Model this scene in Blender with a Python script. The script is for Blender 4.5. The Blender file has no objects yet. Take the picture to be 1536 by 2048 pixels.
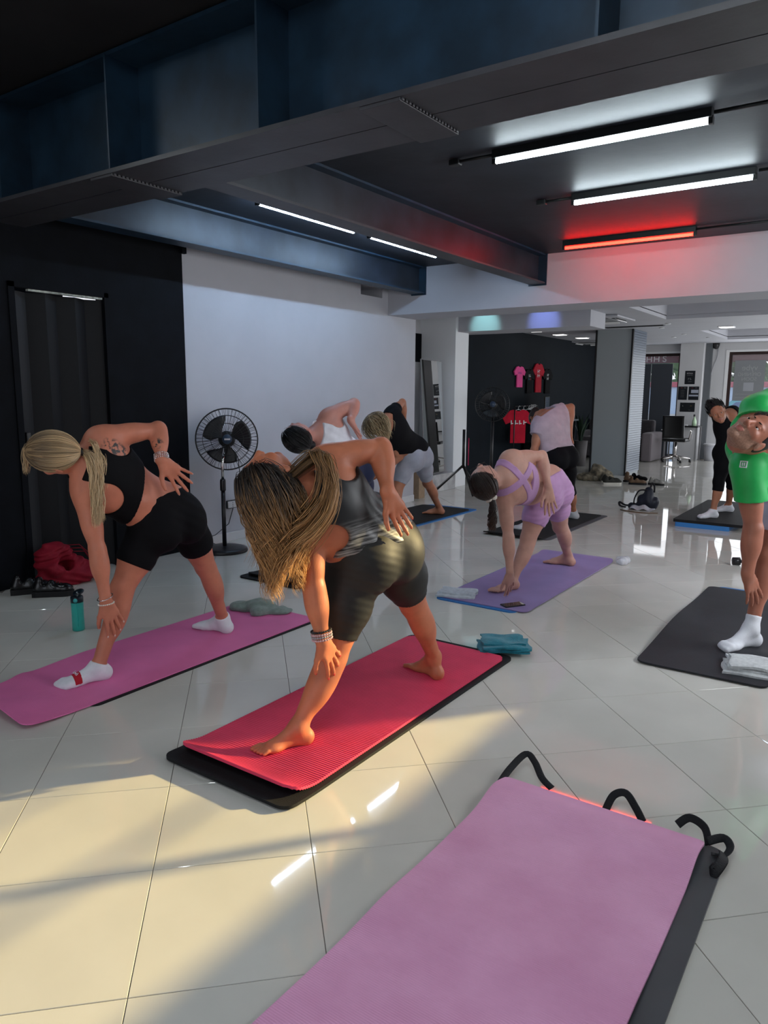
import bpy, bmesh, math, random
import numpy as np
from math import sin, cos, pi, radians, sqrt
from mathutils import Vector, Matrix
random.seed(7)
RNG = np.random.default_rng(11)
SC = bpy.context.scene
COL = SC.collection

# ------------------------------------------------------------------ camera
CAM_H = 1.4264
FPX = 1465.0            # focal length in pixels of the 1536 x 2048 frame
cam_d = bpy.data.cameras.new('camera')
cam_d.sensor_fit = 'VERTICAL'
cam_d.sensor_height = 32.0
cam_d.lens = FPX / 2048.0 * 32.0
cam_d.clip_start = 0.02
cam_d.clip_end = 200
cam = bpy.data.objects.new('camera', cam_d)
COL.objects.link(cam)
def cam_matrix(yaw, tilt, roll):
    r = Vector((cos(yaw), sin(yaw), 0)); f0 = Vector((-sin(yaw), cos(yaw), 0))
    f = f0 * cos(tilt) + Vector((0, 0, -sin(tilt)))
    u = r.cross(f)
    r2 = r * cos(roll) + u * sin(roll); u2 = -r * sin(roll) + u * cos(roll)
    m = Matrix.Identity(4)
    for i in range(3):
        m[i][0] = r2[i]; m[i][1] = u2[i]; m[i][2] = -f[i]
    m[2][3] = CAM_H
    return m
cam.matrix_world = cam_matrix(radians(34.7), 0.162332, 0.006756)
SC.camera = cam

# ------------------------------------------------------------------ view
SC.view_settings.view_transform = 'Standard'
SC.view_settings.look = 'None'
SC.view_settings.exposure = 0.2
SC.view_settings.gamma = 1.0
SC.view_settings.use_curve_mapping = False

# ------------------------------------------------------------------ sky
world = bpy.data.worlds.new('sky')
SC.world = world
world.use_nodes = True
wn = world.node_tree.nodes; wl = world.node_tree.links
wn.clear()
w_out = wn.new('ShaderNodeOutputWorld'); w_bg = wn.new('ShaderNodeBackground')
w_tc = wn.new('ShaderNodeTexCoord'); w_sep = wn.new('ShaderNodeSeparateXYZ'); w_rmp = wn.new('ShaderNodeValToRGB')
w_rmp.color_ramp.elements[0].position = 0.0; w_rmp.color_ramp.elements[0].color = (0.93, 0.95, 1.0, 1)
w_rmp.color_ramp.elements[1].position = 0.7; w_rmp.color_ramp.elements[1].color = (0.50, 0.68, 1.0, 1)
wl.new(w_tc.outputs['Generated'], w_sep.inputs[0]); wl.new(w_sep.outputs['Z'], w_rmp.inputs[0])
wl.new(w_rmp.outputs[0], w_bg.inputs[0]); w_bg.inputs[1].default_value = 1.1
wl.new(w_bg.outputs[0], w_out.inputs[0])

# ------------------------------------------------------------------ sun (low, through the shopfront on the right)
SUN_AZ = radians(52.5); SUN_EL = radians(16.5)
sun_d = bpy.data.lights.new('sun', 'SUN'); sun_d.energy = 8.5; sun_d.color = (1.0, 0.77, 0.34); sun_d.angle = radians(0.9)
sun = bpy.data.objects.new('sun', sun_d); COL.objects.link(sun)
to_sun = Vector((cos(SUN_AZ) * cos(SUN_EL), sin(SUN_AZ) * cos(SUN_EL), sin(SUN_EL)))
sun.rotation_euler = to_sun.to_track_quat('Z', 'Y').to_euler()
sun.location = (6, 8, 4)

def area(name, loc, direction, sx, sy, power, color=(1, 1, 1), portal=False):
    d = bpy.data.lights.new(name, 'AREA'); d.shape = 'RECTANGLE'; d.size = sx; d.size_y = sy
    d.energy = power; d.color = color
    if portal: d.cycles.is_portal = True
    o = bpy.data.objects.new(name, d); COL.objects.link(o)
    o.location = loc; o.rotation_euler = Vector(direction).to_track_quat('-Z', 'Y').to_euler()
    return o
# daylight that comes in through the real openings of the room
area('daylight_side_window', (1.22, 5.1, 1.76), (-1, -0.05, -0.10), 2.3, 1.05, 72, (0.93, 0.96, 1.0))
area('daylight_shopfront', (-1.6, -1.55, 1.35), (0, 1, 0.02), 4.6, 2.2, 8, (0.95, 0.97, 1.0))
area('daylight_back_room_window', (1.22, 13.2, 1.35), (-1, 0, 0.0), 6.4, 2.0, 90, (0.95, 0.97, 1.0))
area('daylight_back_window', (-1.6, 17.42, 1.2), (0, -1, -0.05), 3.2, 2.2, 44, (0.93, 0.96, 1.0))
area('daylight_back_window_middle', (-4.6, 17.42, 1.2), (0, -1, -0.05), 1.0, 2.2, 12, (0.93, 0.96, 1.0))

# ------------------------------------------------------------------ helpers
MATS = {}
def mat(name, color, rough=0.5, spec=0.5, metal=0.0, noise=0.0, nscale=20.0, bump=0.0, bscale=60.0, sss=0.0,
        coat=0.0, sheen=0.0, emit=None, estr=0.0, trans=0.0, ior=1.45, alpha=1.0, color2=None, stretch=None):
    if name in MATS: return MATS[name]
    m = bpy.data.materials.new(name); m.use_nodes = True
    nt = m.node_tree; b = nt.nodes['Principled BSDF']
    b.inputs['Base Color'].default_value = (*color, 1)
    b.inputs['Roughness'].default_value = rough
    b.inputs['Specular IOR Level'].default_value = spec
    b.inputs['Metallic'].default_value = metal
    b.inputs['IOR'].default_value = ior
    if coat: b.inputs['Coat Weight'].default_value = coat; b.inputs['Coat Roughness'].default_value = 0.08
    if sheen: b.inputs['Sheen Weight'].default_value = sheen
    if trans: b.inputs['Transmission Weight'].default_value = trans
    if alpha < 1: b.inputs['Alpha'].default_value = alpha
    if sss:
        b.inputs['Subsurface Weight'].default_value = sss
        b.inputs['Subsurface Radius'].default_value = (0.02, 0.008, 0.004)
        b.inputs['Subsurface Scale'].default_value = 0.6
    if emit: b.inputs['Emission Color'].default_value = (*emit, 1); b.inputs['Emission Strength'].default_value = estr
    if noise or bump or color2:
        tc = nt.nodes.new('ShaderNodeTexCoord'); vec = tc.outputs['Object']
        if stretch:
            mp = nt.nodes.new('ShaderNodeMapping'); mp.inputs['Scale'].default_value = stretch
            nt.links.new(vec, mp.inputs['Vector']); vec = mp.outputs['Vector']
    if noise or color2:
        n = nt.nodes.new('ShaderNodeTexNoise'); n.inputs['Scale'].default_value = nscale; n.inputs['Detail'].default_value = 4
        nt.links.new(vec, n.inputs['Vector'])
        r = nt.nodes.new('ShaderNodeValToRGB')
        c2 = color2 if color2 else tuple(min(1, c * (1 + noise)) for c in color)
        c1 = color if color2 else tuple(c * (1 - noise) for c in color)
        r.color_ramp.elements[0].position = 0.35; r.color_ramp.elements[0].color = (*c1, 1)
        r.color_ramp.elements[1].position = 0.65; r.color_ramp.elements[1].color = (*c2, 1)
        nt.links.new(n.outputs['Fac'], r.inputs[0]); nt.links.new(r.outputs[0], b.inputs['Base Color'])
    if bump:
        n2 = nt.nodes.new('ShaderNodeTexNoise'); n2.inputs['Scale'].default_value = bscale; n2.inputs['Detail'].default_value = 3
        nt.links.new(vec, n2.inputs['Vector'])
        bp = nt.nodes.new('ShaderNodeBump'); bp.inputs['Strength'].default_value = bump; bp.inputs['Distance'].default_value = 0.01
        nt.links.new(n2.outputs['Fac'], bp.inputs['Height']); nt.links.new(bp.outputs[0], b.inputs['Normal'])
    MATS[name] = m
    return m

def link(name, me, m=None, parent=None, smooth=None):
    o = bpy.data.objects.new(name, me); COL.objects.link(o)
    if m is not None:
        for mm in (m if isinstance(m, (list, tuple)) else [m]): me.materials.append(mm)
    if parent is not None: o.parent = parent
    if smooth: 
        me.polygons.foreach_set('use_smooth', [True] * len(me.polygons))
    return o
def tag(o, label=None, cat=None, group=None, kind=None):
    if label: o['label'] = label
    if cat: o['category'] = cat
    if group: o['group'] = group
    if kind: o['kind'] = kind
    return o
def thing(name, label, cat, loc=(0, 0, 0), rz=0.0, group=None):
    o = bpy.data.objects.new(name, None); COL.objects.link(o)
    o.empty_display_size = 0.1
    o.location = loc; o.rotation_euler = (0, 0, rz)
    return tag(o, label, cat, group)

class MB:
    """collects primitive shapes into one mesh"""
    def __init__(s): s.v = []; s.f = []; s.mi = []; s.sm = []
    def add(s, vs, fs, mi=0, sm=False):
        o = len(s.v); s.v += [tuple(v) for v in vs]; s.f += [tuple(i + o for i in f) for f in fs]
        s.mi += [mi] * len(fs); s.sm += [sm] * len(fs); return s
    def box(s, c, d, rot=None, mi=0, bev=0.0):
        x, y, z = d[0] / 2, d[1] / 2, d[2] / 2
        if bev <= 0:
            vs = [Vector(p) for p in ((-x, -y, -z), (x, -y, -z), (x, y, -z), (-x, y, -z), (-x, -y, z), (x, -y, z), (x, y, z), (-x, y, z))]
            fs = [(0, 3, 2, 1), (4, 5, 6, 7), (0, 1, 5, 4), (1, 2, 6, 5), (2, 3, 7, 6), (3, 0, 4, 7)]
            sm = False
        else:
            bm = bmesh.new(); bmesh.ops.create_cube(bm, size=1.0)
            for v in bm.verts: v.co = Vector((v.co.x * d[0], v.co.y * d[1], v.co.z * d[2]))
            bmesh.ops.bevel(bm, geom=bm.edges[:], offset=min(bev, 0.49 * min(d)), segments=2, affect='EDGES', profile=0.6)
            bm.verts.index_update()
            vs = [v.co.copy() for v in bm.verts]; fs = [[v.index for v in f.verts] for f in bm.faces]; bm.free(); sm = False
        if rot is not None: vs = [rot @ v for v in vs]
        c = Vector(c)
        return s.add([v + c for v in vs], fs, mi, sm)
    def box2(s, a, b, mi=0, bev=0.0):
        return s.box([(a[i] + b[i]) / 2 for i in range(3)], [abs(b[i] - a[i]) for i in range(3)], None, mi, bev)
    def tube(s, pts, rad, n=8, mi=0, closed=False, caps=True, sm=True, flat=1.0, up=None):
        pts = [Vector(p) for p in pts]; N = len(pts)
        rads = rad if hasattr(rad, '__len__') else [rad] * N
        base = len(s.v); prev = None
        for i, p in enumerate(pts):
            if closed: t = pts[(i + 1) % N] - pts[i - 1]
            else: t = pts[min(i + 1, N - 1)] - pts[max(i - 1, 0)]
            if t.length < 1e-9: t = Vector((0, 0, 1))
            t.normalize()
            if prev is None:
                a = Vector(up) if up is not None else (Vector((0, 0, 1)) if abs(t.z) < 0.9 else Vector((1, 0, 0)))
            else: a = prev
            nrm = a - t * a.dot(t)
            if nrm.length < 1e-6: nrm = t.orthogonal()
            nrm.normalize(); prev = nrm
            bn = t.cross(nrm)
            for k in range(n):
                an = 2 * pi * k / n
                s.v.append(tuple(p + nrm * (cos(an) * rads[i] * flat) + bn * (sin(an) * rads[i])))
        M = N if closed else N - 1
        for i in range(M):
            for k in range(n):
                a = base + i * n + k; b = base + i * n + (k + 1) % n
                j = (i + 1) % N
                c = base + j * n + (k + 1) % n; d = base + j * n + k
                s.f.append((a, b, c, d)); s.mi.append(mi); s.sm.append(sm)
        if caps and not closed:
            s.f.append(tuple(base + k for k in reversed(range(n)))); s.mi.append(mi); s.sm.append(False)
            s.f.append(tuple(base + (N - 1) * n + k for k in range(n))); s.mi.append(mi); s.sm.append(False)
        return s
    def lathe(s, prof, c=(0, 0, 0), n=24, axis='Z', mi=0, sm=True, rot=None):
        base = len(s.v); c = Vector(c)
        for r, z in prof:
            for k in range(n):
                a = 2 * pi * k / n
                p = Vector((r * cos(a), r * sin(a), z))
                if axis == 'X': p = Vector((p.z, p.x, p.y))
                if axis == 'Y': p = Vector((p.x, p.z, p.y))
                if rot is not None: p = rot @ p
                s.v.append(tuple(p + c))
        for i in range(len(prof) - 1):
            for k in range(n):
                a = base + i * n + k; b = base + i * n + (k + 1) % n
                s.f.append((a, b, b + n, a + n)); s.mi.append(mi); s.sm.append(sm)
        for i, rev in ((0, True), (len(prof) - 1, False)):
            if prof[i][0] > 1e-5:
                idx = [base + i * n + k for k in range(n)]
                s.f.append(tuple(reversed(idx) if rev else idx)); s.mi.append(mi); s.sm.append(False)
        return s
    def prism(s, poly, z0, z1, mi=0, mtx=None):
        n = len(poly)
        vs = [Vector((p[0], p[1], z0)) for p in poly] + [Vector((p[0], p[1], z1)) for p in poly]
        if mtx is not None: vs = [mtx @ v for v in vs]
        fs = [tuple(reversed(range(n))), tuple(range(n, 2 * n))] + [(i, (i + 1) % n, n + (i + 1) % n, n + i) for i in range(n)]
        return s.add(vs, fs, mi)
    def grid(s, fn, nu, nv, mi=0, sm=True):
        base = len(s.v)
        for i in range(nu + 1):
            for j in range(nv + 1): s.v.append(tuple(fn(i / nu, j / nv)))
        for i in range(nu):
            for j in range(nv):
                a = base + i * (nv + 1) + j
                s.f.append((a, a + nv + 1, a + nv + 2, a + 1)); s.mi.append(mi); s.sm.append(sm)
        return s
    def mesh(s, name):
        me = bpy.data.meshes.new(name); me.from_pydata(s.v, [], s.f); me.update()
        me.polygons.foreach_set('material_index', s.mi); me.polygons.foreach_set('use_smooth', s.sm)
        return me
    def build(s, name, m=None, parent=None):
        return link(name, s.mesh(name), m, parent)

def slab(fn, nu, nv, thick, name, m, parent=None):
    """a sheet with real thickness: fn(u,v) gives the top surface, straight down gives the bottom"""
    b = MB(); W = nv + 1
    top = [Vector(fn(i / nu, j / nv)) for i in range(nu + 1) for j in range(nv + 1)]
    bot = [p - Vector((0, 0, thick)) for p in top]
    N = len(top)
    fs = []
    for i in range(nu):
        for j in range(nv):
            a = i * W + j
            fs.append((a, a + W, a + W + 1, a + 1)); fs.append((N + a, N + a + 1, N + a + W + 1, N + a + W))
    for i in range(nu):
        a = i * W; fs.append((a, N + a, N + a + W, a + W))
        a = i * W + nv; fs.append((a, a + W, N + a + W, N + a))
    for j in range(nv):
        a = j; fs.append((a, a + 1, N + a + 1, N + a))
        a = nu * W + j; fs.append((a, N + a, N + a + 1, a + 1))
    b.add(top + bot, fs, 0, True)
    o = b.build(name, m, parent)
    # outward normals
    bm = bmesh.new(); bm.from_mesh(o.data); bmesh.ops.recalc_face_normals(bm, faces=bm.faces[:])
    for e_ in bm.edges:
        if len(e_.link_faces) == 2 and e_.calc_face_angle(0) > 0.75: e_.smooth = False
    bm.to_mesh(o.data); bm.free()
    return o

def text(name, s, size, loc, rot, m, parent=None, extrude=0.001, align='CENTER', sx=1.0, mirror=False):
    cu = bpy.data.curves.new(name, 'FONT'); cu.body = s; cu.size = size; cu.extrude = extrude
    cu.align_x = align; cu.align_y = 'CENTER'
    o = bpy.data.objects.new(name, cu); COL.objects.link(o)
    dg = bpy.context.evaluated_depsgraph_get()
    me = bpy.data.meshes.new_from_object(o.evaluated_get(dg))
    bpy.data.objects.remove(o)
    k = -1 if mirror else 1
    for v in me.vertices: v.co.x *= sx * k
    if mirror: me.flip_normals()
    o = bpy.data.objects.new(name, me); COL.objects.link(o)
    me.materials.clear(); me.materials.append(m)
    o.location = loc; o.rotation_euler = rot
    if parent is not None: o.parent = parent
    return o
def copy_tree(o, parent=None):
    c = o.copy(); COL.objects.link(c)
    if parent is not None: c.parent = parent
    for ch in list(o.children): copy_tree(ch, c)
    return c
# ================================================================== SETTING
XW = -5.15      # left wall
XR = 1.2        # right shopfront wall
YF = 7.52       # white bulkhead between the rooms
ZC = 2.86       # ceiling of the front room
ZB = 2.52       # ceiling of the back room
YB = 17.5       # back wall
M_WHITE = mat('white_wall_paint', (0.45, 0.455, 0.49), 0.75, 0.3, noise=0.02, nscale=3, bump=0.05, bscale=40)
M_WHITE2 = mat('grey_white_paint', (0.60, 0.60, 0.61), 0.7, 0.3, noise=0.02, nscale=3)
M_BLACKW = mat('black_wall_paint', (0.0022, 0.0030, 0.0050), 0.75, 0.15, noise=0.25, nscale=6, bump=0.08, bscale=50)
M_CEIL = mat('dark_ceiling_paint', (0.017, 0.021, 0.029), 0.52, 0.4, noise=0.2, nscale=4, bump=0.15, bscale=9)
M_STEEL = mat('black_painted_steel', (0.010, 0.028, 0.052), 0.44, 0.5, noise=0.3, nscale=5, bump=0.10, bscale=14)
M_STEEL2 = mat('black_steel_worn', (0.016, 0.021, 0.031), 0.40, 0.5, noise=0.35, nscale=4, bump=0.10, bscale=10)
M_STEELF = mat('black_painted_flange', (0.040, 0.040, 0.047), 0.45, 0.45, noise=0.15, nscale=6, bump=0.06, bscale=25)
M_NAVYW = mat('dark_slate_paint', (0.005, 0.0085, 0.013), 0.75, 0.2, noise=0.1, nscale=4)
M_TILE = mat('polished_porcelain', (0.62, 0.60, 0.54), 0.035, 0.5, noise=0.045, nscale=2.2, ior=1.5)
M_GROUT = mat('tile_grout', (0.14, 0.12, 0.10), 0.9, 0.1)
M_BLACK = mat('black_plastic', (0.008, 0.008, 0.009), 0.35, 0.5)
M_BROWN = mat('dark_brown_frame', (0.030, 0.014, 0.012), 0.45, 0.4)
M_GLASS = mat('window_glass', (1, 1, 1), 0.0, 0.5, alpha=0.12)
M_REVEAL = mat('white_reveal', (0.80, 0.80, 0.80), 0.6, 0.3)

def struct(name, mb, m, parent=None):
    o = mb.build(name, m, parent)
    if parent is None: o['kind'] = 'structure'
    return o

# ---- floor: grout bed and porcelain tiles laid at 45 degrees
floor = struct('floor', MB().box2((-7.2, -1.7, -0.06), (XR + 0.1, YB + 0.1, -0.0025)), M_GROUT)
S_T = 0.48
tm = MB(); h = S_T / 2 - 0.0011; e = 0.0012
tm.add([(-h, -h, -0.008), (h, -h, -0.008), (h, h, -0.008), (-h, h, -0.008), (-h, -h, -e), (h, -h, -e), (h, h, -e), (-h, h, -e),
        (-h + e, -h + e, 0), (h - e, -h + e, 0), (h - e, h - e, 0), (-h + e, h - e, 0)],
       [(0, 1, 5, 4), (1, 2, 6, 5), (2, 3, 7, 6), (3, 0, 4, 7), (4, 5, 9, 8), (5, 6, 10, 9), (6, 7, 11, 10), (7, 4, 8, 11), (8, 9, 10, 11)])
tile_me = tm.mesh('tile'); tile_me.materials.append(M_TILE)
TO = (-1.36693, 0.91649); TA = radians(45.13)
ct, st = cos(TA), sin(TA)
cand = []
fwd = (-sin(radians(34.7)), cos(radians(34.7)))
for i in range(-30, 50):
    for j in range(-30, 50):
        u, v = (i + 0.5) * S_T, (j + 0.5) * S_T
        x, y = TO[0] + u * ct - v * st, TO[1] + u * st + v * ct
        if not (-7.2 + 0.3 < x < XR - 0.3 and -1.7 + 0.3 < y < YB - 0.25): continue
        if x < XW + 0.0 and y < 8.0: continue
        d = x * fwd[0] + y * fwd[1]; s_ = x * fwd[1] - y * fwd[0]
        vis = d > 0.6 and abs(s_) < d * 0.53 + 0.45
        cand.append((0 if vis else 1, sqrt(x * x + y * y), x, y))
cand.sort()
rest = MB()
for n_, (vis, d, x, y) in enumerate(cand):
    if n_ < 296 and vis == 0:
        o = bpy.data.objects.new('tile', tile_me); COL.objects.link(o); o.parent = floor
        o.location = (x, y, 0); o.rotation_euler = (0, 0, TA + (n_ % 4) * pi / 2)
    else:
        rest.box((x, y, -0.004), (S_T - 0.0022, S_T - 0.0022, 0.008), Matrix.Rotation(TA, 3, 'Z'))
o = rest.build('tiles', M_TILE, floor); o['kind'] = 'stuff'

# ---- left wall of the front room (black part with a doorway, white part)
b = MB()
b.box2((XW - 0.12, -1.7, 0), (XW, 2.86, ZC + 0.3)); b.box2((XW - 0.12, 3.60, 0), (XW, 4.375, ZC)); b.box2((XW - 0.12, 2.86, 2.15), (XW, 3.60, ZC))
struct('wall_left', b, M_BLACKW)
b = MB(); y0 = 4.375
b.box2((XW - 0.45, y0, 0), (XW - 0.02, 8.15, 2.53)); b.box2((XW - 0.45, y0, 2.64), (XW - 0.02, 8.15, ZC)); b.box2((XW - 0.45, y0, 2.53), (XW - 0.02, 6.97, 2.64)); b.box2((XW - 0.45, 7.40, 2.53), (XW - 0.02, 8.15, 2.64))
b.box2((XW - 0.40, 6.97, 2.53), (XW - 0.38, 7.40, 2.64))
wl2 = struct('wall_left_white', b, M_WHITE)
b = MB(); b.box2((XW - 0.02, y0, 0), (XW - 0.008, 8.15, 0.085), bev=0.003); struct('baseboard_left', b, M_WHITE2)
b = MB(); b.box2((XW, y0 - 0.02, 2.58), (XW + 0.035, y0 + 0.025, 2.70)); struct('trim_1', b, M_BLACKW)
# doorway: architrave and pleated folding curtain
door = MB()
door.box2((XW - 0.03, 2.83, 0), (XW + 0.012, 2.875, 2.17)); door.box2((XW - 0.03, 3.588, 0), (XW + 0.012, 3.625, 2.17)); door.box2((XW - 0.03, 2.83, 2.135), (XW + 0.012, 3.625, 2.17))
door_1 = struct('door_1', door, M_BLACKW)
M_FOLD = mat('black_folding_door', (0.006, 0.0065, 0.008), 0.55, 0.25)
M_FOLD2 = mat('grey_folding_edge', (0.015, 0.016, 0.018), 0.5, 0.3)
for k in range(6):
    ya, yb = 2.885 + k * 0.118, 2.885 + (k + 1) * 0.118
    xa, xb = (XW - 0.025, XW - 0.085) if k % 2 == 0 else (XW - 0.085, XW - 0.025)
    p = MB(); p.prism([(xa, ya), (xb, yb), (xb - 0.012, yb), (xa - 0.012, ya)], 0.015, 2.115)
    p.build('panel', M_FOLD if k else M_FOLD2, door_1)
p = MB(); p.box2((XW - 0.045, 2.90, 0.95), (XW - 0.010, 2.935, 1.12), bev=0.006); p.build('door_handle', M_BLACK, door_1)
p = MB(); p.box2((XW - 0.03, 2.98, 2.118), (XW + 0.004, 3.575, 2.132)); p.build('rail', mat('worn_door_rail', (0.30, 0.32, 0.28), 0.5, 0.4, noise=0.5, nscale=30), door_1)
b = MB(); b.box2((XW - 0.9, 2.75, 0), (XW - 0.88, 3.8, 2.3)); struct('wall_behind_door', b, M_BLACKW)

# ---- ceiling of the front room
b = MB(); b.box2((XW - 0.5, 2.766, ZC), (XR + 0.1, YF + 0.05, ZC + 0.12)); struct('ceiling', b, M_CEIL)
b = MB(); b.box2((XW - 0.5, -1.7, 3.17), (XR + 0.1, 2.76, 3.29)); b.box2((XW - 0.5, 2.76, 2.95), (XR + 0.1, 2.80, 3.29)); struct('ceiling_front', b, mat('near_ceiling_paint', (0.022, 0.022, 0.024), 0.6, 0.3, noise=0.1, nscale=3))
b = MB(); b.box2((XW, 1.55, 3.10), (XR, 1.75, 3.17)); struct('trim_2', b, M_STEELF)

# ---- main steel beam across the room
mbm = MB(); mbm.box2((XW, 2.75, 2.57), (XR, 2.764, 3.139))
beam = struct('beam', mbm, M_STEEL)
f_ = MB(); f_.box2((XW, 2.525, 2.55), (XR, 2.755, 2.572)); f_.build('flange', M_STEELF, beam)
f_ = MB(); f_.box2((XW, 2.762, 2.55), (XR, 2.992, 2.572)); f_.build('flange', M_STEELF, beam)
f_ = MB(); f_.box2((XW, 2.56, 3.135), (XR, 2.96, 3.155)); f_.build('flange', M_STEEL, beam)
for xs in (-4.62, -3.54, -2.46, -0.93, 0.2):
    f_ = MB(); f_.box2((xs - 0.006, 2.545, 2.572), (xs + 0.006, 2.752, 3.135)); f_.build('stiffener', M_STEEL, beam)
    f_ = MB()
    for k in range(22):
        f_.box((xs - 0.016, 2.70, 2.60 + k * 0.024), (0.014, 0.014, 0.014), bev=0.004)
    f_.build('weld', M_STEEL, beam)
for xa, xb in ((-1.885, -1.69), (-3.69, -3.50)):
    f_ = MB(); f_.box2((xa, 2.53, 2.536), (xb, 2.995, 2.551), bev=0.003)
    for k in range(18): f_.box((xb + 0.002, 2.545 + k * 0.025, 2.545), (0.012, 0.016, 0.012), bev=0.004)
    f_.build('splice_plate', M_STEELF, beam)
# secondary steel beams towards the bulkhead
for n_, xs in enumerate((-3.25, -4.73)):
    w_ = MB(); w_.box2((xs - 0.006, 2.99, 2.575), (xs + 0.006, YF, 2.845))
    bm_ = struct('beam_secondary', w_, M_STEEL2)
    w_ = MB(); w_.box2((xs - 0.085, 2.99, 2.56), (xs + 0.085, YF, 2.576)); w_.build('flange', M_STEELF if n_ == 0 else M_STEEL, bm_)
    w_ = MB(); w_.box2((xs - 0.085, 2.99, 2.843), (xs + 0.085, YF, 2.859)); w_.build('flange', M_STEEL, bm_)
    w_ = MB(); w_.box2((xs - 0.10, YF - 0.014, 2.545), (xs + 0.10, YF - 0.002, 2.87)); w_.build('end_plate', M_STEEL, bm_)

# ---- white bulkhead
b = MB(); b.box2((XW - 0.4, YF, 2.34), (XR, 8.13, ZC + 0.1)); struct('wall_bulkhead', b, M_WHITE)

# ---- back room
b = MB()
b.box2((XW - 1.9, 8.13, ZB), (-2.95, YB + 0.1, ZB + 0.06))
b.box2((-2.95, 8.13, ZB), (XR, 8.6, ZB + 0.06)); b.box2((-2.95, 11.6, ZB), (XR, 13.9, ZB + 0.06)); b.box2((-2.95, 16.4, ZB), (XR, YB + 0.1, ZB + 0.06))
b.box2((-2.95, 8.6, ZB + 0.30), (XR, 11.6, ZB + 0.34)); b.box2((-2.95, 13.9, ZB + 0.22), (XR, 16.4, ZB + 0.26))
for y0_, y1_, hh in ((8.6, 11.6, 0.34), (13.9, 16.4, 0.26)):
    b.box2((-2.95 - 0.02, y0_ - 0.02, ZB + 0.05), (-2.95, y1_ + 0.02, ZB + hh)); b.box2((-2.95, y0_ - 0.02, ZB + 0.05), (XR, y0_, ZB + hh)); b.box2((-2.95, y1_, ZB + 0.05), (XR, y1_ + 0.02, ZB + hh))
struct('ceiling_back', b, M_WHITE)
b = MB(); b.box2((-5.9, 9.75, 2.31), (-3.45, 10.35, ZB)); struct('trim_3', b, M_WHITE)
b = MB(); b.box2((-6.05, 9.68, 0), (-5.44, 10.08, ZB)); struct('column_pier', b, mat('pale_grey_pier', (0.80, 0.82, 0.84), 0.6, 0.3))
b = MB(); b.box2((-6.2, 8.15, 0), (-6.05, 10.0, ZB)); b.box2((-6.2, 8.1, 0), (XW - 0.4, 8.16, ZB)); struct('wall_alcove', b, M_WHITE2)
b = MB(); b.box2((-6.05, 9.05, 1.88), (-6.03, 9.68, 2.30)); struct('trim_4', b, M_BLACKW)
b = MB(); b.box2((-6.05, 10.0, 0), (-5.8, YB, ZB)); struct('wall_shirts', b, M_NAVYW)
# shop column with black edge trims
M_COL = mat('grey_column_panel', (0.34, 0.37, 0.38), 0.5, 0.4)
M_COL2 = mat('slatted_grey_panel', (0.10, 0.125, 0.165), 0.35, 0.5)
colm = struct('column', MB().box2((-4.45, 12.97, 0), (-3.83, 13.76, ZB)), M_COL)
p = MB()
for k in range(60):
    p.box2((-3.83, 12.99, 0.04 + k * 0.0413), (-3.812, 13.75, 0.04 + k * 0.0413 + 0.036))
p.build('slat_panel', M_COL2, colm)['kind'] = 'stuff'
for xx in (-4.455, -3.825):
    p = MB(); p.box2((xx - 0.018, 12.945, 0), (xx + 0.012, 12.985, ZB), bev=0.003); p.build('edge_trim', M_BLACK, colm)
# back wall with windows
b = MB()
b.box2((-6.05, YB, 2.33), (XR, YB + 0.3, ZB + 0.05))
b.box2((-5.62, YB, 0), (-5.10, YB + 0.3, 2.33)); b.box2((-3.43, YB, 0), (-3.13, YB + 0.3, 2.33)); b.box2((-6.9, YB, 0), (-6.33, YB + 0.3, ZB)); b.box2((-1.2, YB, 0), (-0.8, YB + 0.3, 2.33)); b.box2((0.9, YB, 0), (XR, YB + 0.3, 2.33))
struct('wall_back', b, M_WHITE2)
b = MB(); b.box2((-4.03, YB - 0.28, 0), (-3.55, YB + 0.3, ZB)); struct('column_poster', b, M_WHITE2)
b = MB(); b.box2((-3.55, YB - 0.10, 0), (-3.42, YB + 0.28, ZB)); struct('trim_5', b, mat('grey_recess', (0.12, 0.13, 0.14), 0.6, 0.3))
def window(idx, x0, x1, z0=0.0, z1=2.33, y=YB):
    f_ = MB(); t = 0.06
    f_.box2((x0, y + 0.10, z0), (x0 + t, y + 0.16, z1)); f_.box2((x1 - t, y + 0.10, z0), (x1, y + 0.16, z1))
    f_.box2((x0 + t, y + 0.10, z1 - t), (x1 - t, y + 0.16, z1)); f_.box2((x0 + t, y + 0.10, z0), (x1 - t, y + 0.16, z0 + t))
    w = struct('window_%d' % idx, f_, M_BROWN)
    g = MB(); g.box2((x0 + t, y + 0.127, z0 + t), (x1 - t, y + 0.133, z1 - t)); g.build('pane', M_GLASS, w)
    r = MB(); r.box2((x0 - 0.05, y - 0.012, z0), (x0, y + 0.10, z1 + 0.04)); r.box2((x1, y - 0.012, z0), (x1 + 0.05, y + 0.10, z1 + 0.04)); r.box2((x0, y - 0.012, z1), (x1, y + 0.10, z1 + 0.04)); r.build('reveal', M_REVEAL, w)
    return w
window(1, -6.30, -5.62); window(2, -5.07, -4.08); window(3, -3.10, -1.2); window(4, -0.8, 0.9)
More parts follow.
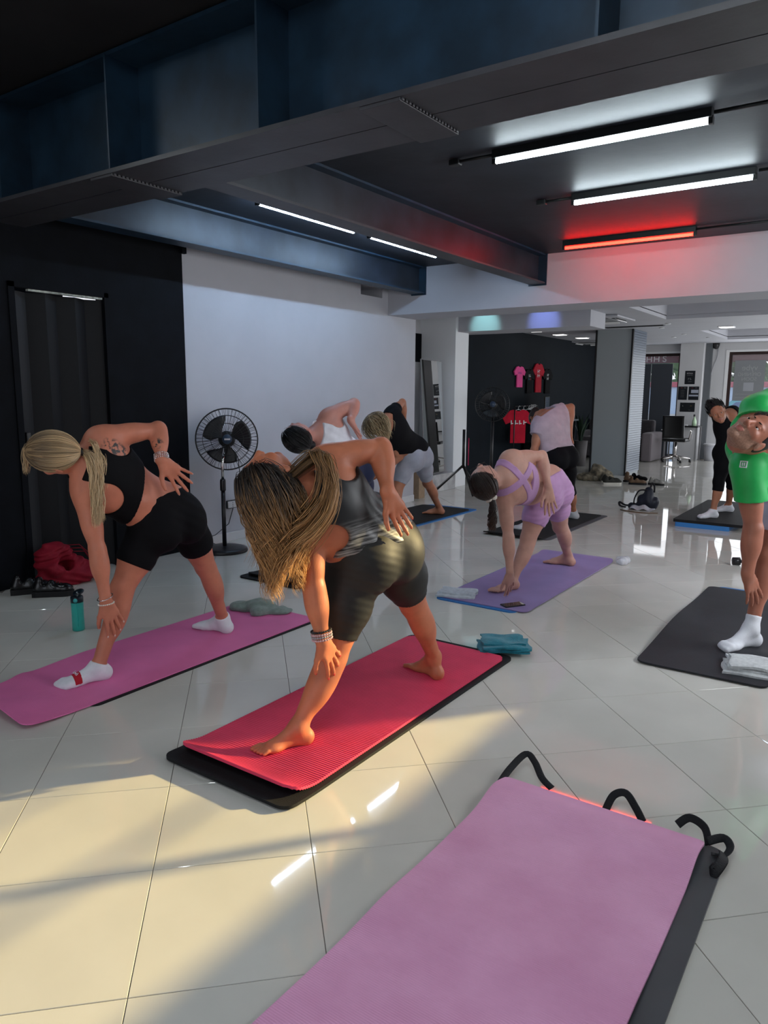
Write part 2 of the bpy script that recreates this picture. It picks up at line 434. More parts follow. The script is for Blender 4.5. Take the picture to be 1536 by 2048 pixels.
# right side (out of frame): low wall, glazing, piers
b = MB()
b.box2((XR, -1.7, 0), (XR + 0.12, 6.35, 1.22)); b.box2((XR, -1.7, 2.31), (XR + 0.12, YF, 3.2)); b.box2((XR, 6.35, 0), (XR + 0.12, 9.9, 3.0)); b.box2((XR, 8.75, 2.33), (XR + 0.12, YB, 3.0)); b.box2((XR, 16.6, 0), (XR + 0.12, YB, ZB))
b.box2((XR, -1.7, 1.22), (XR + 0.12, 3.95, 2.31))
struct('wall_right', b, M_WHITE2)
b = MB(); b.box2((XW, -1.72, 0), (XR, -1.6, 0.25)); b.box2((XW, -1.72, 2.45), (XR, -1.6, 3.2)); b.box2((XW, -1.72, 0.25), (-3.2, -1.6, 2.45)); b.box2((0.4, -1.72, 0.25), (XR, -1.6, 2.45))
struct('wall_front', b, M_WHITE2)
# blind rails that streak the sunlight
b = MB()
for z_ in (1.50, 1.75, 2.0): b.box2((XR + 0.05, 3.95, z_), (XR + 0.065, 6.35, z_ + 0.022))
for y_ in (3.95, 5.1, 6.30): b.box2((XR + 0.04, y_, 1.22), (XR + 0.075, y_ + 0.05, 2.31))
w5 = struct('window_5', b, M_BROWN)
b = MB(); b.box2((5.0, 15.0, -0.1), (5.4, 45, 8)); struct('wall_neighbour', b, mat('neighbour_render', (0.55, 0.52, 0.48), 0.8))  # added wall, out of view, that keeps the sun off the back room
# ================================================================== LAMPS
M_TUBE = mat('lit_white_tube', (1, 1, 1), 0.4, 0.2, emit=(0.80, 0.93, 1.0), estr=46.0)
M_TUBER = mat('lit_red_tube', (1, 0.2, 0.1), 0.4, 0.2, emit=(1.0, 0.0065, 0.0035), estr=34.0)
M_TUBEB = mat('lit_cool_tube', (1, 1, 1), 0.4, 0.2, emit=(0.50, 0.72, 1.0), estr=80.0)
M_TUBEN = mat('lit_near_bay_tube', (1, 1, 1), 0.4, 0.2, emit=(0.85, 0.94, 1.0), estr=66.0)
M_HOUS = mat('black_lamp_housing', (0.012, 0.014, 0.015), 0.4, 0.5)
def tube_light(a, b, z, m, label, group, hous=True, conduit=None):
    a = Vector((*a, z)); b = Vector((*b, z)); c = (a + b) / 2; d = (b - a).normalized(); L = (b - a).length; rz = math.atan2(d.y, d.x)
    t = thing('tube_light', label, 'lamp', c, rz, group)
    p = MB(); p.tube([(-L / 2, 0, 0), (L / 2, 0, 0)], 0.0135, 12); p.build('tube', m, t)
    if hous:
        p = MB(); p.box((0, 0, (ZC - z) / 2 + 0.008), (L + 0.03, 0.062, ZC - z - 0.012), bev=0.004); p.build('housing', M_HOUS, t)
    for s in (-1, 1):
        p = MB(); p.box((s * (L / 2 + 0.008), 0, 0.004), (0.024, 0.036, 0.040), bev=0.004); p.build('end_cap', M_HOUS, t)
    if conduit:
        for x0, x1 in conduit:
            p = MB(); p.tube([(x0, 0.0, ZC - z - 0.02), (x1, 0.0, ZC - z - 0.02)], 0.010, 8)
            p.box((x0 if abs(x0) > abs(x1) else x1, 0, ZC - z - 0.022), (0.07, 0.05, 0.034), bev=0.006)
            p.build('conduit', M_HOUS, t)
    return t
tube_light((-2.13, 4.235), (-0.93, 4.235), 2.80, M_TUBE, 'long white tube light nearest the big steel beam', 'ceiling tube lights', conduit=((-0.88, -0.62), (0.62, 2.0)))
tube_light((-2.09, 5.44), (-0.90, 5.44), 2.80, M_TUBE, 'long white tube light between the first white tube and the red one', 'ceiling tube lights', conduit=((-0.85, -0.62), (0.62, 2.0)))
tube_light((-2.77, 7.02), (-1.60, 7.02), 2.80, M_TUBER, 'glowing red tube light beside the white bulkhead', 'ceiling tube lights', conduit=((0.60, 1.6),))
tube_light((-4.07, 4.20), (-4.07, 5.38), 2.81, M_TUBEB, 'slim white tube light in the bay over the wall, nearer to the camera', 'ceiling tube lights', hous=False)
tube_light((-4.07, 5.62), (-4.07, 6.78), 2.81, M_TUBEB, 'slim white tube light in the bay over the wall, farther from the camera', 'ceiling tube lights', hous=False)
# the lamps of the near bay, just above and behind the camera
for i_, (a_, b_, lb) in enumerate((((-1.3, 1.15), (-0.1, 1.15), 'nearest the big beam'), ((-0.9, 0.35), (0.3, 0.35), 'right above the camera'), ((-4.45, 0.45), (-4.45, 1.65), 'beside the black wall'), ((-1.3, -0.4), (-0.1, -0.4), 'nearest the front wall'))):
    t = tube_light(a_, b_, 3.10, M_TUBEN, 'white tube light of the near bay ' + lb, 'near bay tube lights', hous=False)
    p = MB(); p.box((0, 0, 0.042), (1.23, 0.062, 0.05), bev=0.004); p.build('housing', M_HOUS, t)
for y_, lb in ((3.55, 'nearest the big beam'), (4.15, 'at the near end of the first slim tube'), (5.5, 'between the two slim tubes'), (6.85, 'at the far end of the second slim tube')):
    t = thing('cable_clip', 'small black cable clip on the ceiling ' + lb, 'clip', (-4.07, y_, ZC - 0.018), 0, 'cable clips by the slim tubes')
    p = MB(); p.box((0, 0, 0), (0.022, 0.03, 0.034), bev=0.005); p.build('clip', M_BLACK, t)
# recessed lights of the back room
M_DL = mat('lit_downlight', (1, 1, 1), 0.4, 0.2, emit=(1.0, 0.98, 0.95), estr=3.2)
M_SPOT = mat('lit_spot', (1, 1, 1), 0.4, 0.2, emit=(0.85, 0.92, 1.0), estr=8.0)
M_RIM = mat('lamp_rim', (0.7, 0.7, 0.7), 0.3, 0.5)
for i_, (x, y, lab) in enumerate(((-5.0, 10.85, 'square ceiling light nearest the grey pier'), (-5.45, 12.55, 'square ceiling light, first of the three in a row before the shirts'), (-5.35, 13.5, 'square ceiling light, second of the three in a row before the shirts'), (-5.28, 14.5, 'square ceiling light, third of the three in a row before the shirts'), (-2.42, 13.30, 'square ceiling light between the two ceiling recesses'))):
    t = thing('ceiling_light', lab, 'lamp', (x, y, ZB), 0, 'square ceiling lights')
    p = MB(); p.box((0, 0, -0.006), (0.24, 0.24, 0.012), bev=0.004); p.build('frame', M_RIM, t)
    p = MB(); p.box((0, 0, -0.0135), (0.20, 0.20, 0.004)); p.build('diffuser', M_DL, t)
for i_, (x, y, lb) in enumerate(((-5.35, 9.2, 'between the bulkhead and the pier beam'), (-5.25, 11.9, 'before the first square light'), (-4.95, 12.3, 'left of the column top'), (-3.37, 13.0, 'beside the column on its window side'), (-3.38, 14.6, 'halfway from the column to the poster pier'), (-3.7, 15.2, 'in front of the middle window'), (-3.1, 12.3, 'between the slot diffuser and the ceiling recess'), (-3.15, 15.6, 'at the edge of the far ceiling recess'))):
    t = thing('spotlight', 'tiny recessed ceiling spotlight ' + lb, 'lamp', (x, y, ZB), 0, 'recessed ceiling spots')
    p = MB(); p.lathe([(0.03, 0.0), (0.045, -0.004), (0.045, -0.008), (0.032, -0.008)], n=16); p.build('ring', M_RIM, t)
    p = MB(); p.lathe([(0.0, -0.006), (0.03, -0.006)], n=16); p.build('bulb', M_SPOT if i_ % 2 == 0 else M_RIM, t)
def accent(loc, power, color, target, name):
    d = bpy.data.lights.new(name, 'SPOT'); d.energy = power; d.color = color; d.spot_size = radians(70); d.spot_blend = 0.6; d.shadow_soft_size = 0.03
    o = bpy.data.objects.new(name, d); COL.objects.link(o); o.location = loc; o.rotation_euler = (Vector(target) - Vector(loc)).to_track_quat('-Z', 'Y').to_euler()
accent((-5.0, 9.35, ZB - 0.02), 7, (0.45, 1.0, 1.0), (-5.0, 9.9, 2.35), 'cyan_spot')
accent((-4.1, 9.35, ZB - 0.02), 7, (0.25, 0.35, 1.0), (-4.1, 9.9, 2.38), 'blue_spot')
# ================================================================== PEOPLE
# A body is one distance field (tapered limbs, muscles, face, fingers) turned into one continuous surface.
F32 = np.float32
def nrm(v):
    v = np.asarray(v, float); return v / max(1e-9, np.linalg.norm(v))
def V3(*a): return np.array(a, float)
class Prim:
    __slots__ = ('kind', 'a', 'b', 'ra', 'rb', 'R', 'r', 'k', 'name', 'cuts', 'ax', 'q', 'sub', 'infl', 'holes')
    def __init__(s, kind, name, k=0.02, **kw):
        s.kind = kind; s.name = name; s.k = k; s.cuts = []; s.sub = False; s.infl = 0.0; s.holes = []; s.ax = None; s.q = 1.0
        s.a = s.b = s.R = s.r = None; s.ra = s.rb = 0
        for kk, v in kw.items(): setattr(s, kk, v)
    def bounds(s):
        if s.kind == 'cap':
            R_ = max(s.ra, s.rb) + s.infl
            return np.minimum(s.a, s.b) - R_, np.maximum(s.a, s.b) + R_
        R_ = np.sqrt(((s.R * (np.asarray(s.r) + s.infl)[:, None]) ** 2).sum(0))
        return s.a - R_, s.a + R_
    def dist(s, X, Y, Z):
        if s.kind == 'cap':
            a, b = s.a, s.b
            px, py, pz = X - a[0], Y - a[1], Z - a[2]
            d = b - a
            if s.ax is not None:      # flattened cross-section along one axis
                ax = s.ax; f = 1.0 / s.q - 1.0
                t = (px * ax[0] + py * ax[1] + pz * ax[2]) * f
                px = px + ax[0] * t; py = py + ax[1] * t; pz = pz + ax[2] * t
                d = d + ax * (d @ ax) * f
            L2 = max(1e-9, d @ d)
            h = np.clip((px * d[0] + py * d[1] + pz * d[2]) / L2, 0, 1)
            px = px - d[0] * h; py = py - d[1] * h; pz = pz - d[2] * h
            o = np.sqrt(px * px + py * py + pz * pz) - (s.ra + (s.rb - s.ra) * h)
            if s.ax is not None: o = o * (0.5 + 0.5 * s.q)
        else:
            px, py, pz = X - s.a[0], Y - s.a[1], Z - s.a[2]
            R = s.R; r = s.r
            u = (px * R[0, 0] + py * R[0, 1] + pz * R[0, 2]) / r[0]
            v = (px * R[1, 0] + py * R[1, 1] + pz * R[1, 2]) / r[1]
            w = (px * R[2, 0] + py * R[2, 1] + pz * R[2, 2]) / r[2]
            k0 = np.sqrt(u * u + v * v + w * w)
            k1 = np.sqrt((u / r[0]) ** 2 + (v / r[1]) ** 2 + (w / r[2]) ** 2)
            o = k0 * (k0 - 1.0) / np.maximum(k1, 1e-6)
        if s.infl: o = o - s.infl
        for (p, n) in s.cuts:
            o = np.maximum(o, (X - p[0]) * n[0] + (Y - p[1]) * n[1] + (Z - p[2]) * n[2])
        return o
    def clone(s, **kw):
        c = Prim(s.kind, s.name, s.k)
        for f in Prim.__slots__: setattr(c, f, getattr(s, f))
        c.cuts = list(s.cuts); c.holes = list(s.holes)
        for kk, v in kw.items(): setattr(c, kk, v)
        return c
def CAP(name, a, b, ra, rb, k=0.02, ax=None, q=1.0, sub=False):
    return Prim('cap', name, k, a=np.asarray(a, float), b=np.asarray(b, float), ra=ra, rb=rb, ax=None if ax is None else nrm(ax), q=q, sub=sub)
def ELL(name, c, axes, r, k=0.02, sub=False):
    return Prim('ell', name, k, a=np.asarray(c, float), R=np.asarray(axes, float), r=np.asarray(r, float), sub=sub)
def frame(z, xh):
    z = nrm(z); x = nrm(np.asarray(xh, float) - z * np.dot(xh, z)); y = np.cross(z, x); return np.array([x, y, z])

def field_mesh(prims, res, wave=None, gcuts=(), region=None):
    lo = np.min([p.bounds()[0] for p in prims if not p.sub], 0) - 3 * res
    hi = np.max([p.bounds()[1] for p in prims if not p.sub], 0) + 3 * res
    n = np.ceil((hi - lo) / res).astype(int) + 1
    ax = [(lo[i] + res * np.arange(n[i])).astype(F32) for i in range(3)]
    F = np.full(n, 1.0, F32)
    for p in prims:
        b0, b1 = p.bounds(); pad = p.k + 3.2 * res
        i0 = np.clip(np.floor((b0 - pad - lo) / res).astype(int), 0, n - 1); i1 = np.clip(np.ceil((b1 + pad - lo) / res).astype(int) + 1, 1, n)
        if np.any(i1 <= i0): continue
        sl = tuple(slice(i0[i], i1[i]) for i in range(3))
        X = ax[0][sl[0]][:, None, None]; Y = ax[1][sl[1]][None, :, None]; Z = ax[2][sl[2]][None, None, :]
        d = p.dist(X, Y, Z).astype(F32); A = F[sl]; k = max(p.k, 1e-4)
        if p.sub:
            d = -d
            hh = np.clip(0.5 - 0.5 * (A - d) / k, 0, 1)
            F[sl] = A * (1 - hh) + d * hh + k * hh * (1 - hh)
        else:
            hh = np.clip(0.5 + 0.5 * (A - d) / k, 0, 1)
            F[sl] = A * (1 - hh) + d * hh - k * hh * (1 - hh)
    if wave is not None or gcuts or region is not None:
        X = ax[0][:, None, None]; Y = ax[1][None, :, None]; Z = ax[2][None, None, :]
        if wave is not None: F += wave(X, Y, Z).astype(F32)
        if region is not None: np.maximum(F, region(X, Y, Z).astype(F32), out=F)
        for (p, nn) in gcuts:
            np.maximum(F, ((X - p[0]) * nn[0] + (Y - p[1]) * nn[1] + (Z - p[2]) * nn[2]).astype(F32), out=F)
    return surface_nets(F, lo, res)

def surface_nets(F, lo, res):
    S = F < 0; c = [s - 1 for s in F.shape]
    cnt = np.zeros(c, np.int8)
    for dx in (0, 1):
        for dy in (0, 1):
            for dz in (0, 1): cnt += S[dx:dx + c[0], dy:dy + c[1], dz:dz + c[2]]
    act = (cnt > 0) & (cnt < 8)
    I = np.argwhere(act); N = len(I)
    idx = np.full(c, -1, np.int32); idx[act] = np.arange(N, dtype=np.int32)
    off = np.array([[dx, dy, dz] for dx in (0, 1) for dy in (0, 1) for dz in (0, 1)])
    val = np.stack([F[I[:, 0] + o[0], I[:, 1] + o[1], I[:, 2] + o[2]] for o in off], 1)
    acc = np.zeros((N, 3)); num = np.zeros(N)
    for i in range(8):
        for j in range(i + 1, 8):
            if np.abs(off[i] - off[j]).sum() != 1: continue
            a, b = val[:, i], val[:, j]; m = (a < 0) != (b < 0)
            t = np.where(m, a / np.where(m, a - b, 1), 0)
            p = off[i][None, :] + t[:, None] * (off[j] - off[i])[None, :]
            acc += p * m[:, None]; num += m
    verts = lo + (I + acc / num[:, None]) * res
    quads = []
    for d in range(3):
        e1, e2 = [(1, 2), (2, 0), (0, 1)][d]
        sl0 = [slice(1, c[k]) for k in range(3)]; sl1 = [slice(1, c[k]) for k in range(3)]
        sl0[d] = slice(0, c[d]); sl1[d] = slice(1, c[d] + 1)
        a = S[tuple(sl0)]; b = S[tuple(sl1)]
        for flip in (0, 1):
            P = np.argwhere((a & ~b) if flip == 0 else (~a & b))
            if len(P) == 0: continue
            base = P.copy()
            for k in range(3):
                if k != d: base[:, k] += 1
            def at(u, v):
                q = base.copy(); q[:, e1] -= u; q[:, e2] -= v
                return idx[q[:, 0], q[:, 1], q[:, 2]]
            q = np.stack([at(1, 1), at(0, 1), at(0, 0), at(1, 0)], 1)
            quads.append(q if flip == 0 else q[:, ::-1])
    return verts, np.concatenate(quads)

def np_mesh(name, verts, quads, smooth=True):
    me = bpy.data.meshes.new(name)
    n, k = len(quads), quads.shape[1]
    me.vertices.add(len(verts)); me.vertices.foreach_set('co', np.asarray(verts, np.float32).ravel())
    me.loops.add(n * k); me.loops.foreach_set('vertex_index', np.asarray(quads, np.int32).ravel())
    me.polygons.add(n); me.polygons.foreach_set('loop_start', np.arange(n, dtype=np.int32) * k)
    if smooth: me.polygons.foreach_set('use_smooth', np.ones(n, bool))
    me.update(); me.validate()
    return me
def set_mats(me, fn):
    """material index per face from the face centres"""
    n = len(me.polygons); c = np.zeros(n * 3, np.float32); me.polygons.foreach_get('center', c)
    me.polygons.foreach_set('material_index', fn(c.reshape(-1, 3)).astype(np.int32))

class Person:
    """joints in world metres: fa fk fh (front leg), ra rk rh (rear leg), ls le lw / rs re rw (arms), N neck base, hd head centre"""
    def __init__(s, name, J, h=1.63, g=1.0, male=False, front='L', res=0.006, hup=(0, -1, 0), hfw=(-1, 0, 0), ftoe=(0, -1, 0), rtoe=(-1, 0, 0),
                 z0=(0.02, 0.02), hands=None, waist=None, toes=True, chest=1.0, lg=None, ag=None, hs=1.0):
        s.J = {k: np.array(v, float) for k, v in J.items()}; s.h = h; s.s = h / 1.65; s.g = g; s.male = male; s.res = res; s.name = name
        J = s.J; S = s.s; P = []; s.P = P; lg = g if lg is None else lg; ag = (0.55 + 0.45 * g) if ag is None else ag
        L, Rr = ('f', 'r') if front == 'L' else ('r', 'f')
        HL, HR = J[L + 'h'], J[Rr + 'h']; SL, SR = J['ls'], J['rs']; N = J['N']
        PC = (HL + HR) / 2; s.PC = PC
        rp = nrm(HR - HL); up = nrm(N - PC); up = nrm(up - rp * (up @ rp) * 0.75); bp = nrm(np.cross(rp, up)); s.rp, s.bp = rp, bp
        rc = nrm(SR - SL); upc = nrm(N - PC); upc = nrm(upc - rc * (upc @ rc)); bc = nrm(np.cross(rc, upc)); s.rc, s.bc, s.upc = rc, bc, upc
        upp = nrm(np.cross(bp, rp)); s.upp = upp
        SM = (SL + SR) / 2
        W = PC * 0.52 + SM * 0.48 + (np.asarray(waist) if waist is not None else 0); s.W = W
        C = PC * 0.22 + SM * 0.78 + (np.asarray(waist) * 0.5 if waist is not None else 0); s.C = C
        wid = 1.06 if male else 1.0
        # trunk
        P += [ELL('pelvis', PC + upp * 0.035 * S, [rp, bp, upp], np.array([0.158 * g, 0.108 * g, 0.125]) * S, 0.03),
              ELL('glute', PC + rp * 0.078 * S + bp * 0.052 * S - upp * 0.025 * S, [rp, bp, upp], np.array([0.095, 0.088, 0.105]) * S * g, 0.035),
              ELL('glute', PC - rp * 0.078 * S + bp * 0.052 * S - upp * 0.025 * S, [rp, bp, upp], np.array([0.095, 0.088, 0.105]) * S * g, 0.035)]
        fr = frame(SM - PC, rc * 0.5 + rp * 0.5)
        P += [CAP('belly', PC + upp * 0.06 * S, W, 0.138 * S * g, 0.122 * S * g, 0.05, ax=fr[1], q=0.72),
              CAP('waist', W, C, 0.122 * S * g, 0.138 * S * g * wid, 0.05, ax=fr[1], q=0.74),
              ELL('ribs', C + upc * 0.01, [rc, bc, upc], np.array([0.150 * g * wid, 0.108 * g, 0.165]) * S, 0.04),
              ELL('upper_back', SM - upc * 0.02 * S + bc * 0.008 * S, [rc, bc, upc], np.array([0.135 * wid, 0.082, 0.085]) * S * (0.5 + 0.5 * g), 0.05),
              CAP('girdle', SL * 0.82 + SM * 0.18, SR * 0.82 + SM * 0.18, 0.056 * S * wid, 0.056 * S * wid, 0.05),
              CAP('trap', N + bc * 0.012, SL * 0.75 + N * 0.25, 0.050 * S, 0.044 * S, 0.045), CAP('trap', N + bc * 0.012, SR * 0.75 + N * 0.25, 0.050 * S, 0.044 * S, 0.045),
              CAP('spine', N + bc * 0.02, W + bp * 0.02, 0.05 * S, 0.05 * S, 0.05),
              CAP('lat', SL - upc * 0.05 * S + bc * 0.01, W - rp * 0.07 * S, 0.052 * S, 0.045 * S, 0.05), CAP('lat', SR - upc * 0.05 * S + bc * 0.01, W + rp * 0.07 * S, 0.052 * S, 0.045 * S, 0.05),
              ELL('scapula', SM - rc * 0.085 * S + bc * 0.066 * S - upc * 0.055 * S, [rc, bc, upc], np.array([0.045, 0.022, 0.06]) * S, 0.03),
              ELL('scapula', SM + rc * 0.085 * S + bc * 0.066 * S - upc * 0.055 * S, [rc, bc, upc], np.array([0.045, 0.022, 0.06]) * S, 0.03)]
        if male:
            P += [ELL('bust', SM + rc * sg * 0.075 * S - bc * 0.075 * S - upc * 0.09 * S, [rc, bc, upc], np.array([0.075, 0.04, 0.06]) * S, 0.04) for sg in (-1, 1)]
        else:
            P += [ELL('bust', SM + rc * sg * 0.072 * S - bc * 0.098 * S - upc * 0.135 * S, [rc, bc, upc], np.array([0.062, 0.055, 0.062]) * S * chest, 0.03) for sg in (-1, 1)]
        # spine furrow
        P.append(CAP('furrow', SM + bc * 0.108 * S - upc * 0.05 * S, W + bp * 0.118 * S * g, 0.010, 0.010, 0.04, sub=True))
        # legs
        for leg, H, K, A, toe, zz, nm in (('f', J['fh'], J['fk'], J['fa'], nrm(ftoe), z0[0], 'front'), ('r', J['rh'], J['rk'], J['ra'], nrm(rtoe), z0[1], 'rear')):
            sh = nrm(A - K); bk = -toe; bk = nrm(bk - sh * (bk @ sh)); sd = np.cross(sh, bk)
            th = nrm(K - H)
            P += [CAP('thigh_' + nm, H, H + (K - H) * 0.5, 0.088 * S * lg, 0.076 * S * lg, 0.04), CAP('thigh_' + nm, H + (K - H) * 0.5, K, 0.076 * S * lg, 0.052 * S * (0.45 + 0.55 * lg), 0.03),
                  ELL('knee_' + nm, K - bk * 0.008 * S, [sd, bk, sh], np.array([0.046, 0.05, 0.055]) * S * (0.45 + 0.55 * lg), 0.02),
                  CAP('shin_' + nm, K, A, 0.046 * S * (0.45 + 0.55 * lg), 0.031 * S * (0.7 + 0.3 * lg), 0.02),
                  ELL('calf_' + nm, K + (A - K) * 0.30 + bk * 0.019 * S, [sd, bk, sh], np.array([0.050, 0.046, 0.125]) * S * (0.5 + 0.5 * lg), 0.03)]
            # foot
            fl = 0.92 * S * (1.06 if male else 1.0); fs_ = np.cross(V3(0, 0, 1), toe)
            A0 = V3(A[0], A[1], zz)
            heel = A0 - toe * 0.030 * fl + V3(0, 0, 0.030 * fl); ball = A0 + toe * 0.125 * fl + V3(0, 0, 0.019 * fl)
            Z1 = V3(0, 0, 1)
            P += [ELL('heel_' + nm, heel, [toe, fs_, Z1], np.array([0.036, 0.031, 0.034]) * fl, 0.02), CAP('heel_' + nm, A, heel + V3(0, 0, 0.006), 0.031 * S, 0.027 * fl, 0.025),
                  CAP('foot_' + nm, A + toe * 0.012 - V3(0, 0, 0.012), ball + V3(0, 0, 0.006), 0.034 * S, 0.022 * fl, 0.03),
                  CAP('foot_' + nm, heel, ball, 0.028 * fl, 0.022 * fl, 0.025),
                  ELL('foot_' + nm, ball, [toe, fs_, Z1], np.array([0.042, 0.046, 0.020]) * fl, 0.02)]
            big = 1 if (leg == 'f') == (front == 'L') else -1      # which side the big toe lies on
            # left foot: big toe on its right side (toe x up)
            sgn = -1 if (('L' if leg == L else 'R') == 'L') else 1
            for ti, (o_, ln, rr) in enumerate(((0.036, 0.062, 0.0125), (0.015, 0.060, 0.0092), (-0.003, 0.054, 0.0088), (-0.019, 0.046, 0.0084), (-0.034, 0.036, 0.0082))):
                b0 = ball + fs_ * (o_ * sgn * fl * 0.92) + toe * 0.018 * fl + V3(0, 0, -0.002)
                tp = b0 + toe * ln * fl + fs_ * (o_ * sgn * 0.14) + V3(0, 0, -0.004)
                md = (b0 + tp) / 2 + V3(0, 0, 0.005)
                P += [CAP('toe_' + nm, b0, md, rr * fl * 1.05, rr * fl, 0.006), CAP('toe_' + nm, md, tp, rr * fl, rr * fl * 0.95, 0.004)]
            for p in P:
                if p.name.endswith('_' + nm) and p.name.split('_')[0] in ('heel', 'foot', 'toe'): p.cuts.append((V3(0, 0, zz + 0.0005), V3(0, 0, -1)))
        # arms
        for sd_, Sh, E, Wr in (('left', SL, J['le'], J['lw']), ('right', SR, J['re'], J['rw'])):
            m = (1.16 if male else 1.0) * ag
            P += [ELL('deltoid_' + sd_, Sh + (E - Sh) * 0.10, frame(E - Sh, bc)[[0, 1, 2]], np.array([0.052, 0.052, 0.075]) * S * m, 0.035),
                  CAP('upperarm_' + sd_, Sh, E, 0.046 * S * m, 0.036 * S * m, 0.03),
                  ELL('upperarm_' + sd_, Sh * 0.5 + E * 0.5, frame(E - Sh, bc), np.array([0.045, 0.045, 0.09]) * S * m, 0.03),
                  ELL('elbow_' + sd_, E, frame(Wr - E, bc), np.array([0.036, 0.036, 0.04]) * S * m, 0.012)]
            hf = hands[sd_] if hands and sd_ in hands else None
            if hf is None: hf = dict(f=nrm(Wr - E), n=bc)
            f = nrm(hf['f']); n = nrm(np.asarray(hf['n'], float) - f * np.dot(hf['n'], f)); t = np.cross(f, n) if sd_ == 'left' else np.cross(n, f)
            P += [CAP('forearm_' + sd_, E, Wr, 0.037 * S * m, 0.0245 * S * m, 0.012, ax=None),
                  ELL('forearm_' + sd_, E * 0.72 + Wr * 0.28, frame(Wr - E, t), np.array([0.044, 0.040, 0.085]) * S * m, 0.02),
                  CAP('wrist_' + sd_, Wr - f * 0.01, Wr + f * 0.02, 0.027 * S * m, 0.029 * S * m, 0.012, ax=n, q=0.72)]
            s.hand(sd_, Wr, f, n, t, S * (1.10 if male else 1.06), hf.get('curl', 0.3), hf.get('spread', 0.10), hf.get('curls'), hf.get('thumb', 0.9))
        # neck and head
        hu = nrm(hup); hf_ = np.asarray(hfw, float); hf_ = nrm(hf_ - hu * (hf_ @ hu)); hr = np.cross(hf_, hu); s.hu, s.hf, s.hr = hu, hf_, hr
        s.hd = J['hd']; k = S * (1.02 if male else 1.0) * hs; s.hk = k
        def HP(x, y, z): return s.hd + (hr * x + hf_ * y + hu * z) * k
        s.HP = HP; AX = [hr, hf_, hu]
        P += [CAP('neck', N - upc * 0.01 + bc * 0.0, HP(0, -0.022, -0.055), 0.056 * S * (1.14 if male else 1), 0.050 * S * (1.14 if male else 1), 0.03)]
        P += [ELL('skull', HP(0, -0.014, 0.030), AX, np.array([0.074, 0.094, 0.090]) * k, 0.02), ELL('head', HP(0, 0.028, -0.030), AX, np.array([0.060, 0.060, 0.080]) * k, 0.025),
              CAP('jaw', HP(-0.048, 0.002, -0.058), HP(-0.012, 0.066, -0.096), 0.019 * k, 0.017 * k, 0.02), CAP('jaw', HP(0.048, 0.002, -0.058), HP(0.012, 0.066, -0.096), 0.019 * k, 0.017 * k, 0.02),
              ELL('chin', HP(0, 0.073, -0.098), AX, np.array([0.021, 0.017, 0.016]) * k, 0.015),
              ELL('cheek', HP(-0.040, 0.056, -0.022), AX, np.array([0.023, 0.022, 0.020]) * k, 0.02), ELL('cheek', HP(0.040, 0.056, -0.022), AX, np.array([0.023, 0.022, 0.020]) * k, 0.02),
              ELL('brow', HP(0, 0.070, 0.020), AX, np.array([0.048, 0.016, 0.010]) * k, 0.015),
              ELL('socket', HP(-0.031, 0.094, 0.001), AX, np.array([0.019, 0.016, 0.011]) * k, 0.012, sub=True), ELL('socket', HP(0.031, 0.094, 0.001), AX, np.array([0.019, 0.016, 0.011]) * k, 0.012, sub=True),
              ELL('lid', HP(-0.031, 0.074, 0.006), AX, np.array([0.0155, 0.0115, 0.0065]) * k, 0.004), ELL('lid', HP(0.031, 0.074, 0.006), AX, np.array([0.0155, 0.0115, 0.0065]) * k, 0.004),
              ELL('lid', HP(-0.031, 0.072, -0.0085), AX, np.array([0.0155, 0.0110, 0.005]) * k, 0.004), ELL('lid', HP(0.031, 0.072, -0.0085), AX, np.array([0.0155, 0.0110, 0.005]) * k, 0.004),
              CAP('nose', HP(0, 0.083, 0.012), HP(0, 0.106, -0.030), 0.0075 * k, 0.0115 * k, 0.010), ELL('nose', HP(-0.011, 0.095, -0.034), AX, np.array([0.008, 0.010, 0.008]) * k, 0.006), ELL('nose', HP(0.011, 0.095, -0.034), AX, np.array([0.008, 0.010, 0.008]) * k, 0.006),
              ELL('lips', HP(0, 0.086, -0.060), AX, np.array([0.023, 0.011, 0.0055]) * k, 0.005), ELL('lips', HP(0, 0.085, -0.0705), AX, np.array([0.020, 0.011, 0.0065]) * k, 0.005)]
        for sg in (-1, 1):
            ea = [nrm(hr * sg + hf_ * 0.35), nrm(hf_ - hr * sg * 0.35), hu]
            P += [ELL('ear', HP(sg * 0.077, -0.008, -0.006), ea, np.array([0.008, 0.019, 0.031]) * k, 0.006), ELL('ear', HP(sg * 0.088, -0.003, -0.002), ea, np.array([0.007, 0.010, 0.018]) * k, 0.004, sub=True)]
    def hand(s, sd, Wr, f, n, t, S, curl, spread, curls=None, thumb=0.9):
        P = s.P; k = S
        # palm: metacarpal fan
        kn = [Wr + (f * L + t * o) * k for L, o in ((0.086, 0.030), (0.089, 0.010), (0.083, -0.010), (0.074, -0.028))]
        for i, q in enumerate(kn):
            P.append(CAP('hand_' + sd, Wr + f * 0.018 * k + t * (0.014 - 0.010 * i) * k, q, 0.0155 * k, 0.0118 * k, 0.012, ax=n, q=0.9))
        P.append(CAP('hand_' + sd, Wr + (f * 0.03 + t * 0.012) * k - n * 0.004 * k, Wr + (f * 0.07 - t * 0.012) * k - n * 0.004 * k, 0.020 * k, 0.018 * k, 0.015, ax=n, q=0.6))
        P.append(CAP('hand_' + sd, Wr + (f * 0.025 + t * 0.018) * k - n * 0.006 * k, Wr + (f * 0.055 + t * 0.030) * k - n * 0.008 * k, 0.017 * k, 0.014 * k, 0.012))
        lens = ((0.040, 0.025, 0.020), (0.045, 0.029, 0.021), (0.041, 0.027, 0.021), (0.032, 0.020, 0.018))
        s.tips = getattr(s, 'tips', {}); s.tips[sd] = []
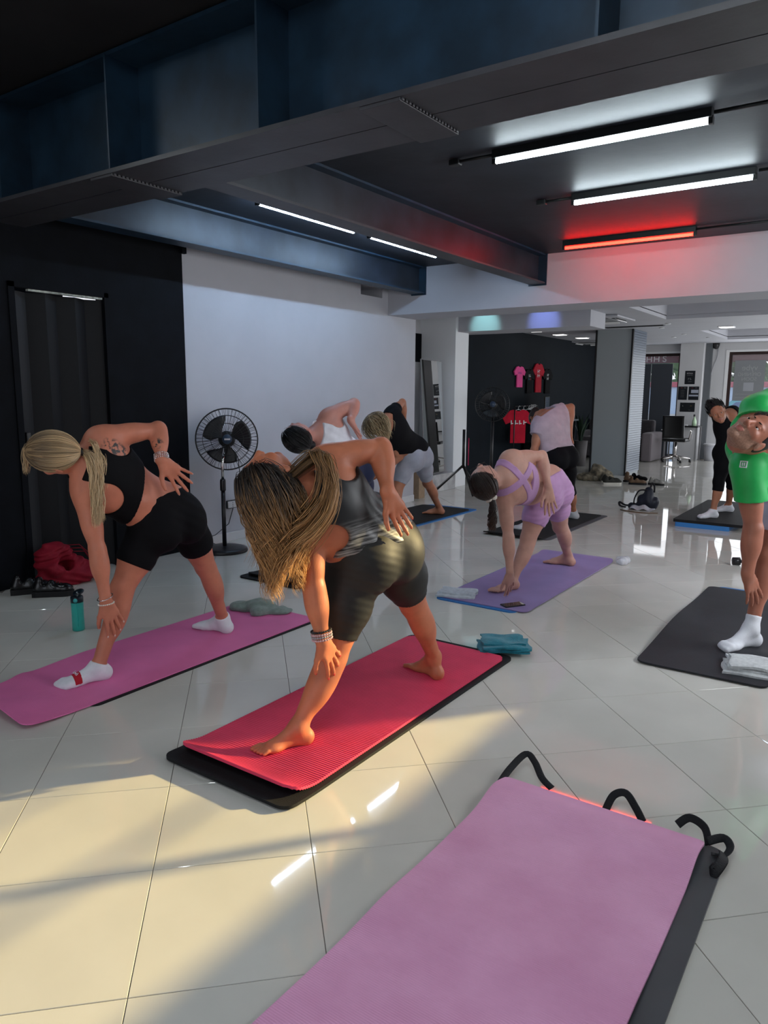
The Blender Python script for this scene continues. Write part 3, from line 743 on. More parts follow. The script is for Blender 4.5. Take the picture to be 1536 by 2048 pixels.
        for i in range(4):
            a0 = (0.5 - i / 3.0) * 2 * spread
            d = nrm(f * cos(a0) + t * sin(a0)); p = kn[i]; c = curls[i] if curls else curl; ang = c * 0.45
            for j in range(3):
                dd = nrm(d * cos(ang) - n * sin(ang)); q = p + dd * lens[i][j] * k
                r0 = (0.0098, 0.0086, 0.0078)[j] * k; r1 = (0.0086, 0.0078, 0.0066)[j] * k
                if i == 3: r0 *= 0.88; r1 *= 0.88
                P.append(CAP('finger_' + sd, p, q, r0, r1, 0.0035))
                p = q; ang += c * 0.75
            s.tips[sd].append((p, dd, nrm(n * cos(ang - c * .75) + d * sin(ang - c * .75)), t))
        b0 = Wr + (f * 0.030 + t * 0.024) * k - n * 0.006 * k
        d1 = nrm(f * 0.72 + t * thumb - n * 0.25); b1 = b0 + d1 * 0.042 * k; d2 = nrm(f * 0.9 + t * thumb * 0.62 - n * 0.25); b2 = b1 + d2 * 0.032 * k; d3 = nrm(f + t * thumb * 0.4 - n * 0.30); b3 = b2 + d3 * 0.026 * k
        P += [CAP('thumb_' + sd, b0, b1, 0.0145 * k, 0.0115 * k, 0.010), CAP('thumb_' + sd, b1, b2, 0.0112 * k, 0.0098 * k, 0.004), CAP('thumb_' + sd, b2, b3, 0.0100 * k, 0.0080 * k, 0.004)]
        s.tips[sd].append((b3, d3, nrm(n + t * 0.3), np.cross(d3, n)))
    # ------------------------------------------------ build
    def build(s, label, skin, group=None, lips=None, beard=None, loc=None):
        base = V3(*(loc if loc is not None else (s.PC[0], s.PC[1], 0.0))); s.base = base
        s.root = thing('person', label, 'person', tuple(base), 0, group)
        v, q = field_mesh(s.P, s.res)
        s.body = link('body', np_mesh('body', v - base, q), [skin] + ([lips] if lips else []) + ([beard] if beard else []), s.root)
        if lips or beard:
            HPl = lambda x, y, z: s.HP(x, y, z) - base
            hr, hf, hu, k = s.hr, s.hf, s.hu, s.hk
            def fn(c):
                d = c - (s.hd - base); x = d @ hr / k; y = d @ hf / k; z = d @ hu / k
                out = np.zeros(len(c))
                if beard:
                    jawz = -0.036 - 0.02 * np.clip((y - 0.07) / 0.03, 0, 1)
                    m = (np.abs(x) < 0.09) & (y > -0.005) & (y < 0.12) & (z < -0.040 + np.clip((0.05 - y), 0, .05) * 0.9) & (z > -0.135)
                    out[m] = 2 if lips else 1
                if lips:
                    e = ((x / 0.025) ** 2 + ((z + 0.0655) / 0.0125) ** 2 < 1) & (y > 0.083)
                    out[e] = 1
                return out
            set_mats(s.body.data, fn)
        # eyes
        for sg in (-1, 1):
            e = MB(); n1, n2 = 14, 20; R_ = 0.0122 * s.hk
            look = nrm(s.hf * 1.0 + s.hr * 0.0); rot = Matrix([list(s.hr), list(np.cross(look, s.hr)), list(look)]).transposed()
            prof = [(R_ * sin(a), R_ * cos(a)) for a in np.linspace(0, pi, n1)]
            e.lathe(prof, (0, 0, 0), n2, rot=rot.to_3x3())
            me = e.mesh('eye'); c = len(me.polygons)
            o = link('eye', me, [M_EYEW, M_IRIS, M_PUPIL], s.root, True)
            cen = np.zeros(c * 3, np.float32); me.polygons.foreach_get('center', cen); cen = cen.reshape(-1, 3)
            ca_ = (cen @ look) / R_
            me.polygons.foreach_set('material_index', np.where(ca_ > 0.955, 2, np.where(ca_ > 0.84, 1, 0)).astype(np.int32))
            o.location = tuple(s.HP(sg * 0.031, 0.0705, -0.0012) - base)
        return s.root
    def sel(s, *names): return [p for p in s.P if p.name in names and not p.sub]
    def garment(s, name, prims, m, res=None, wave=None, gcuts=(), label=None, region=None):
        v, q = field_mesh(prims, res or s.res, wave, gcuts, region)
        o = link(name, np_mesh(name, v - s.base, q), m, s.root)
        if label: o['label'] = label
        return o
    def shorts(s, m, t=0.62, infl=0.006, top=0.115, res=None, wave=None, name='shorts', tr=None, label=None, mats=None):
        J = s.J; out = []
        wp = s.PC + s.upp * top * s.s
        for p in s.sel('pelvis', 'glute', 'belly'):
            c = p.clone(infl=infl); c.cuts.append((wp, s.upp)); out.append(c)
        for leg, nm in (('f', 'front'), ('r', 'rear')):
            H, K, A = J[leg + 'h'], J[leg + 'k'], J[leg + 'a']
            tt = t if leg == 'f' or tr is None else tr
            segs = s.sel('thigh_' + nm) + (s.sel('knee_' + nm, 'shin_' + nm, 'calf_' + nm) if tt > 0.92 else [])
            for p in segs:
                c = p.clone(infl=infl)
                if tt <= 1: hp = H + (K - H) * tt; nn = nrm(K - H)
                else: hp = K + (A - K) * (tt - 1); nn = nrm(A - K)
                c.cuts.append((hp, nn)); out.append(c)
        return s.garment(name, out, mats or m, res, wave, label=label)
    def sock(s, leg, m, up=0.035, name='sock', label=None):
        nm = 'front' if leg == 'f' else 'rear'; A, K = s.J[leg + 'a'], s.J[leg + 'k']; out = []
        for p in s.sel('heel_' + nm, 'foot_' + nm, 'toe_' + nm, 'shin_' + nm):
            c = p.clone(infl=0.004, k=max(p.k, 0.018))
            c.cuts = [(q[0] - V3(0, 0, 0.0), q[1]) for q in c.cuts]
            c.cuts.append((A + nrm(K - A) * up, nrm(K - A))); out.append(c)
        return s.garment(name, out, m, label=label)

M_EYEW = mat('eye_white', (0.75, 0.73, 0.70), 0.15, 0.5); M_IRIS = mat('iris_brown', (0.06, 0.03, 0.015), 0.1, 0.5); M_PUPIL = mat('pupil', (0.002, 0.002, 0.002), 0.05, 0.5)
def skin_mat(name, col, var=0.08):
    return mat(name, col, 0.48, 0.4, noise=var, nscale=14, bump=0.05, bscale=160, sss=0.06)
S_TAN = skin_mat('tanned_skin', (0.50, 0.165, 0.085)); S_WARM = skin_mat('warm_skin', (0.36, 0.135, 0.085)); S_PALE = skin_mat('pale_skin', (0.50, 0.265, 0.205))
S_MID = skin_mat('olive_skin', (0.36, 0.15, 0.085)); S_PINK = skin_mat('pinkish_skin', (0.50, 0.225, 0.18))
M_LIPS = mat('lips', (0.42, 0.15, 0.12), 0.35, 0.5); M_NAIL = mat('red_nails', (0.62, 0.05, 0.06), 0.15, 0.6); M_NAILP = mat('pale_nails', (0.75, 0.50, 0.44), 0.2, 0.6)

# ---------------------------------------------------------------- hair
def hair_mat(name, root, tip, rough=0.42, mid=0.5, sharp=0.25):
    m = bpy.data.materials.new(name); m.use_nodes = True; nt = m.node_tree; b = nt.nodes['Principled BSDF']
    at = nt.nodes.new('ShaderNodeAttribute'); at.attribute_name = 'along'
    r = nt.nodes.new('ShaderNodeValToRGB')
    r.color_ramp.elements[0].position = max(0, mid - sharp); r.color_ramp.elements[0].color = (*root, 1)
    r.color_ramp.elements[1].position = min(1, mid + sharp); r.color_ramp.elements[1].color = (*tip, 1)
    nt.links.new(at.outputs['Fac'], r.inputs[0])
    at2 = nt.nodes.new('ShaderNodeAttribute'); at2.attribute_name = 'shade'
    mx = nt.nodes.new('ShaderNodeMixRGB'); mx.blend_type = 'MULTIPLY'; mx.inputs[0].default_value = 1.0
    nt.links.new(r.outputs[0], mx.inputs[1]); nt.links.new(at2.outputs['Fac'], mx.inputs[2])
    nt.links.new(mx.outputs[0], b.inputs['Base Color'])
    b.inputs['Roughness'].default_value = rough; b.inputs['Specular IOR Level'].default_value = 0.45
    return m
def strands(name, paths, width, m, parent, base, sides=3, along=None, taper=0.5, shade=None, flat=0.6):
    """paths: (n, k, 3) array of strand centre lines -> one mesh of tapered locks"""
    n, k, _ = paths.shape
    T = np.gradient(paths, axis=1); T /= np.maximum(1e-9, np.linalg.norm(T, axis=2, keepdims=True))
    ref = np.where(np.abs(T[:, :, 2:3]) > 0.8, np.array([1.0, 0.2, 0]), np.array([0, 0, 1.0]))
    A = np.cross(T, ref); A /= np.maximum(1e-9, np.linalg.norm(A, axis=2, keepdims=True)); B = np.cross(T, A)
    tt = np.linspace(0, 1, k)
    w = (width if np.ndim(width) else np.full(n, width))[:, None] * (0.55 + 0.45 * np.minimum(1, tt * 6))[None, :] * np.where(tt > taper, 1 - ((tt - taper) / (1 - taper)) ** 2 * 0.85, 1)[None, :]
    vs = np.zeros((n, k, sides, 3))
    for s_ in range(sides):
        a = 2 * pi * s_ / sides
        vs[:, :, s_] = paths + A * (cos(a) * w)[:, :, None] + B * (sin(a) * w * flat)[:, :, None]
    vid = np.arange(n * k * sides).reshape(n, k, sides); q = []
    for s_ in range(sides):
        s2 = (s_ + 1) % sides
        q.append(np.stack([vid[:, :-1, s_], vid[:, :-1, s2], vid[:, 1:, s2], vid[:, 1:, s_]], -1).reshape(-1, 4))
    me = np_mesh(name, vs.reshape(-1, 3) - base, np.concatenate(q))
    al = np.broadcast_to((along if along is not None else np.broadcast_to(tt, (n, k)))[:, :, None], (n, k, sides)).ravel()
    sh = np.broadcast_to((shade if shade is not None else RNG.uniform(0.55, 1.15, n))[:, None, None], (n, k, sides)).ravel()
    a1 = me.attributes.new('along', 'FLOAT', 'POINT'); a1.data.foreach_set('value', np.ascontiguousarray(al, dtype=np.float32))
    a2 = me.attributes.new('shade', 'FLOAT', 'POINT'); a2.data.foreach_set('value', np.ascontiguousarray(sh, dtype=np.float32))
    return link(name, me, m, parent)
def scalp_points(P, n, front=0.045, low=-0.035):
    """points on the hairy part of the skull, in head coordinates (right, forward, up)"""
    out = []
    while len(out) < n:
        d = RNG.normal(size=3); d /= np.linalg.norm(d)
        p = np.array([0, -0.014, 0.030]) + d * np.array([0.077, 0.097, 0.093])
        lim = front + 0.0
        if p[1] > lim - (0.05 if p[2] < 0.045 else 0) and p[2] < 0.098: 
            if p[1] > 0.062 or p[2] < 0.062: continue
        if p[2] < low - 0.02 and p[1] > -0.06: continue
        if p[2] < -0.055: continue
        if p[2] < 0.02 and p[1] > -0.012: continue
        out.append(p)
    return np.array(out)
def cap_prims(P, infl=0.008, low=-0.045, extra=()):
    k = P.hk; AX = [P.hr, P.hf, P.hu]
    c = ELL('hair', P.HP(0, -0.017, 0.031), AX, np.array([0.077, 0.096, 0.093]) * k + infl * 0.5, 0.012)
    # hairline: cut off the face side
    c.cuts += [(P.HP(0, 0.050, 0.072), nrm(P.hf * 0.93 - P.hu * 0.55)), (P.HP(0, -0.05, low), nrm(-P.hu * 0.9 + P.hf * 0.55))]
    return [c] + list(extra)
TORSO = ('pelvis', 'belly', 'waist', 'ribs', 'upper_back', 'girdle', 'trap', 'spine', 'lat', 'bust', 'scapula')
def infl(prims, d): return [p.clone(infl=d) for p in prims]
def torso_uvw(P):
    SM = (P.J['ls'] + P.J['rs']) / 2
    def f(X, Y, Z):
        x, y, z = X - SM[0], Y - SM[1], Z - SM[2]
        return (x * P.rc[0] + y * P.rc[1] + z * P.rc[2]) / P.s, (x * P.upc[0] + y * P.upc[1] + z * P.upc[2]) / P.s, (x * P.bc[0] + y * P.bc[1] + z * P.bc[2]) / P.s
    return f
def hem_fn(P, hem):
    wp = P.PC + P.upp * hem * P.s
    return lambda X, Y, Z: -((X - wp[0]) * P.upp[0] + (Y - wp[1]) * P.upp[1] + (Z - wp[2]) * P.upp[2])
def tank(P, m, hem, d=0.008, hole=(0.150, -0.035, 0.062, 0.085), neck=0.12, wave=None, name='tank_top', frontneck=0.0, band=None, names=TORSO, label=None, strap=0.012, backneck=0.075):
    uvw = torso_uvw(P); hf = hem_fn(P, hem) if hem is not None else None
    def region(X, Y, Z):
        u, v, w = uvw(X, Y, Z)
        g = v - neck + np.clip(-w, 0, 1) * frontneck * 4
        g = np.maximum(g, np.abs(u) - 0.165 - np.clip(-v - 0.08, 0, 0.1) * 2)
        for sg in (-1, 1):
            e = 1 - np.sqrt(((u - sg * hole[0]) / hole[2]) ** 2 + ((v - hole[1]) / hole[3]) ** 2)
            g = np.maximum(g, e * min(hole[2], hole[3]))
            
        g = np.maximum(g, np.where(v > hole[1], np.abs(u) - (hole[0] - hole[2] + strap), -1))
        g = np.maximum(g, np.where((w > -0.02), v - backneck + 0 * u, -1))
        if hf is not None: g = np.maximum(g, hf(X, Y, Z))
        if band is not None: g = np.maximum(g, band - v)
        return g
    return P.garment(name, infl(P.sel(*names), d), m, None, wave, region=region, label=label)
def tshirt(P, m, hem, d=0.014, sleeve=0.55, neck=0.05, wave=None, name='t_shirt', label=None, extra=()):
    uvw = torso_uvw(P); hf = hem_fn(P, hem)
    def region(X, Y, Z):
        u, v, w = uvw(X, Y, Z)
        return np.maximum(np.where(np.abs(u) < 0.11, v - neck + np.clip(-w, 0, 0.08) * 0.5, -1), hf(X, Y, Z))
    pr = infl(P.sel(*TORSO), d)
    for sd, sh, el in (('left', 'ls', 'le'), ('right', 'rs', 're')):
        S_, E_ = P.J[sh], P.J[el]
        for p in P.sel('deltoid_' + sd, 'upperarm_' + sd):
            c = p.clone(infl=d + 0.004, k=0.03); c.cuts.append((S_ + (E_ - S_) * sleeve, nrm(E_ - S_))); pr.append(c)
    return P.garment(name, pr + list(extra), m, None, wave, region=region, label=label)
def folds(P, amp, lam, direction, warp=0.6, seed=0):
    d = nrm(direction); e = nrm(np.cross(d, V3(0.3, 0.5, 0.8)))
    def f(X, Y, Z):
        a = X * d[0] + Y * d[1] + Z * d[2]; b = X * e[0] + Y * e[1] + Z * e[2]
        return amp * np.sin(2 * pi * (a / lam + warp * np.sin(b * 9 + seed) * 0.5)) * (0.5 + 0.5 * np.sin(b * 13 + a * 5 + seed))
    return f
def fabric(name, col, rough=0.6, spec=0.3, sheen=0.1, bump=0.08, bscale=300, noise=0.08): return mat(name, col, rough, spec, noise=noise, nscale=12, bump=bump, bscale=bscale, sheen=sheen)
def ring(P, name, c, axis, r, tube_r, m, beads=0, q=1.0, nax=None, label=None):
    fr = frame(axis, nax if nax is not None else (0.3, 0.5, 0.8)); b = MB(); pts = []
    for i in range(28):
        a = 2 * pi * i / 28; pts.append(c - P.base + (fr[0] * cos(a) * r + fr[1] * sin(a) * r * q))
    if beads:
        for i in range(beads):
            a = 2 * pi * i / beads; cc = c - P.base + (fr[0] * cos(a) * r + fr[1] * sin(a) * r * q)
            b.lathe([(0, -tube_r), (tube_r * 0.8, -tube_r * 0.6), (tube_r, 0), (tube_r * 0.8, tube_r * 0.6), (0, tube_r)], tuple(cc), 8)
    else: b.tube(pts, tube_r, 6, closed=True)
    o = b.build(name, m, P.root)
    if label: o['label'] = label
    return o
def nails(P, m, sides=('left', 'right'), size=1.0, name='fingernail'):
    for sd in sides:
        for (tp, d, n, t) in P.tips[sd]:
            b = MB(); d, n = nrm(d), nrm(n); t = np.cross(d, n); k = P.s * size
            b.lathe([(0, -1), (0.6, -0.8), (0.95, -0.3), (1, 0), (0.95, 0.3), (0.6, 0.8), (0, 1)], (0, 0, 0), 10)
            M = np.array([t * 0.0050 * k, d * 0.0085 * k, n * 0.0022 * k]).T; c = tp + d * 0.001 + n * 0.0058 * P.s - P.base
            b.v = [tuple(M @ np.array(v) + c) for v in b.v]
            b.build(name, m, P.root)
def drape(P, n, length, ds=0.012, front=0.045, spheres=(), wave=(0.006, 0.10), stiff=0.80, roots=None, jitter=0.25, comb=None, lift=0.006, fall=(0, 0, -1), lenvar=0.25, nclump=None):
    k = P.hk; r0 = scalp_points(P, n, front) if roots is None else roots; n = len(r0)
    c = np.array([0, -0.017, 0.031]); rad = np.array([0.077, 0.096, 0.093]) + lift
    W = lambda q: P.hd + (q[:, :1] * P.hr + q[:, 1:2] * P.hf + q[:, 2:3] * P.hu) * k
    Rm = np.array([P.hr, P.hf, P.hu]); pos = r0.copy(); g = Rm @ nrm(fall)
    nn = (pos - c) / rad ** 2; nn /= np.linalg.norm(nn, axis=1, keepdims=True)
    cm = np.array(comb if comb is not None else (0, -0.6, -0.3))
    d = cm[None] * 0.6 + g[None] * 0.5 + RNG.normal(size=(n, 3)) * 0.1; d -= nn * (d * nn).sum(1, keepdims=True); d /= np.linalg.norm(d, axis=1, keepdims=True)
    lay = RNG.uniform(0, 0.012, n)[:, None]; steps = int(length / ds / k); path = [pos.copy()]
    for s_ in range(steps):
        f = min(1, s_ / 14.0)
        d = d * stiff + (g[None] * (0.35 + 0.65 * f) + cm[None] * (1 - f) * 0.5) * (1 - stiff) + RNG.normal(size=(n, 3)) * 0.010
        d /= np.linalg.norm(d, axis=1, keepdims=True)
        pos = pos + d * ds
        rr = rad[None] + lay; e = (pos - c) / rr; L = np.linalg.norm(e, axis=1, keepdims=True); inside = L[:, 0] < 1
        if inside.any():
            pos[inside] = c + (e / L * rr)[inside]; nn = e / rr; nn /= np.linalg.norm(nn, axis=1, keepdims=True)
            dn = (d * nn).sum(1, keepdims=True); d[inside] = (d - nn * np.minimum(dn, 0))[inside]
        for (sc, sr) in spheres:
            q = pos - (Rm @ (np.asarray(sc) - P.hd)) / k; L = np.linalg.norm(q, axis=1, keepdims=True); m_ = L[:, 0] < sr / k
            pos[m_] += (q / np.maximum(L, 1e-6) * (sr / k - L))[m_]
        path.append(pos.copy())
    path = np.stack(path, 1); K = path.shape[1]
    if wave:
        cl = RNG.integers(0, nclump or max(6, n // 22), n); ph = RNG.uniform(0, 6.28, cl.max() + 1)[cl] + RNG.normal(size=n) * jitter; wv = RNG.uniform(0.7, 1.3, cl.max() + 1)[cl]
        s_ = np.arange(K) * ds; env = np.clip((s_ - 0.06) / 0.12, 0, 1)
        a = wave[0] * env[None] * np.sin(2 * pi * s_[None] / (wave[1] * wv[:, None]) + ph[:, None]); b = wave[0] * env[None] * np.cos(2 * pi * s_[None] / (wave[1] * wv[:, None]) + ph[:, None])
        e1 = nrm(np.cross(g, [0.3, 0.8, 0.2])); e2 = np.cross(g, e1)
        path = path + a[:, :, None] * e1 + b[:, :, None] * e2
        # clump the ends
        for cc in range(cl.max() + 1):
            m_ = cl == cc
            if m_.sum() > 1:
                mean = path[m_].mean(0, keepdims=True); path[m_] += (mean - path[m_]) * (np.clip((s_ - 0.10) / 0.22, 0, 1) * 0.80)[None, :, None]
    keep = RNG.uniform(1 - lenvar, 1, n); out = np.zeros_like(path); tt = np.linspace(0, 1, K)
    for i in range(n):
        f = tt * keep[i] * (K - 1); i0 = np.minimum(f.astype(int), K - 2); fr = (f - i0)[:, None]
        out[i] = path[i, i0] * (1 - fr) + path[i, i0 + 1] * fr
    return P.hd + (out[..., :1] * P.hr + out[..., 1:2] * P.hf + out[..., 2:3] * P.hu) * k
def slick(P, n, tie, front=0.045, k_pts=16, lift=0.004):
    """combed-back strands on the skull, from the hairline to the tie point (head coordinates)"""
    c = np.array([0, -0.017, 0.031]); rad = np.array([0.078, 0.097, 0.094]) + lift; r0 = scalp_points(P, n, front)
    a = (r0 - c) / rad; a /= np.linalg.norm(a, axis=1, keepdims=True); b = (np.array(tie) - c) / rad; bl = np.linalg.norm(b); b = b / bl
    om = np.arccos(np.clip(a @ b, -0.98, 1)); t = np.linspace(0, 1, k_pts)
    out = (np.sin((1 - t)[None] * om[:, None])[..., None] * a[:, None] + np.sin(t[None] * om[:, None])[..., None] * b) / np.maximum(1e-3, np.sin(om))[:, None, None]
    out /= np.linalg.norm(out, axis=2, keepdims=True)
    rr = 1 + RNG.uniform(0, 0.05, n)[:, None] * np.sin(pi * t)[None] + (bl - 1) * (t ** 3)[None]
    q = c + out * rad * rr[..., None]
    return P.hd + (q[..., :1] * P.hr + q[..., 1:2] * P.hf + q[..., 2:3] * P.hu) * P.hk
def tail(P, start, n, length, spread=0.02, fall=(0, 0, -1), init=(0, -1, -0.3), k_pts=26, wave=(0.004, 0.12), spheres=()):
    """strands hanging from a hair tie at a world point"""
    st = np.asarray(start, float); d0 = P.hr * init[0] + P.hf * init[1] + P.hu * init[2]; g = nrm(fall); ds = length / k_pts
    pos = st + RNG.normal(size=(n, 3)) * 0.005; d = nrm(d0) + RNG.normal(size=(n, 3)) * 0.25; d /= np.linalg.norm(d, axis=1, keepdims=True); path = [pos.copy()]
    off = RNG.normal(size=(n, 3)) * spread
    for s_ in range(k_pts):
        d = d * 0.72 + g * 0.28 + off * 0.10; d /= np.linalg.norm(d, axis=1, keepdims=True); pos = pos + d * ds
        for (sc, sr) in spheres:
            q = pos - np.asarray(sc); L = np.linalg.norm(q, axis=1, keepdims=True); m_ = L[:, 0] < sr; pos[m_] += (q / np.maximum(L, 1e-6) * (sr - L))[m_]
        path.append(pos.copy())
    path = np.stack(path, 1); s_ = np.arange(k_pts + 1) * ds; ph = RNG.uniform(0, 6.28, n)
    path[..., 0] += wave[0] * np.sin(2 * pi * s_ / wave[1] + ph[:, None]) * np.clip(s_ / 0.1, 0, 1); path[..., 1] += wave[0] * np.cos(2 * pi * s_ / wave[1] + ph[:, None]) * np.clip(s_ / 0.1, 0, 1)
    return path

def masked(w, c, r):
    return lambda X, Y, Z: w(X, Y, Z) * np.exp(-((X - c[0]) ** 2 + (Y - c[1]) ** 2 + (Z - c[2]) ** 2) / (r * r)) + 0.12 * w(X, Y, Z)
# ------------------------------------------------ main woman on the hot-pink ribbed mat
def two_tone(name, base, axis, side, v0, v1, c_dark, c_light, rough=0.45):
    m = bpy.data.materials.new(name); m.use_nodes = True; nt = m.node_tree; b = nt.nodes['Principled BSDF']
    tc = nt.nodes.new('ShaderNodeTexCoord'); dt = nt.nodes.new('ShaderNodeVectorMath'); dt.operation = 'DOT_PRODUCT'; dt.inputs[1].default_value = tuple(axis)
    nt.links.new(tc.outputs['Object'], dt.inputs[0])
    mr = nt.nodes.new('ShaderNodeMapRange'); mr.inputs[1].default_value = v0; mr.inputs[2].default_value = v1; nt.links.new(dt.outputs['Value'], mr.inputs[0])
    mp = nt.nodes.new('ShaderNodeCombineXYZ')
    for k_, (vx, sc_) in enumerate(((side, 5.0), (axis, 60.0), (np.cross(axis, side), 5.0))):
        dd = nt.nodes.new('ShaderNodeVectorMath'); dd.operation = 'DOT_PRODUCT'; dd.inputs[1].default_value = tuple(np.asarray(vx) * sc_); nt.links.new(tc.outputs['Object'], dd.inputs[0]); nt.links.new(dd.outputs['Value'], mp.inputs[k_])
    n = nt.nodes.new('ShaderNodeTexNoise'); n.inputs['Scale'].default_value = 2.2; n.inputs['Detail'].default_value = 5; nt.links.new(mp.outputs[0], n.inputs['Vector'])
    ml = nt.nodes.new('ShaderNodeMath'); ml.operation = 'MULTIPLY'; 
    r1 = nt.nodes.new('ShaderNodeValToRGB'); r1.color_ramp.elements[0].position = 0.36; r1.color_ramp.elements[1].position = 0.70; nt.links.new(n.outputs['Fac'], r1.inputs[0])
    nt.links.new(r1.outputs[0], ml.inputs[0]); nt.links.new(mr.outputs[0], ml.inputs[1])
    mx = nt.nodes.new('ShaderNodeMixRGB'); mx.inputs[1].default_value = (*c_dark, 1); mx.inputs[2].default_value = (*c_light, 1); nt.links.new(ml.outputs[0], mx.inputs[0]); nt.links.new(mx.outputs[0], b.inputs['Base Color'])
    b.inputs['Roughness'].default_value = rough
    return m
P1 = Person('main', dict(fa=(-1.843, 2.075, .105), fk=(-1.800, 2.233, .365), fh=(-1.745, 2.335, .765), rh=(-1.712, 2.525, .785), rk=(-1.738, 2.752, .462), ra=(-1.770, 3.000, .135),
                         ls=(-1.825, 2.115, .885), le=(-1.765, 2.082, .690), lw=(-1.730, 2.090, .478), rs=(-1.800, 2.190, 1.165), re=(-1.690, 2.415, 1.205), rw=(-1.590, 2.322, 1.040),
                         N=(-1.835, 2.085, 1.075), hd=(-1.850, 1.938, 1.110)),
            h=1.60, g=1.24, lg=1.36, ag=1.12, hs=1.08, res=0.005, hup=(0.05, -1, -0.10), hfw=(-0.62, -0.1, 0.80), ftoe=(-.44, -.90, 0), rtoe=(-.95, .30, 0), z0=(.026, .026),
            hands=dict(left=dict(f=(-0.02, 0.55, -0.83), n=(0.96, -0.10, 0.10), curl=0.16, spread=0.24, thumb=0.75), right=dict(f=(0.22, 0.48, -0.85), n=(-0.80, 0.45, -0.1), curl=0.10, spread=0.12, thumb=0.9)))
P1.build('tanned woman in black tank top and satin shorts bending over the hot pink ribbed mat', S_TAN)
P1.shorts(mat('dark_satin', (0.019, 0.0185, 0.017), 0.56, 0.32, noise=0.1, nscale=10, bump=0.10, bscale=16), 0.80, 0.007, 0.115, wave=masked(folds(P1, 0.0040, 0.030, (0.1, 0.35, 1), 1.3), V3(-1.70, 2.40, 0.655), 0.085))
tk = two_tone('black_silver_fabric', P1.base, P1.upp, P1.rp, float(P1.upp @ (P1.PC + P1.upp * 0.185 - P1.base)), float(P1.upp @ (P1.PC + P1.upp * 0.125 - P1.base)), (0.0045, 0.0045, 0.0052), (0.32, 0.32, 0.31))
tank(P1, tk, 0.035, 0.014, wave=folds(P1, 0.004, 0.060, P1.upp * 0.7 + P1.rp * 0.75, 0.9))
nails(P1, M_NAIL)
for i_, (dz, mm) in enumerate(((-0.006, 'rose'), (-0.017, 'grey'), (-0.027, 'rose'), (-0.038, 'black'))):
    ax_ = nrm(P1.J['lw'] - P1.J['le'])
    ring(P1, 'bracelet', P1.J['lw'] + ax_ * (dz - 0.005), ax_, 0.0375, 0.0048, mat('bead_' + mm, dict(rose=(0.55, 0.34, 0.36), grey=(0.35, 0.32, 0.34), black=(0.01, 0.01, 0.012))[mm], 0.3, 0.5), beads=26, label=mm + ' bead bracelet')
H1 = hair_mat('highlighted_brown_hair', (0.020, 0.012, 0.009), (0.56, 0.29, 0.11), mid=0.46, sharp=0.30)
P1.garment('hair_cap', cap_prims(P1), mat('dark_hair_base', (0.018, 0.011, 0.008), 0.5, 0.3), label='dark roots')
SPH = ((P1.J['ls'], 0.074), ((P1.J['ls'] + P1.J['le']) / 2, 0.060), (P1.J['N'], 0.074), ((P1.J['N'] + P1.J['ls']) / 2 + V3(.02, 0, 0), 0.085))
r_all = scalp_points(P1, 1500, 0.05); nape = (r_all[:, 2] < 0.055)
pa = drape(P1, 0, 0.42, roots=r_all[~nape], wave=(0.014, 0.14), spheres=SPH, comb=(0, -0.9, -0.3), lenvar=0.5, nclump=26)
pb = drape(P1, 0, 0.40, roots=r_all[nape], wave=(0.015, 0.13), spheres=(), comb=(0.0, -0.5, -0.55), stiff=0.80, lift=0.010, lenvar=0.5, nclump=26)
strands('hair', pa, RNG.uniform(0.0013, 0.0028, len(pa)), H1, P1.root, P1.base, shade=RNG.uniform(0.4, 1.25, len(pa)))
strands('hair', pb, RNG.uniform(0.0013, 0.0028, len(pb)), H1, P1.root, P1.base, shade=RNG.uniform(0.4, 1.25, len(pb)))
def guided(pts, n, spread, k=28, wave=(0.006, 0.10)):
    P_ = np.array(pts); m = len(P_); t = np.linspace(0, m - 1.001, k); i = t.astype(int); f = (t - i)[:, None]
    g = lambda a: P_[np.clip(a, 0, m - 1)]
    c = 0.5 * (2 * g(i) + (g(i + 1) - g(i - 1)) * f + (2 * g(i - 1) - 5 * g(i) + 4 * g(i + 1) - g(i + 2)) * f ** 2 + (3 * g(i) - g(i - 1) - 3 * g(i + 1) + g(i + 2)) * f ** 3)
    sp = np.interp(np.linspace(0, 1, k), np.linspace(0, 1, len(spread)), spread); off = RNG.normal(size=(n, 1, 3)); cl = RNG.integers(0, max(3, n // 16), n); co = RNG.normal(size=(cl.max() + 1, 1, 3))[cl]
    out = c[None] + (off * 0.45 + co * 0.85) * sp[None, :, None]; ph = RNG.uniform(0, 6.28, cl.max() + 1)[cl] + RNG.normal(size=n) * 0.3; s_ = np.linspace(0, 0.45, k)
    w = wave[0] * np.sin(2 * pi * s_[None] / wave[1] + ph[:, None]) * np.clip(s_ / 0.12, 0, 1)[None]
    out[..., 2] += w * 0.7; out[..., 1] += w * 0.7; return out
gd = guided([P1.HP(0.055, -0.045, 0.0), (-1.743, 2.074, 1.187), (-1.690, 2.062, 1.150), (-1.665, 2.050, 1.080), (-1.662, 2.018, 1.005), (-1.680, 1.962, 0.938), (-1.712, 1.903, 0.886), (-1.742, 1.871, 0.828), (-1.760, 1.861, 0.765)], 240, (0.008, 0.012, 0.014, 0.014, 0.018, 0.022, 0.026, 0.030, 0.032), wave=(0.007, 0.09))
strands('hair', gd, RNG.uniform(0.0013, 0.0026, len(gd)), H1, P1.root, P1.base, along=np.broadcast_to(np.linspace(0.30, 1, gd.shape[1]), gd.shape[:2]), shade=RNG.uniform(0.4, 1.2, len(gd)))

M_BLK = fabric('black_jersey', (0.0032, 0.0032, 0.0045), 0.75, 0.14, 0.0); M_SOCK = fabric('white_sock', (0.72, 0.73, 0.77), 0.85, 0.2, 0.2, bump=0.2)
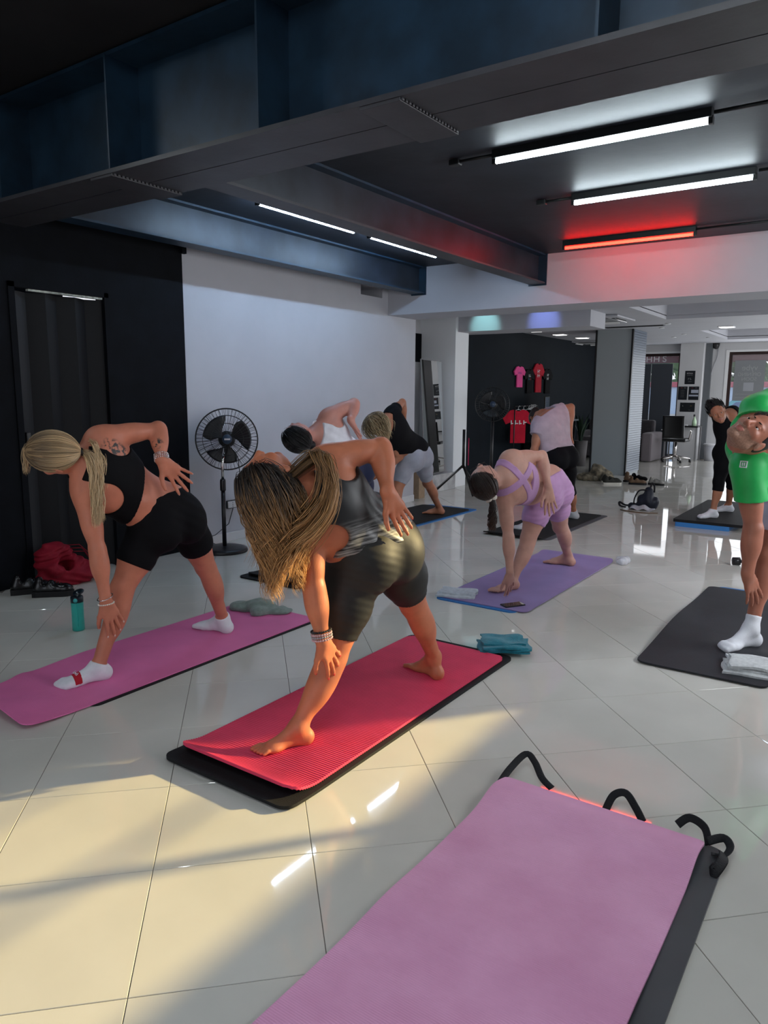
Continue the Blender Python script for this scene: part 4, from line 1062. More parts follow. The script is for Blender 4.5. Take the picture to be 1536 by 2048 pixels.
# ------------------------------------------------ blonde woman
P2 = Person('blonde', dict(fa=(-3.115, 2.030, .080), fk=(-3.094, 2.178, .451), fh=(-3.055, 2.330, .745), rh=(-3.045, 2.535, .775), rk=(-3.107, 2.729, .451), ra=(-3.166, 2.900, .098),
                           ls=(-3.093, 2.000, .945), le=(-3.035, 2.010, .687), lw=(-3.015, 2.026, .429), rs=(-3.089, 2.086, 1.205), re=(-3.010, 2.369, 1.235), rw=(-2.920, 2.311, 1.090),
                           N=(-3.110, 2.015, 1.080), hd=(-3.120, 1.872, 1.135)),
            h=1.64, g=1.06, lg=1.12, ag=1.02, hs=1.05, res=0.0055, hup=(0.10, -0.93, 0.38), hfw=(-0.85, 0.05, -0.50), ftoe=(-.25, -.97, 0), rtoe=(-.985, -.15, 0), z0=(.016, .016),
            hands=dict(left=dict(f=(-0.04, 0.34, -0.90), n=(0.95, -0.15, 0.05), curl=0.15, spread=0.22, thumb=0.5), right=dict(f=(0.34, 0.60, -0.72), n=(-0.70, 0.65, -0.12), curl=0.04, spread=0.34, thumb=1.0)))
def tattoo_skin(name, col, spots):
    m = skin_mat(name, col); nt = m.node_tree; b = nt.nodes['Principled BSDF']; src = b.inputs['Base Color'].links[0].from_socket
    tc = nt.nodes.new('ShaderNodeTexCoord'); last = src
    for (c, r) in spots:
        sb = nt.nodes.new('ShaderNodeVectorMath'); sb.operation = 'DISTANCE'; sb.inputs[1].default_value = tuple(c); nt.links.new(tc.outputs['Object'], sb.inputs[0])
        n = nt.nodes.new('ShaderNodeTexNoise'); n.inputs['Scale'].default_value = 55; n.inputs['Detail'].default_value = 5; nt.links.new(tc.outputs['Object'], n.inputs['Vector'])
        mr = nt.nodes.new('ShaderNodeMapRange'); mr.inputs[1].default_value = r; mr.inputs[2].default_value = r * 0.5; nt.links.new(sb.outputs['Value'], mr.inputs[0])
        rp = nt.nodes.new('ShaderNodeValToRGB'); rp.color_ramp.elements[0].position = 0.47; rp.color_ramp.elements[1].position = 0.56; nt.links.new(n.outputs['Fac'], rp.inputs[0])
        ml = nt.nodes.new('ShaderNodeMath'); ml.operation = 'MULTIPLY'; nt.links.new(mr.outputs[0], ml.inputs[0]); nt.links.new(rp.outputs[0], ml.inputs[1])
        mx = nt.nodes.new('ShaderNodeMixRGB'); mx.inputs[2].default_value = (0.035, 0.035, 0.035, 1); nt.links.new(ml.outputs[0], mx.inputs[0]); nt.links.new(last, mx.inputs[1]); last = mx.outputs[0]
    nt.links.new(last, b.inputs['Base Color']); return m
b2 = V3(P2.PC[0], P2.PC[1], 0)
sc2 = (P2.J['ls'] + P2.J['rs']) / 2 + P2.rc * 0.10 * P2.s + P2.bc * 0.085 - P2.upc * 0.03 - b2
P2.build('blonde woman with ponytail in black crop top and shorts bending over the mauve pink mat', tattoo_skin('tattooed_skin', (0.52, 0.185, 0.115), [(sc2, 0.055), (sc2 - P2.upc * 0.05 - P2.rc * 0.01, 0.05), (P2.J['re'] * 0.55 + P2.J['rw'] * 0.45 - b2 + V3(.02, -.03, 0), 0.035)]))
P2.shorts(M_BLK, 0.60, 0.006, 0.150, wave=folds(P2, 0.0012, 0.05, (0.1, 0.4, 1), 1.0))
tank(P2, fabric('black_rib', (0.003, 0.003, 0.0042), 0.72, 0.14, 0.0), None, 0.006, hole=(0.150, -0.055, 0.080, 0.095), band=-0.235, name='crop_top', strap=0.012, backneck=0.06)
for leg in 'fr': P2.sock(leg, M_SOCK, 0.012)
nails(P2, M_NAILP, size=0.95)
ax_ = nrm(P2.J['lw'] - P2.J['le']); ring(P2, 'bracelet', P2.J['lw'] - ax_ * 0.022, nrm(ax_ + V3(0, .25, 0)), 0.037, 0.0022, mat('silver', (0.7, 0.7, 0.7), 0.2, 0.5, metal=1.0), label='thin silver bangle')
ring(P2, 'bracelet', P2.J['lw'] + ax_ * 0.008, ax_, 0.035, 0.0040, mat('pearl', (0.75, 0.70, 0.63), 0.25, 0.5), beads=26, label='pearl bracelet')
ax_ = nrm(P2.J['rw'] - P2.J['re'])
for dd in (-0.030, -0.021, -0.012, -0.003): ring(P2, 'bracelet', P2.J['rw'] + ax_ * dd, ax_, 0.0335, 0.0036, MATS['silver'], beads=22, label='silver chain bracelet')
H2 = hair_mat('blonde_hair', (0.17, 0.11, 0.065), (0.76, 0.55, 0.32), mid=0.25, sharp=0.22)
tie2 = (-0.005, -0.100, -0.062)
P2.garment('hair_cap', cap_prims(P2, low=-0.075), mat('blonde_base', (0.30, 0.20, 0.11), 0.45, 0.4))
ps = slick(P2, 900, tie2, front=0.055)
strands('hair', ps, RNG.uniform(0.0011, 0.0022, len(ps)), H2, P2.root, P2.base, shade=RNG.uniform(0.45, 1.15, len(ps)), taper=0.95)
tp2 = P2.HP(*tie2)
SP2 = ((P2.J['ls'], 0.068), ((P2.J['N'] + P2.J['ls']) / 2 + V3(.02, 0, 0), 0.085), ((P2.J['ls'] + P2.J['le']) / 2, 0.056), ((P2.J['ls'] + P2.J['rs']) / 2, 0.115))
pt = tail(P2, tp2, 260, 0.36, 0.020, init=(0, -0.8, -0.6), spheres=SP2)
strands('ponytail', pt, RNG.uniform(0.0012, 0.0022, len(pt)), H2, P2.root, P2.base, along=np.broadcast_to(np.linspace(0.45, 1, pt.shape[1]), pt.shape[:2]), shade=RNG.uniform(0.5, 1.1, len(pt)))
pl = tail(P2, tp2 + V3(.02, .03, .05), 60, 0.26, 0.02, init=(0.3, -0.3, -1.2), spheres=SP2)
strands('hair_lock', pl, RNG.uniform(0.0010, 0.0018, len(pl)), H2, P2.root, P2.base, along=np.broadcast_to(np.linspace(0.45, 1, pl.shape[1]), pl.shape[:2]))
pf = tail(P2, P2.HP(0.05, 0.07, 0.075), 46, 0.13, 0.03, init=(0.3, 0.9, -0.2))
strands('fringe', pf, RNG.uniform(0.0008, 0.0014, len(pf)), H2, P2.root, P2.base, along=np.broadcast_to(np.linspace(0.35, 1, pf.shape[1]), pf.shape[:2]))
b = MB(); b.lathe([(0.014, -0.008), (0.019, -0.004), (0.019, 0.004), (0.014, 0.008)], tuple(tp2 - P2.base), 14, rot=Matrix(np.array(frame(-P2.hf * .8 - P2.hu * .6, P2.hr)).T.tolist())); b.build('hair_tie', M_BLACK, P2.root)
# sock label
toe_ = nrm(V3(-.25, -.97, 0)); A_ = P2.J['fa']; fl_ = 0.92 * P2.s; b0_ = V3(A_[0], A_[1], .016) + toe_ * 0.125 * fl_ + V3(0, 0, 0.019 * fl_)
lp = [p.clone(infl=0.0056, k=max(p.k, 0.018)) for p in P2.sel('foot_front', 'toe_front')]
P2.garment('sock_label', lp, mat('red_sock_label', (0.42, 0.015, 0.03), 0.8, 0.2), 0.003, gcuts=[(b0_ + toe_ * 0.012, toe_), (b0_ - toe_ * 0.024, -toe_), (V3(0, 0, .030), V3(0, 0, -1))], label='red band on the front sock')
sd_ = np.cross(V3(0, 0, 1), toe_); nn_ = nrm(V3(0, 0, 1) + toe_ * 0.42); up_ = nrm(np.cross(nn_, sd_)); c_ = b0_ - toe_ * 0.006 + V3(0, 0, 0.0395) - P2.base
o = text('sock_lettering', 'Levi\'s', 0.024, (0, 0, 0), (0, 0, 0), M_SOCK, P2.root, 0.0008); M4 = Matrix.Identity(4)
for i_ in range(3): M4[i_][0] = sd_[i_]; M4[i_][1] = up_[i_]; M4[i_][2] = nn_[i_]; M4[i_][3] = c_[i_]
o.matrix_local = M4

# ------------------------------------------------ woman in lilac set
P3 = Person('lilac', dict(fa=(-2.179, 4.790, .072), fk=(-2.139, 4.962, .372), fh=(-2.090, 5.070, .690), rh=(-2.062, 5.235, .715), rk=(-2.093, 5.470, .385), ra=(-2.128, 5.765, .095),
                          ls=(-2.165, 4.585, .712), le=(-2.111, 4.555, .450), lw=(-2.085, 4.540, .205), rs=(-2.155, 4.610, .985), re=(-2.050, 4.930, .985), rw=(-1.965, 4.870, .765),
                          N=(-2.180, 4.535, .860), hd=(-2.200, 4.345, .850)),
            h=1.66, g=1.06, lg=1.14, ag=1.0, hs=1.06, res=0.006, hup=(-0.05, -1, -0.05), hfw=(-0.50, 0.1, 0.86), ftoe=(-.37, -.93, 0), rtoe=(-.99, -.15, 0), z0=(.016, .016),
            hands=dict(left=dict(f=(-0.10, 0.36, -0.88), n=(0.93, -0.30, 0.10), curl=0.18, spread=0.20, thumb=0.4), right=dict(f=(0.12, 0.10, -1.0), n=(-0.75, 0.60, -0.1), curl=0.10, spread=0.24, thumb=0.9)))
P3.build('woman in matching lilac cross-back top and shorts bending over the purple mat', S_PALE)
M_LIL = fabric('lilac_fabric', (0.46, 0.25, 0.46), 0.6, 0.3, 0.15)
P3.shorts(M_LIL, 0.66, 0.006, 0.150, wave=folds(P3, 0.0020, 0.034, (0.1, -0.45, 1), 1.0))
uv3 = torso_uvw(P3)
def bra_region(X, Y, Z):
    u, v, w = uv3(X, Y, Z); au = np.abs(u)
    band = np.maximum(v + 0.155, -v - 0.250)
    front = np.maximum(np.maximum(w + 0.0, v + 0.0), np.maximum(-v - 0.25, au - 0.12))
    g = np.minimum(band, front)
    for sg in (-1, 1):
        a = np.array([sg * 0.085, 0.06]); bb = np.array([-sg * 0.115, -0.165]); d = bb - a; L = np.hypot(*d); n_ = np.array([-d[1], d[0]]) / L
        s_ = np.abs((u - a[0]) * n_[0] + (v - a[1]) * n_[1]) - 0.024
        g = np.minimum(g, np.maximum(s_, np.maximum(-w - 0.06, np.maximum(v - 0.09, -v - 0.20))))
    return g
P3.garment('crop_top', infl(P3.sel(*TORSO), 0.006), M_LIL, 0.005, region=bra_region)
nails(P3, M_NAILP)
H3 = hair_mat('dark_brown_hair', (0.020, 0.011, 0.009), (0.085, 0.045, 0.032), mid=0.6, sharp=0.3)
tie3 = (-0.01, -0.118, 0.005)
P3.garment('hair_cap', cap_prims(P3, low=-0.07), mat('brown_hair_base', (0.022, 0.013, 0.010), 0.5, 0.3))
ps = slick(P3, 420, tie3, front=0.05); strands('hair', ps, RNG.uniform(0.0016, 0.0030, len(ps)), H3, P3.root, P3.base, taper=0.95)
pt = tail(P3, P3.HP(*tie3), 300, 0.21, 0.085, init=(0, -1, -0.1), wave=(0.012, 0.09)); strands('ponytail', pt, RNG.uniform(0.0018, 0.0032, len(pt)), H3, P3.root, P3.base)
c_ = P3.HP(*tie3) - P3.base; b = MB(); fr = frame(-P3.hf, P3.hr)
b.tube([c_ + (fr[0] * cos(a) + fr[1] * sin(a)) * (0.026 + 0.004 * sin(a * 7)) + fr[2] * 0.006 * sin(a * 5) for a in np.linspace(0, 2 * pi, 40)[:-1]], 0.013, 8, closed=True); b.build('scrunchie', fabric('cream_scrunchie', (0.72, 0.66, 0.58), 0.8, 0.2, 0.3, bump=0.4, bscale=90), P3.root)
b = MB()
for sg in (-1, 1):
    cc = P3.HP(sg * 0.032, 0.102, 0.0) - P3.base
    b.tube([cc + (P3.hr * cos(a) * 0.026 + P3.hu * sin(a) * 0.021) for a in np.linspace(0, 2 * pi, 22)[:-1]], 0.0018, 6, closed=True)
    b.tube([P3.HP(sg * 0.058, 0.100, 0.004) - P3.base, P3.HP(sg * 0.080, 0.06, 0.006) - P3.base, P3.HP(sg * 0.083, -0.01, 0.008) - P3.base], 0.0018, 6)
b.tube([P3.HP(-0.008, 0.106, 0.004) - P3.base, P3.HP(0.008, 0.106, 0.004) - P3.base], 0.0018, 6); b.build('glasses', M_BLACK, P3.root)

# ------------------------------------------------ woman in white vest behind
P4 = Person('vest', dict(fa=(-3.690, 4.515, .085), fk=(-3.690, 4.610, .440), fh=(-3.680, 4.700, .790), rh=(-3.660, 4.900, .820), rk=(-3.760, 5.130, .450), ra=(-3.850, 5.380, .095),
                         ls=(-3.700, 4.440, .945), le=(-3.620, 4.400, .680), lw=(-3.600, 4.440, .430), rs=(-3.640, 4.480, 1.235), re=(-3.590, 4.750, 1.330), rw=(-3.500, 4.590, 1.205),
                         N=(-3.690, 4.395, 1.110), hd=(-3.690, 4.185, 1.095)),
            h=1.68, g=1.22, lg=1.2, ag=1.18, hs=1.08, res=0.0075, hup=(0, -1, -0.05), hfw=(-0.72, 0, 0.70), ftoe=(-.3, -.95, 0), rtoe=(-1, 0, 0), z0=(.022, .022),
            hands=dict(left=dict(f=(0, .3, -.95), n=(0.95, 0, 0.1), curl=0.2, spread=0.2), right=dict(f=(0.05, 0.62, -0.75), n=(-0.85, -0.4, -0.3), curl=0.08, spread=0.22, thumb=0.6)))
P4.build('dark-haired woman in white vest and navy shorts beyond the satin-shorts woman', S_PINK)
P4.shorts(fabric('navy_fabric', (0.012, 0.018, 0.055), 0.7, 0.25), 0.75, 0.010, 0.12)
tank(P4, fabric('white_cotton', (0.74, 0.74, 0.80), 0.8, 0.2), 0.02, 0.010, wave=folds(P4, 0.003, 0.07, P4.upp * 0.8 + P4.rp * 0.6, 0.8))
H4 = hair_mat('black_hair', (0.004, 0.004, 0.005), (0.012, 0.010, 0.010)); MB4 = mat('black_hair_base', (0.004, 0.004, 0.005), 0.5, 0.3)
P4.garment('hair_cap', cap_prims(P4, low=-0.07, extra=[ELL('hair', P4.HP(0, -0.05, 0.095), [P4.hr, P4.hf, P4.hu], V3(.05, .05, .035), 0.02), ELL('hair', P4.HP(0, -0.095, -0.045), [P4.hr, P4.hf, P4.hu], V3(.040, .035, .045), 0.02)]), MB4)
ps = slick(P4, 300, (0, -0.112, -0.03), front=0.05, lift=0.010); strands('hair', ps, RNG.uniform(0.002, 0.004, len(ps)), H4, P4.root, P4.base, taper=0.95)
pt = tail(P4, P4.HP(0, -0.05, 0.125), 40, 0.06, 0.08, init=(0, -0.2, 1), fall=(0, -1, 0)); strands('hair_tuft', pt, 0.0016, H4, P4.root, P4.base)

# ------------------------------------------------ woman in black T-shirt and grey shorts
P5 = Person('greyshorts', dict(fa=(-4.235, 6.230, .090), fk=(-4.225, 6.350, .430), fh=(-4.170, 6.480, .745), rh=(-4.150, 6.690, .760), rk=(-4.240, 6.980, .425), ra=(-4.288, 7.330, .092),
                               ls=(-4.220, 6.130, .960), le=(-4.200, 6.330, .760), lw=(-4.300, 6.200, .640), rs=(-4.225, 6.220, 1.215), re=(-4.290, 6.520, 1.320), rw=(-4.300, 6.580, 1.080),
                               N=(-4.215, 6.050, 1.120), hd=(-4.190, 5.880, 1.110)),
            h=1.66, g=1.12, lg=1.1, ag=1.0, hs=1.08, res=0.0075, hup=(0.1, -1, -0.1), hfw=(-0.55, -0.35, -0.75), ftoe=(-.4, -.9, 0), rtoe=(-.9, -.45, 0), z0=(.022, .022))
P5.build('blonde woman in black T-shirt and grey shorts by the far end of the white wall', S_MID)
P5.shorts(fabric('grey_jersey', (0.30, 0.31, 0.36), 0.75, 0.2), 0.82, 0.007, 0.12)
tshirt(P5, M_BLK, 0.06, 0.012, 0.42)
H5 = hair_mat('dirty_blonde_hair', (0.16, 0.105, 0.055), (0.50, 0.37, 0.20), mid=0.4, sharp=0.3)
P5.garment('hair_cap', cap_prims(P5), mat('dirty_blonde_base', (0.24, 0.165, 0.09), 0.5, 0.3))
pth = drape(P5, 420, 0.24, wave=(0.006, 0.09)); strands('hair', pth, RNG.uniform(0.002, 0.004, len(pth)), H5, P5.root, P5.base)

# ------------------------------------------------ woman in mauve T-shirt
P6 = Person('mauve', dict(fa=(-3.085, 7.150, .085), fk=(-3.050, 7.300, .400), fh=(-2.965, 7.420, .740), rh=(-2.890, 7.610, .750), rk=(-2.920, 7.830, .390), ra=(-2.915, 8.010, .092),
                          ls=(-3.110, 7.390, 1.090), le=(-3.120, 7.300, .830), lw=(-3.100, 7.240, .600), rs=(-2.985, 7.580, 1.225), re=(-2.900, 7.720, 1.275), rw=(-2.860, 7.625, 1.020),
                          N=(-3.170, 7.600, 1.185), hd=(-3.290, 7.740, 1.150)),
            h=1.60, g=1.30, lg=1.28, ag=1.12, hs=1.0, res=0.008, hup=(-0.65, 0.6, -0.25), hfw=(-0.3, 0.3, -0.8), ftoe=(-.4, -.9, 0), rtoe=(-.98, 0, 0), z0=(.018, .018),
            hands=dict(right=dict(f=(0.05, 0.35, -0.92), n=(-0.9, -0.2, -0.2), curl=0.1, spread=0.22)))
P6.build('woman in pale mauve T-shirt and black leggings behind the lilac-set woman', S_MID)
P6.shorts(M_BLK, 1.25, 0.006, 0.12, name='leggings')
tshirt(P6, fabric('mauve_cotton', (0.42, 0.33, 0.38), 0.8, 0.2), 0.06, 0.022, 0.35, wave=folds(P6, 0.004, 0.08, P6.upp * 0.5 + P6.rp, 0.8))
for leg in 'fr': P6.sock(leg, mat('grey_sock', (0.42, 0.42, 0.44), 0.85, 0.2), 0.02)
P6.garment('hair', cap_prims(P6, low=-0.07, extra=[ELL('hair', P6.HP(0, -0.10, 0.02), [P6.hr, P6.hf, P6.hu], V3(.04, .035, .04), 0.02)]), MATS['brown_hair_base'])

# ------------------------------------------------ woman in black facing the camera by the far blue mat
P7 = Person('blackvest', dict(fa=(-1.560, 8.640, .155), fk=(-1.535, 8.680, .480), fh=(-1.490, 8.700, .815), rh=(-1.420, 8.850, .815), rk=(-1.470, 9.060, .470), ra=(-1.500, 9.200, .155),
                              rs=(-1.540, 8.640, 1.080), re=(-1.520, 8.770, .830), rw=(-1.540, 8.760, .590), ls=(-1.485, 8.860, 1.235), le=(-1.420, 9.060, 1.240), lw=(-1.500, 9.030, 1.000),
                              N=(-1.550, 8.600, 1.190), hd=(-1.560, 8.430, 1.245)),
            h=1.60, g=1.12, lg=1.05, ag=1.0, front='R', res=0.0075, hup=(-0.34, -0.35, 0.85), hfw=(0.30, -0.92, -0.15), ftoe=(-.65, -.75, 0), rtoe=(-.80, -.55, 0), z0=(.082, .082))
P7.build('short-haired woman in black vest and leggings standing on the blue and black mats', S_MID, lips=M_LIPS)
P7.shorts(M_BLK, 1.30, 0.006, 0.12, name='leggings')
tshirt(P7, M_BLK, 0.0, 0.013, 0.10, name='vest')
for leg in 'fr': P7.sock(leg, M_SOCK, 0.01)
P7.garment('hair_cap', cap_prims(P7, low=-0.04), MB4)
r_ = scalp_points(P7, 260, 0.05); pth = drape(P7, 0, 0.075, roots=r_, wave=(0.012, 0.04), comb=(0, 0.4, 0.8), fall=(-0.6, 0, 0.2)); strands('hair', pth, RNG.uniform(0.003, 0.006, len(pth)), H4, P7.root, P7.base)

# ------------------------------------------------ man in green T-shirt
P8 = Person('man', dict(fa=(-0.558, 4.470, .120), fk=(-0.530, 4.590, .520), fh=(-0.440, 4.740, .890), rh=(-0.350, 4.960, .910), rk=(-0.290, 5.250, .500), ra=(-0.230, 5.500, .100),
                        rs=(-0.632, 4.378, 1.028), re=(-0.580, 4.371, .705), rw=(-0.585, 4.345, .455), ls=(-0.640, 4.560, 1.345), le=(-0.520, 4.880, 1.430), lw=(-0.440, 4.930, 1.170),
                        N=(-0.575, 4.438, 1.172), hd=(-0.610, 4.222, 1.224)),
            h=1.76, g=1.27, lg=1.10, ag=1.05, hs=1.03, male=True, front='R', res=0.0058, hup=(.74, .51, .38), hfw=(.146, -.738, .66), ftoe=(-.55, -.83, 0), rtoe=(.9, -.4, 0), z0=(.016, .016),
            hands=dict(right=dict(f=(0.25, 0.36, -0.88), n=(0.80, -0.55, 0.05), curl=0.16, spread=0.26, thumb=0.5), left=dict(f=(0.1, 0.3, -0.9), n=(0.8, 0, 0), curl=0.2, spread=0.15)))
P8.build('man in bright green T-shirt looking up while touching his shin on the charcoal mat', S_WARM, lips=M_LIPS, beard=mat('stubble_skin', (0.30, 0.165, 0.115), 0.55, 0.3, noise=0.2, nscale=120))
M_GREEN = fabric('green_tech_fabric', (0.012, 0.36, 0.075), 0.42, 0.4, 0.1)
SHIRT8 = tshirt(P8, M_GREEN, 0.0, 0.016, 0.62, neck=0.055, wave=folds(P8, 0.006, 0.14, V3(0.3, 0.5, 1), 0.9))
P8.shorts(fabric('pale_lilac_shorts', (0.55, 0.53, 0.66), 0.7, 0.25), 0.66, 0.022, 0.12, wave=folds(P8, 0.004, 0.09, V3(0.2, 0.9, 0.3), 0.9))
_ok, lp_, ln_, _i = SHIRT8.closest_point_on_mesh(Vector(V3(-0.66, 4.20, 1.085) - P8.base)); ln_ = np.array(ln_); lu = nrm(V3(0, 0, 1) - ln_ * ln_[2]); lr = np.cross(lu, ln_); b = MB()
for (du, dv, a_, b_) in ((0, .016, .018, .0025), (0, -.016, .018, .0025), (.016, 0, .0025, .018), (-.016, 0, .0025, .018), (-.005, 0, .0028, .009), (.005, 0, .0028, .009)):
    b.add([np.array(lp_) + lr * (du + x * a_) + lu * (dv + y * b_) + ln_ * z for z in (-0.004, 0.002) for (x, y) in ((-1, -1), (1, -1), (1, 1), (-1, 1))], [(0, 3, 2, 1), (4, 5, 6, 7), (0, 1, 5, 4), (1, 2, 6, 5), (2, 3, 7, 6), (3, 0, 4, 7)])
b.build('chest_logo', M_SOCK, P8.root)
P8.sock('f', M_SOCK, 0.075); P8.sock('r', M_SOCK, 0.075)
H8 = hair_mat('short_grey_hair', (0.012, 0.011, 0.012), (0.10, 0.10, 0.10), mid=0.75, sharp=0.2)
P8.garment('hair_cap', cap_prims(P8, low=-0.03, infl=0.002), mat('dark_grey_hair_base', (0.022, 0.020, 0.020), 0.6, 0.3))
r_ = scalp_points(P8, 1100, 0.055); r_ = r_[(r_[:, 2] > 0.045)]
pth = drape(P8, 0, 0.030, ds=0.005, roots=r_, wave=None, comb=(0, 0.3, 1.2), fall=(.3, .1, .6), lift=0.004); strands('hair', pth, 0.0016, H8, P8.root, P8.base)
for sg in (-1, 1):
    b = MB(); b.tube([P8.HP(sg * (0.014 + 0.008 * i), 0.088 - 0.0035 * i - 0.0008 * i * i, 0.0195 + 0.0022 * min(i, 3) - (0.004 if i > 4 else 0)) - P8.base for i in range(6)], [0.0028, 0.0042, 0.0044, 0.0040, 0.003, 0.0015], 6); b.build('eyebrow', mat('eyebrow_hair', (0.015, 0.012, 0.010), 0.7, 0.2), P8.root)
# ================================================================== MATS
def edge_round(u, v, lx, ly, r):
    return u, v
def mat_slab(name, x0, x1, y0, y1, t, m, label, lift=None, nu=60, nv=10, z=0.0, rnd=0.05, skew=None):
    """yoga mat with rounded corners: u runs along Y, v along X; lift(x,y) raises the sheet"""
    def fn(u, v):
        y = y0 + (y1 - y0) * u; x = x0 + (x1 - x0) * v
        d = min(y - y0, y1 - y); 
        if d < rnd:
            k = rnd - math.sqrt(max(0, rnd * rnd - (rnd - d) ** 2)); x = x0 + k + (x1 - x0 - 2 * k) * v
        zz = z + t + (lift(x, y) if lift else 0)
        if skew: x, y = skew(x, y)
        return (x, y, zz)
    # denser rows at the ends for the rounded corners
    us = sorted(set([0, .002, .006, .012, .02, .03] + [1 - q for q in (0, .002, .006, .012, .02, .03)] + [i / nu for i in range(nu + 1)]))
    f2 = lambda u, v: fn(us[min(len(us) - 1, int(round(u * (len(us) - 1))))], v)
    o = slab(f2, len(us) - 1, nv, t, name, m)
    if label: tag(o, label, 'yoga mat')
    return o
def ribbed(name, col, rib, depth, col2=None, rough=0.6):
    m = bpy.data.materials.new(name); m.use_nodes = True; nt = m.node_tree; b = nt.nodes['Principled BSDF']
    tc = nt.nodes.new('ShaderNodeTexCoord'); sp = nt.nodes.new('ShaderNodeSeparateXYZ'); nt.links.new(tc.outputs['Object'], sp.inputs[0])
    ml = nt.nodes.new('ShaderNodeMath'); ml.operation = 'MULTIPLY'; ml.inputs[1].default_value = 2 * pi / rib; nt.links.new(sp.outputs['Y'], ml.inputs[0])
    sn = nt.nodes.new('ShaderNodeMath'); sn.operation = 'SINE'; nt.links.new(ml.outputs[0], sn.inputs[0])
    bp = nt.nodes.new('ShaderNodeBump'); bp.inputs['Strength'].default_value = 0.5; bp.inputs['Distance'].default_value = depth; nt.links.new(sn.outputs[0], bp.inputs['Height']); nt.links.new(bp.outputs[0], b.inputs['Normal'])
    n = nt.nodes.new('ShaderNodeTexNoise'); n.inputs['Scale'].default_value = 3.0; n.inputs['Detail'].default_value = 4; nt.links.new(tc.outputs['Object'], n.inputs['Vector'])
    r = nt.nodes.new('ShaderNodeValToRGB'); c2 = col2 or tuple(c * 0.88 for c in col)
    r.color_ramp.elements[0].position = 0.35; r.color_ramp.elements[0].color = (*c2, 1); r.color_ramp.elements[1].position = 0.65; r.color_ramp.elements[1].color = (*col, 1)
    nt.links.new(n.outputs['Fac'], r.inputs[0]); nt.links.new(r.outputs[0], b.inputs['Base Color']); b.inputs['Roughness'].default_value = rough; b.inputs['Specular IOR Level'].default_value = 0.3
    return m
M_MATB = mat('black_foam', (0.010, 0.010, 0.011), 0.7, 0.3, noise=0.1, bump=0.15, bscale=220)
M_MATC = mat('charcoal_foam', (0.020, 0.021, 0.026), 0.62, 0.35, noise=0.12, nscale=5, bump=0.12, bscale=180)
M_MATBLUE = mat('blue_foam', (0.03, 0.16, 0.42), 0.6, 0.3)
M_HOT = mat('hot_pink_foam', (0.74, 0.055, 0.125), 0.55, 0.35, noise=0.05, nscale=8)
M_MAUVE = ribbed('mauve_pink_foam', (0.80, 0.19, 0.43), 0.006, 0.001)
M_PINK = ribbed('orchid_pink_foam', (0.84, 0.43, 0.65), 0.0065, 0.0012, (0.72, 0.33, 0.53))
M_PURP = mat('purple_foam', (0.29, 0.21, 0.41), 0.62, 0.3, noise=0.05, nscale=4, bump=0.1, bscale=250)
# main woman: black mat below, ribbed hot-pink mat on top with its near end curling up
curl = lambda x, y: 0.034 * max(0, (1.92 - y) / 0.15) ** 2 if y < 1.92 else 0
mat_slab('yoga_mat', -2.235, -1.578, 1.705, 3.53, 0.012, M_MATB, 'black mat lying under the hot pink ribbed mat', lift=lambda x, y: curl(x, y) * 0.12 + 0.0)
pinkm = MB(); nY = int(1.70 / 0.0125)
ribs = slab(lambda u, v: (lambda y, x: (x, y, 0.0125 + 0.012 + curl(x, y) + (0.0032 * math.sqrt(abs(sin(pi * u * nY))))))(1.77 + 1.70 * u, (lambda d: -2.212 + (0.05 - math.sqrt(max(0, 0.0025 - (0.05 - d) ** 2)) if d < 0.05 else 0) + (0.61 - 2 * (0.05 - math.sqrt(max(0, 0.0025 - (0.05 - d) ** 2)) if d < 0.05 else 0)) * v)(min(1.70 * u, 1.70 * (1 - u)))), nY * 4, 8, 0.011, 'yoga_mat', M_HOT)
tag(ribs, 'hot pink ribbed exercise mat with its near end curling up', 'yoga mat')
# blonde: mauve pink mat with a black one peeking out below
mat_slab('yoga_mat', -3.40, -2.868, 1.83, 3.40, 0.006, M_MATB, 'thin black mat peeking out under the mauve pink mat of the blonde woman')
def bl_lift(x, y):
    z = 0.0
    if y < 1.80: z += 0.05 * ((1.80 - y) / 0.28) ** 2 * (0.35 + 0.65 * sin(clamp((x + 3.5) / 0.62) * pi) ** 2) 
    z += 0.012 * math.exp(-((y - 1.83) / 0.05) ** 2) * (1 if x < -3.18 else max(0, 1 - (x + 3.18) / 0.1))
    return z
def clamp(t): return max(0.0, min(1.0, t))
mat_slab('yoga_mat', -3.53, -2.885, 1.525, 3.43, 0.006, M_MAUVE, 'mauve pink mat under the blonde ponytailed woman', lift=bl_lift, z=0.0065, skew=lambda x, y: (x + 0.10 * clamp((2.2 - y) / 0.7) * ((-2.9 - x) / 0.62), y))
# lilac woman: purple mat over a blue one
mat_slab('yoga_mat', -2.535, -1.93, 4.285, 5.9, 0.006, M_MATBLUE, 'blue mat edge showing under the purple mat')
mat_slab('yoga_mat', -2.520, -1.862, 4.325, 6.16, 0.006, M_PURP, 'plain purple mat under the woman in lilac', z=0.0065, lift=lambda x, y: 0.02 * math.exp(-((y - 6.16) / 0.05) ** 2))
# vest woman
mat_slab('yoga_mat', -4.08, -3.46, 3.90, 5.60, 0.010, M_MATB, 'lower black mat under the woman in the white vest')
mat_slab('yoga_mat', -4.05, -3.44, 3.96, 5.62, 0.010, M_MATB, 'upper black mat under the woman in the white vest', z=0.0105, lift=lambda x, y: 0.012 * math.exp(-((y - 3.96) / 0.06) ** 2))
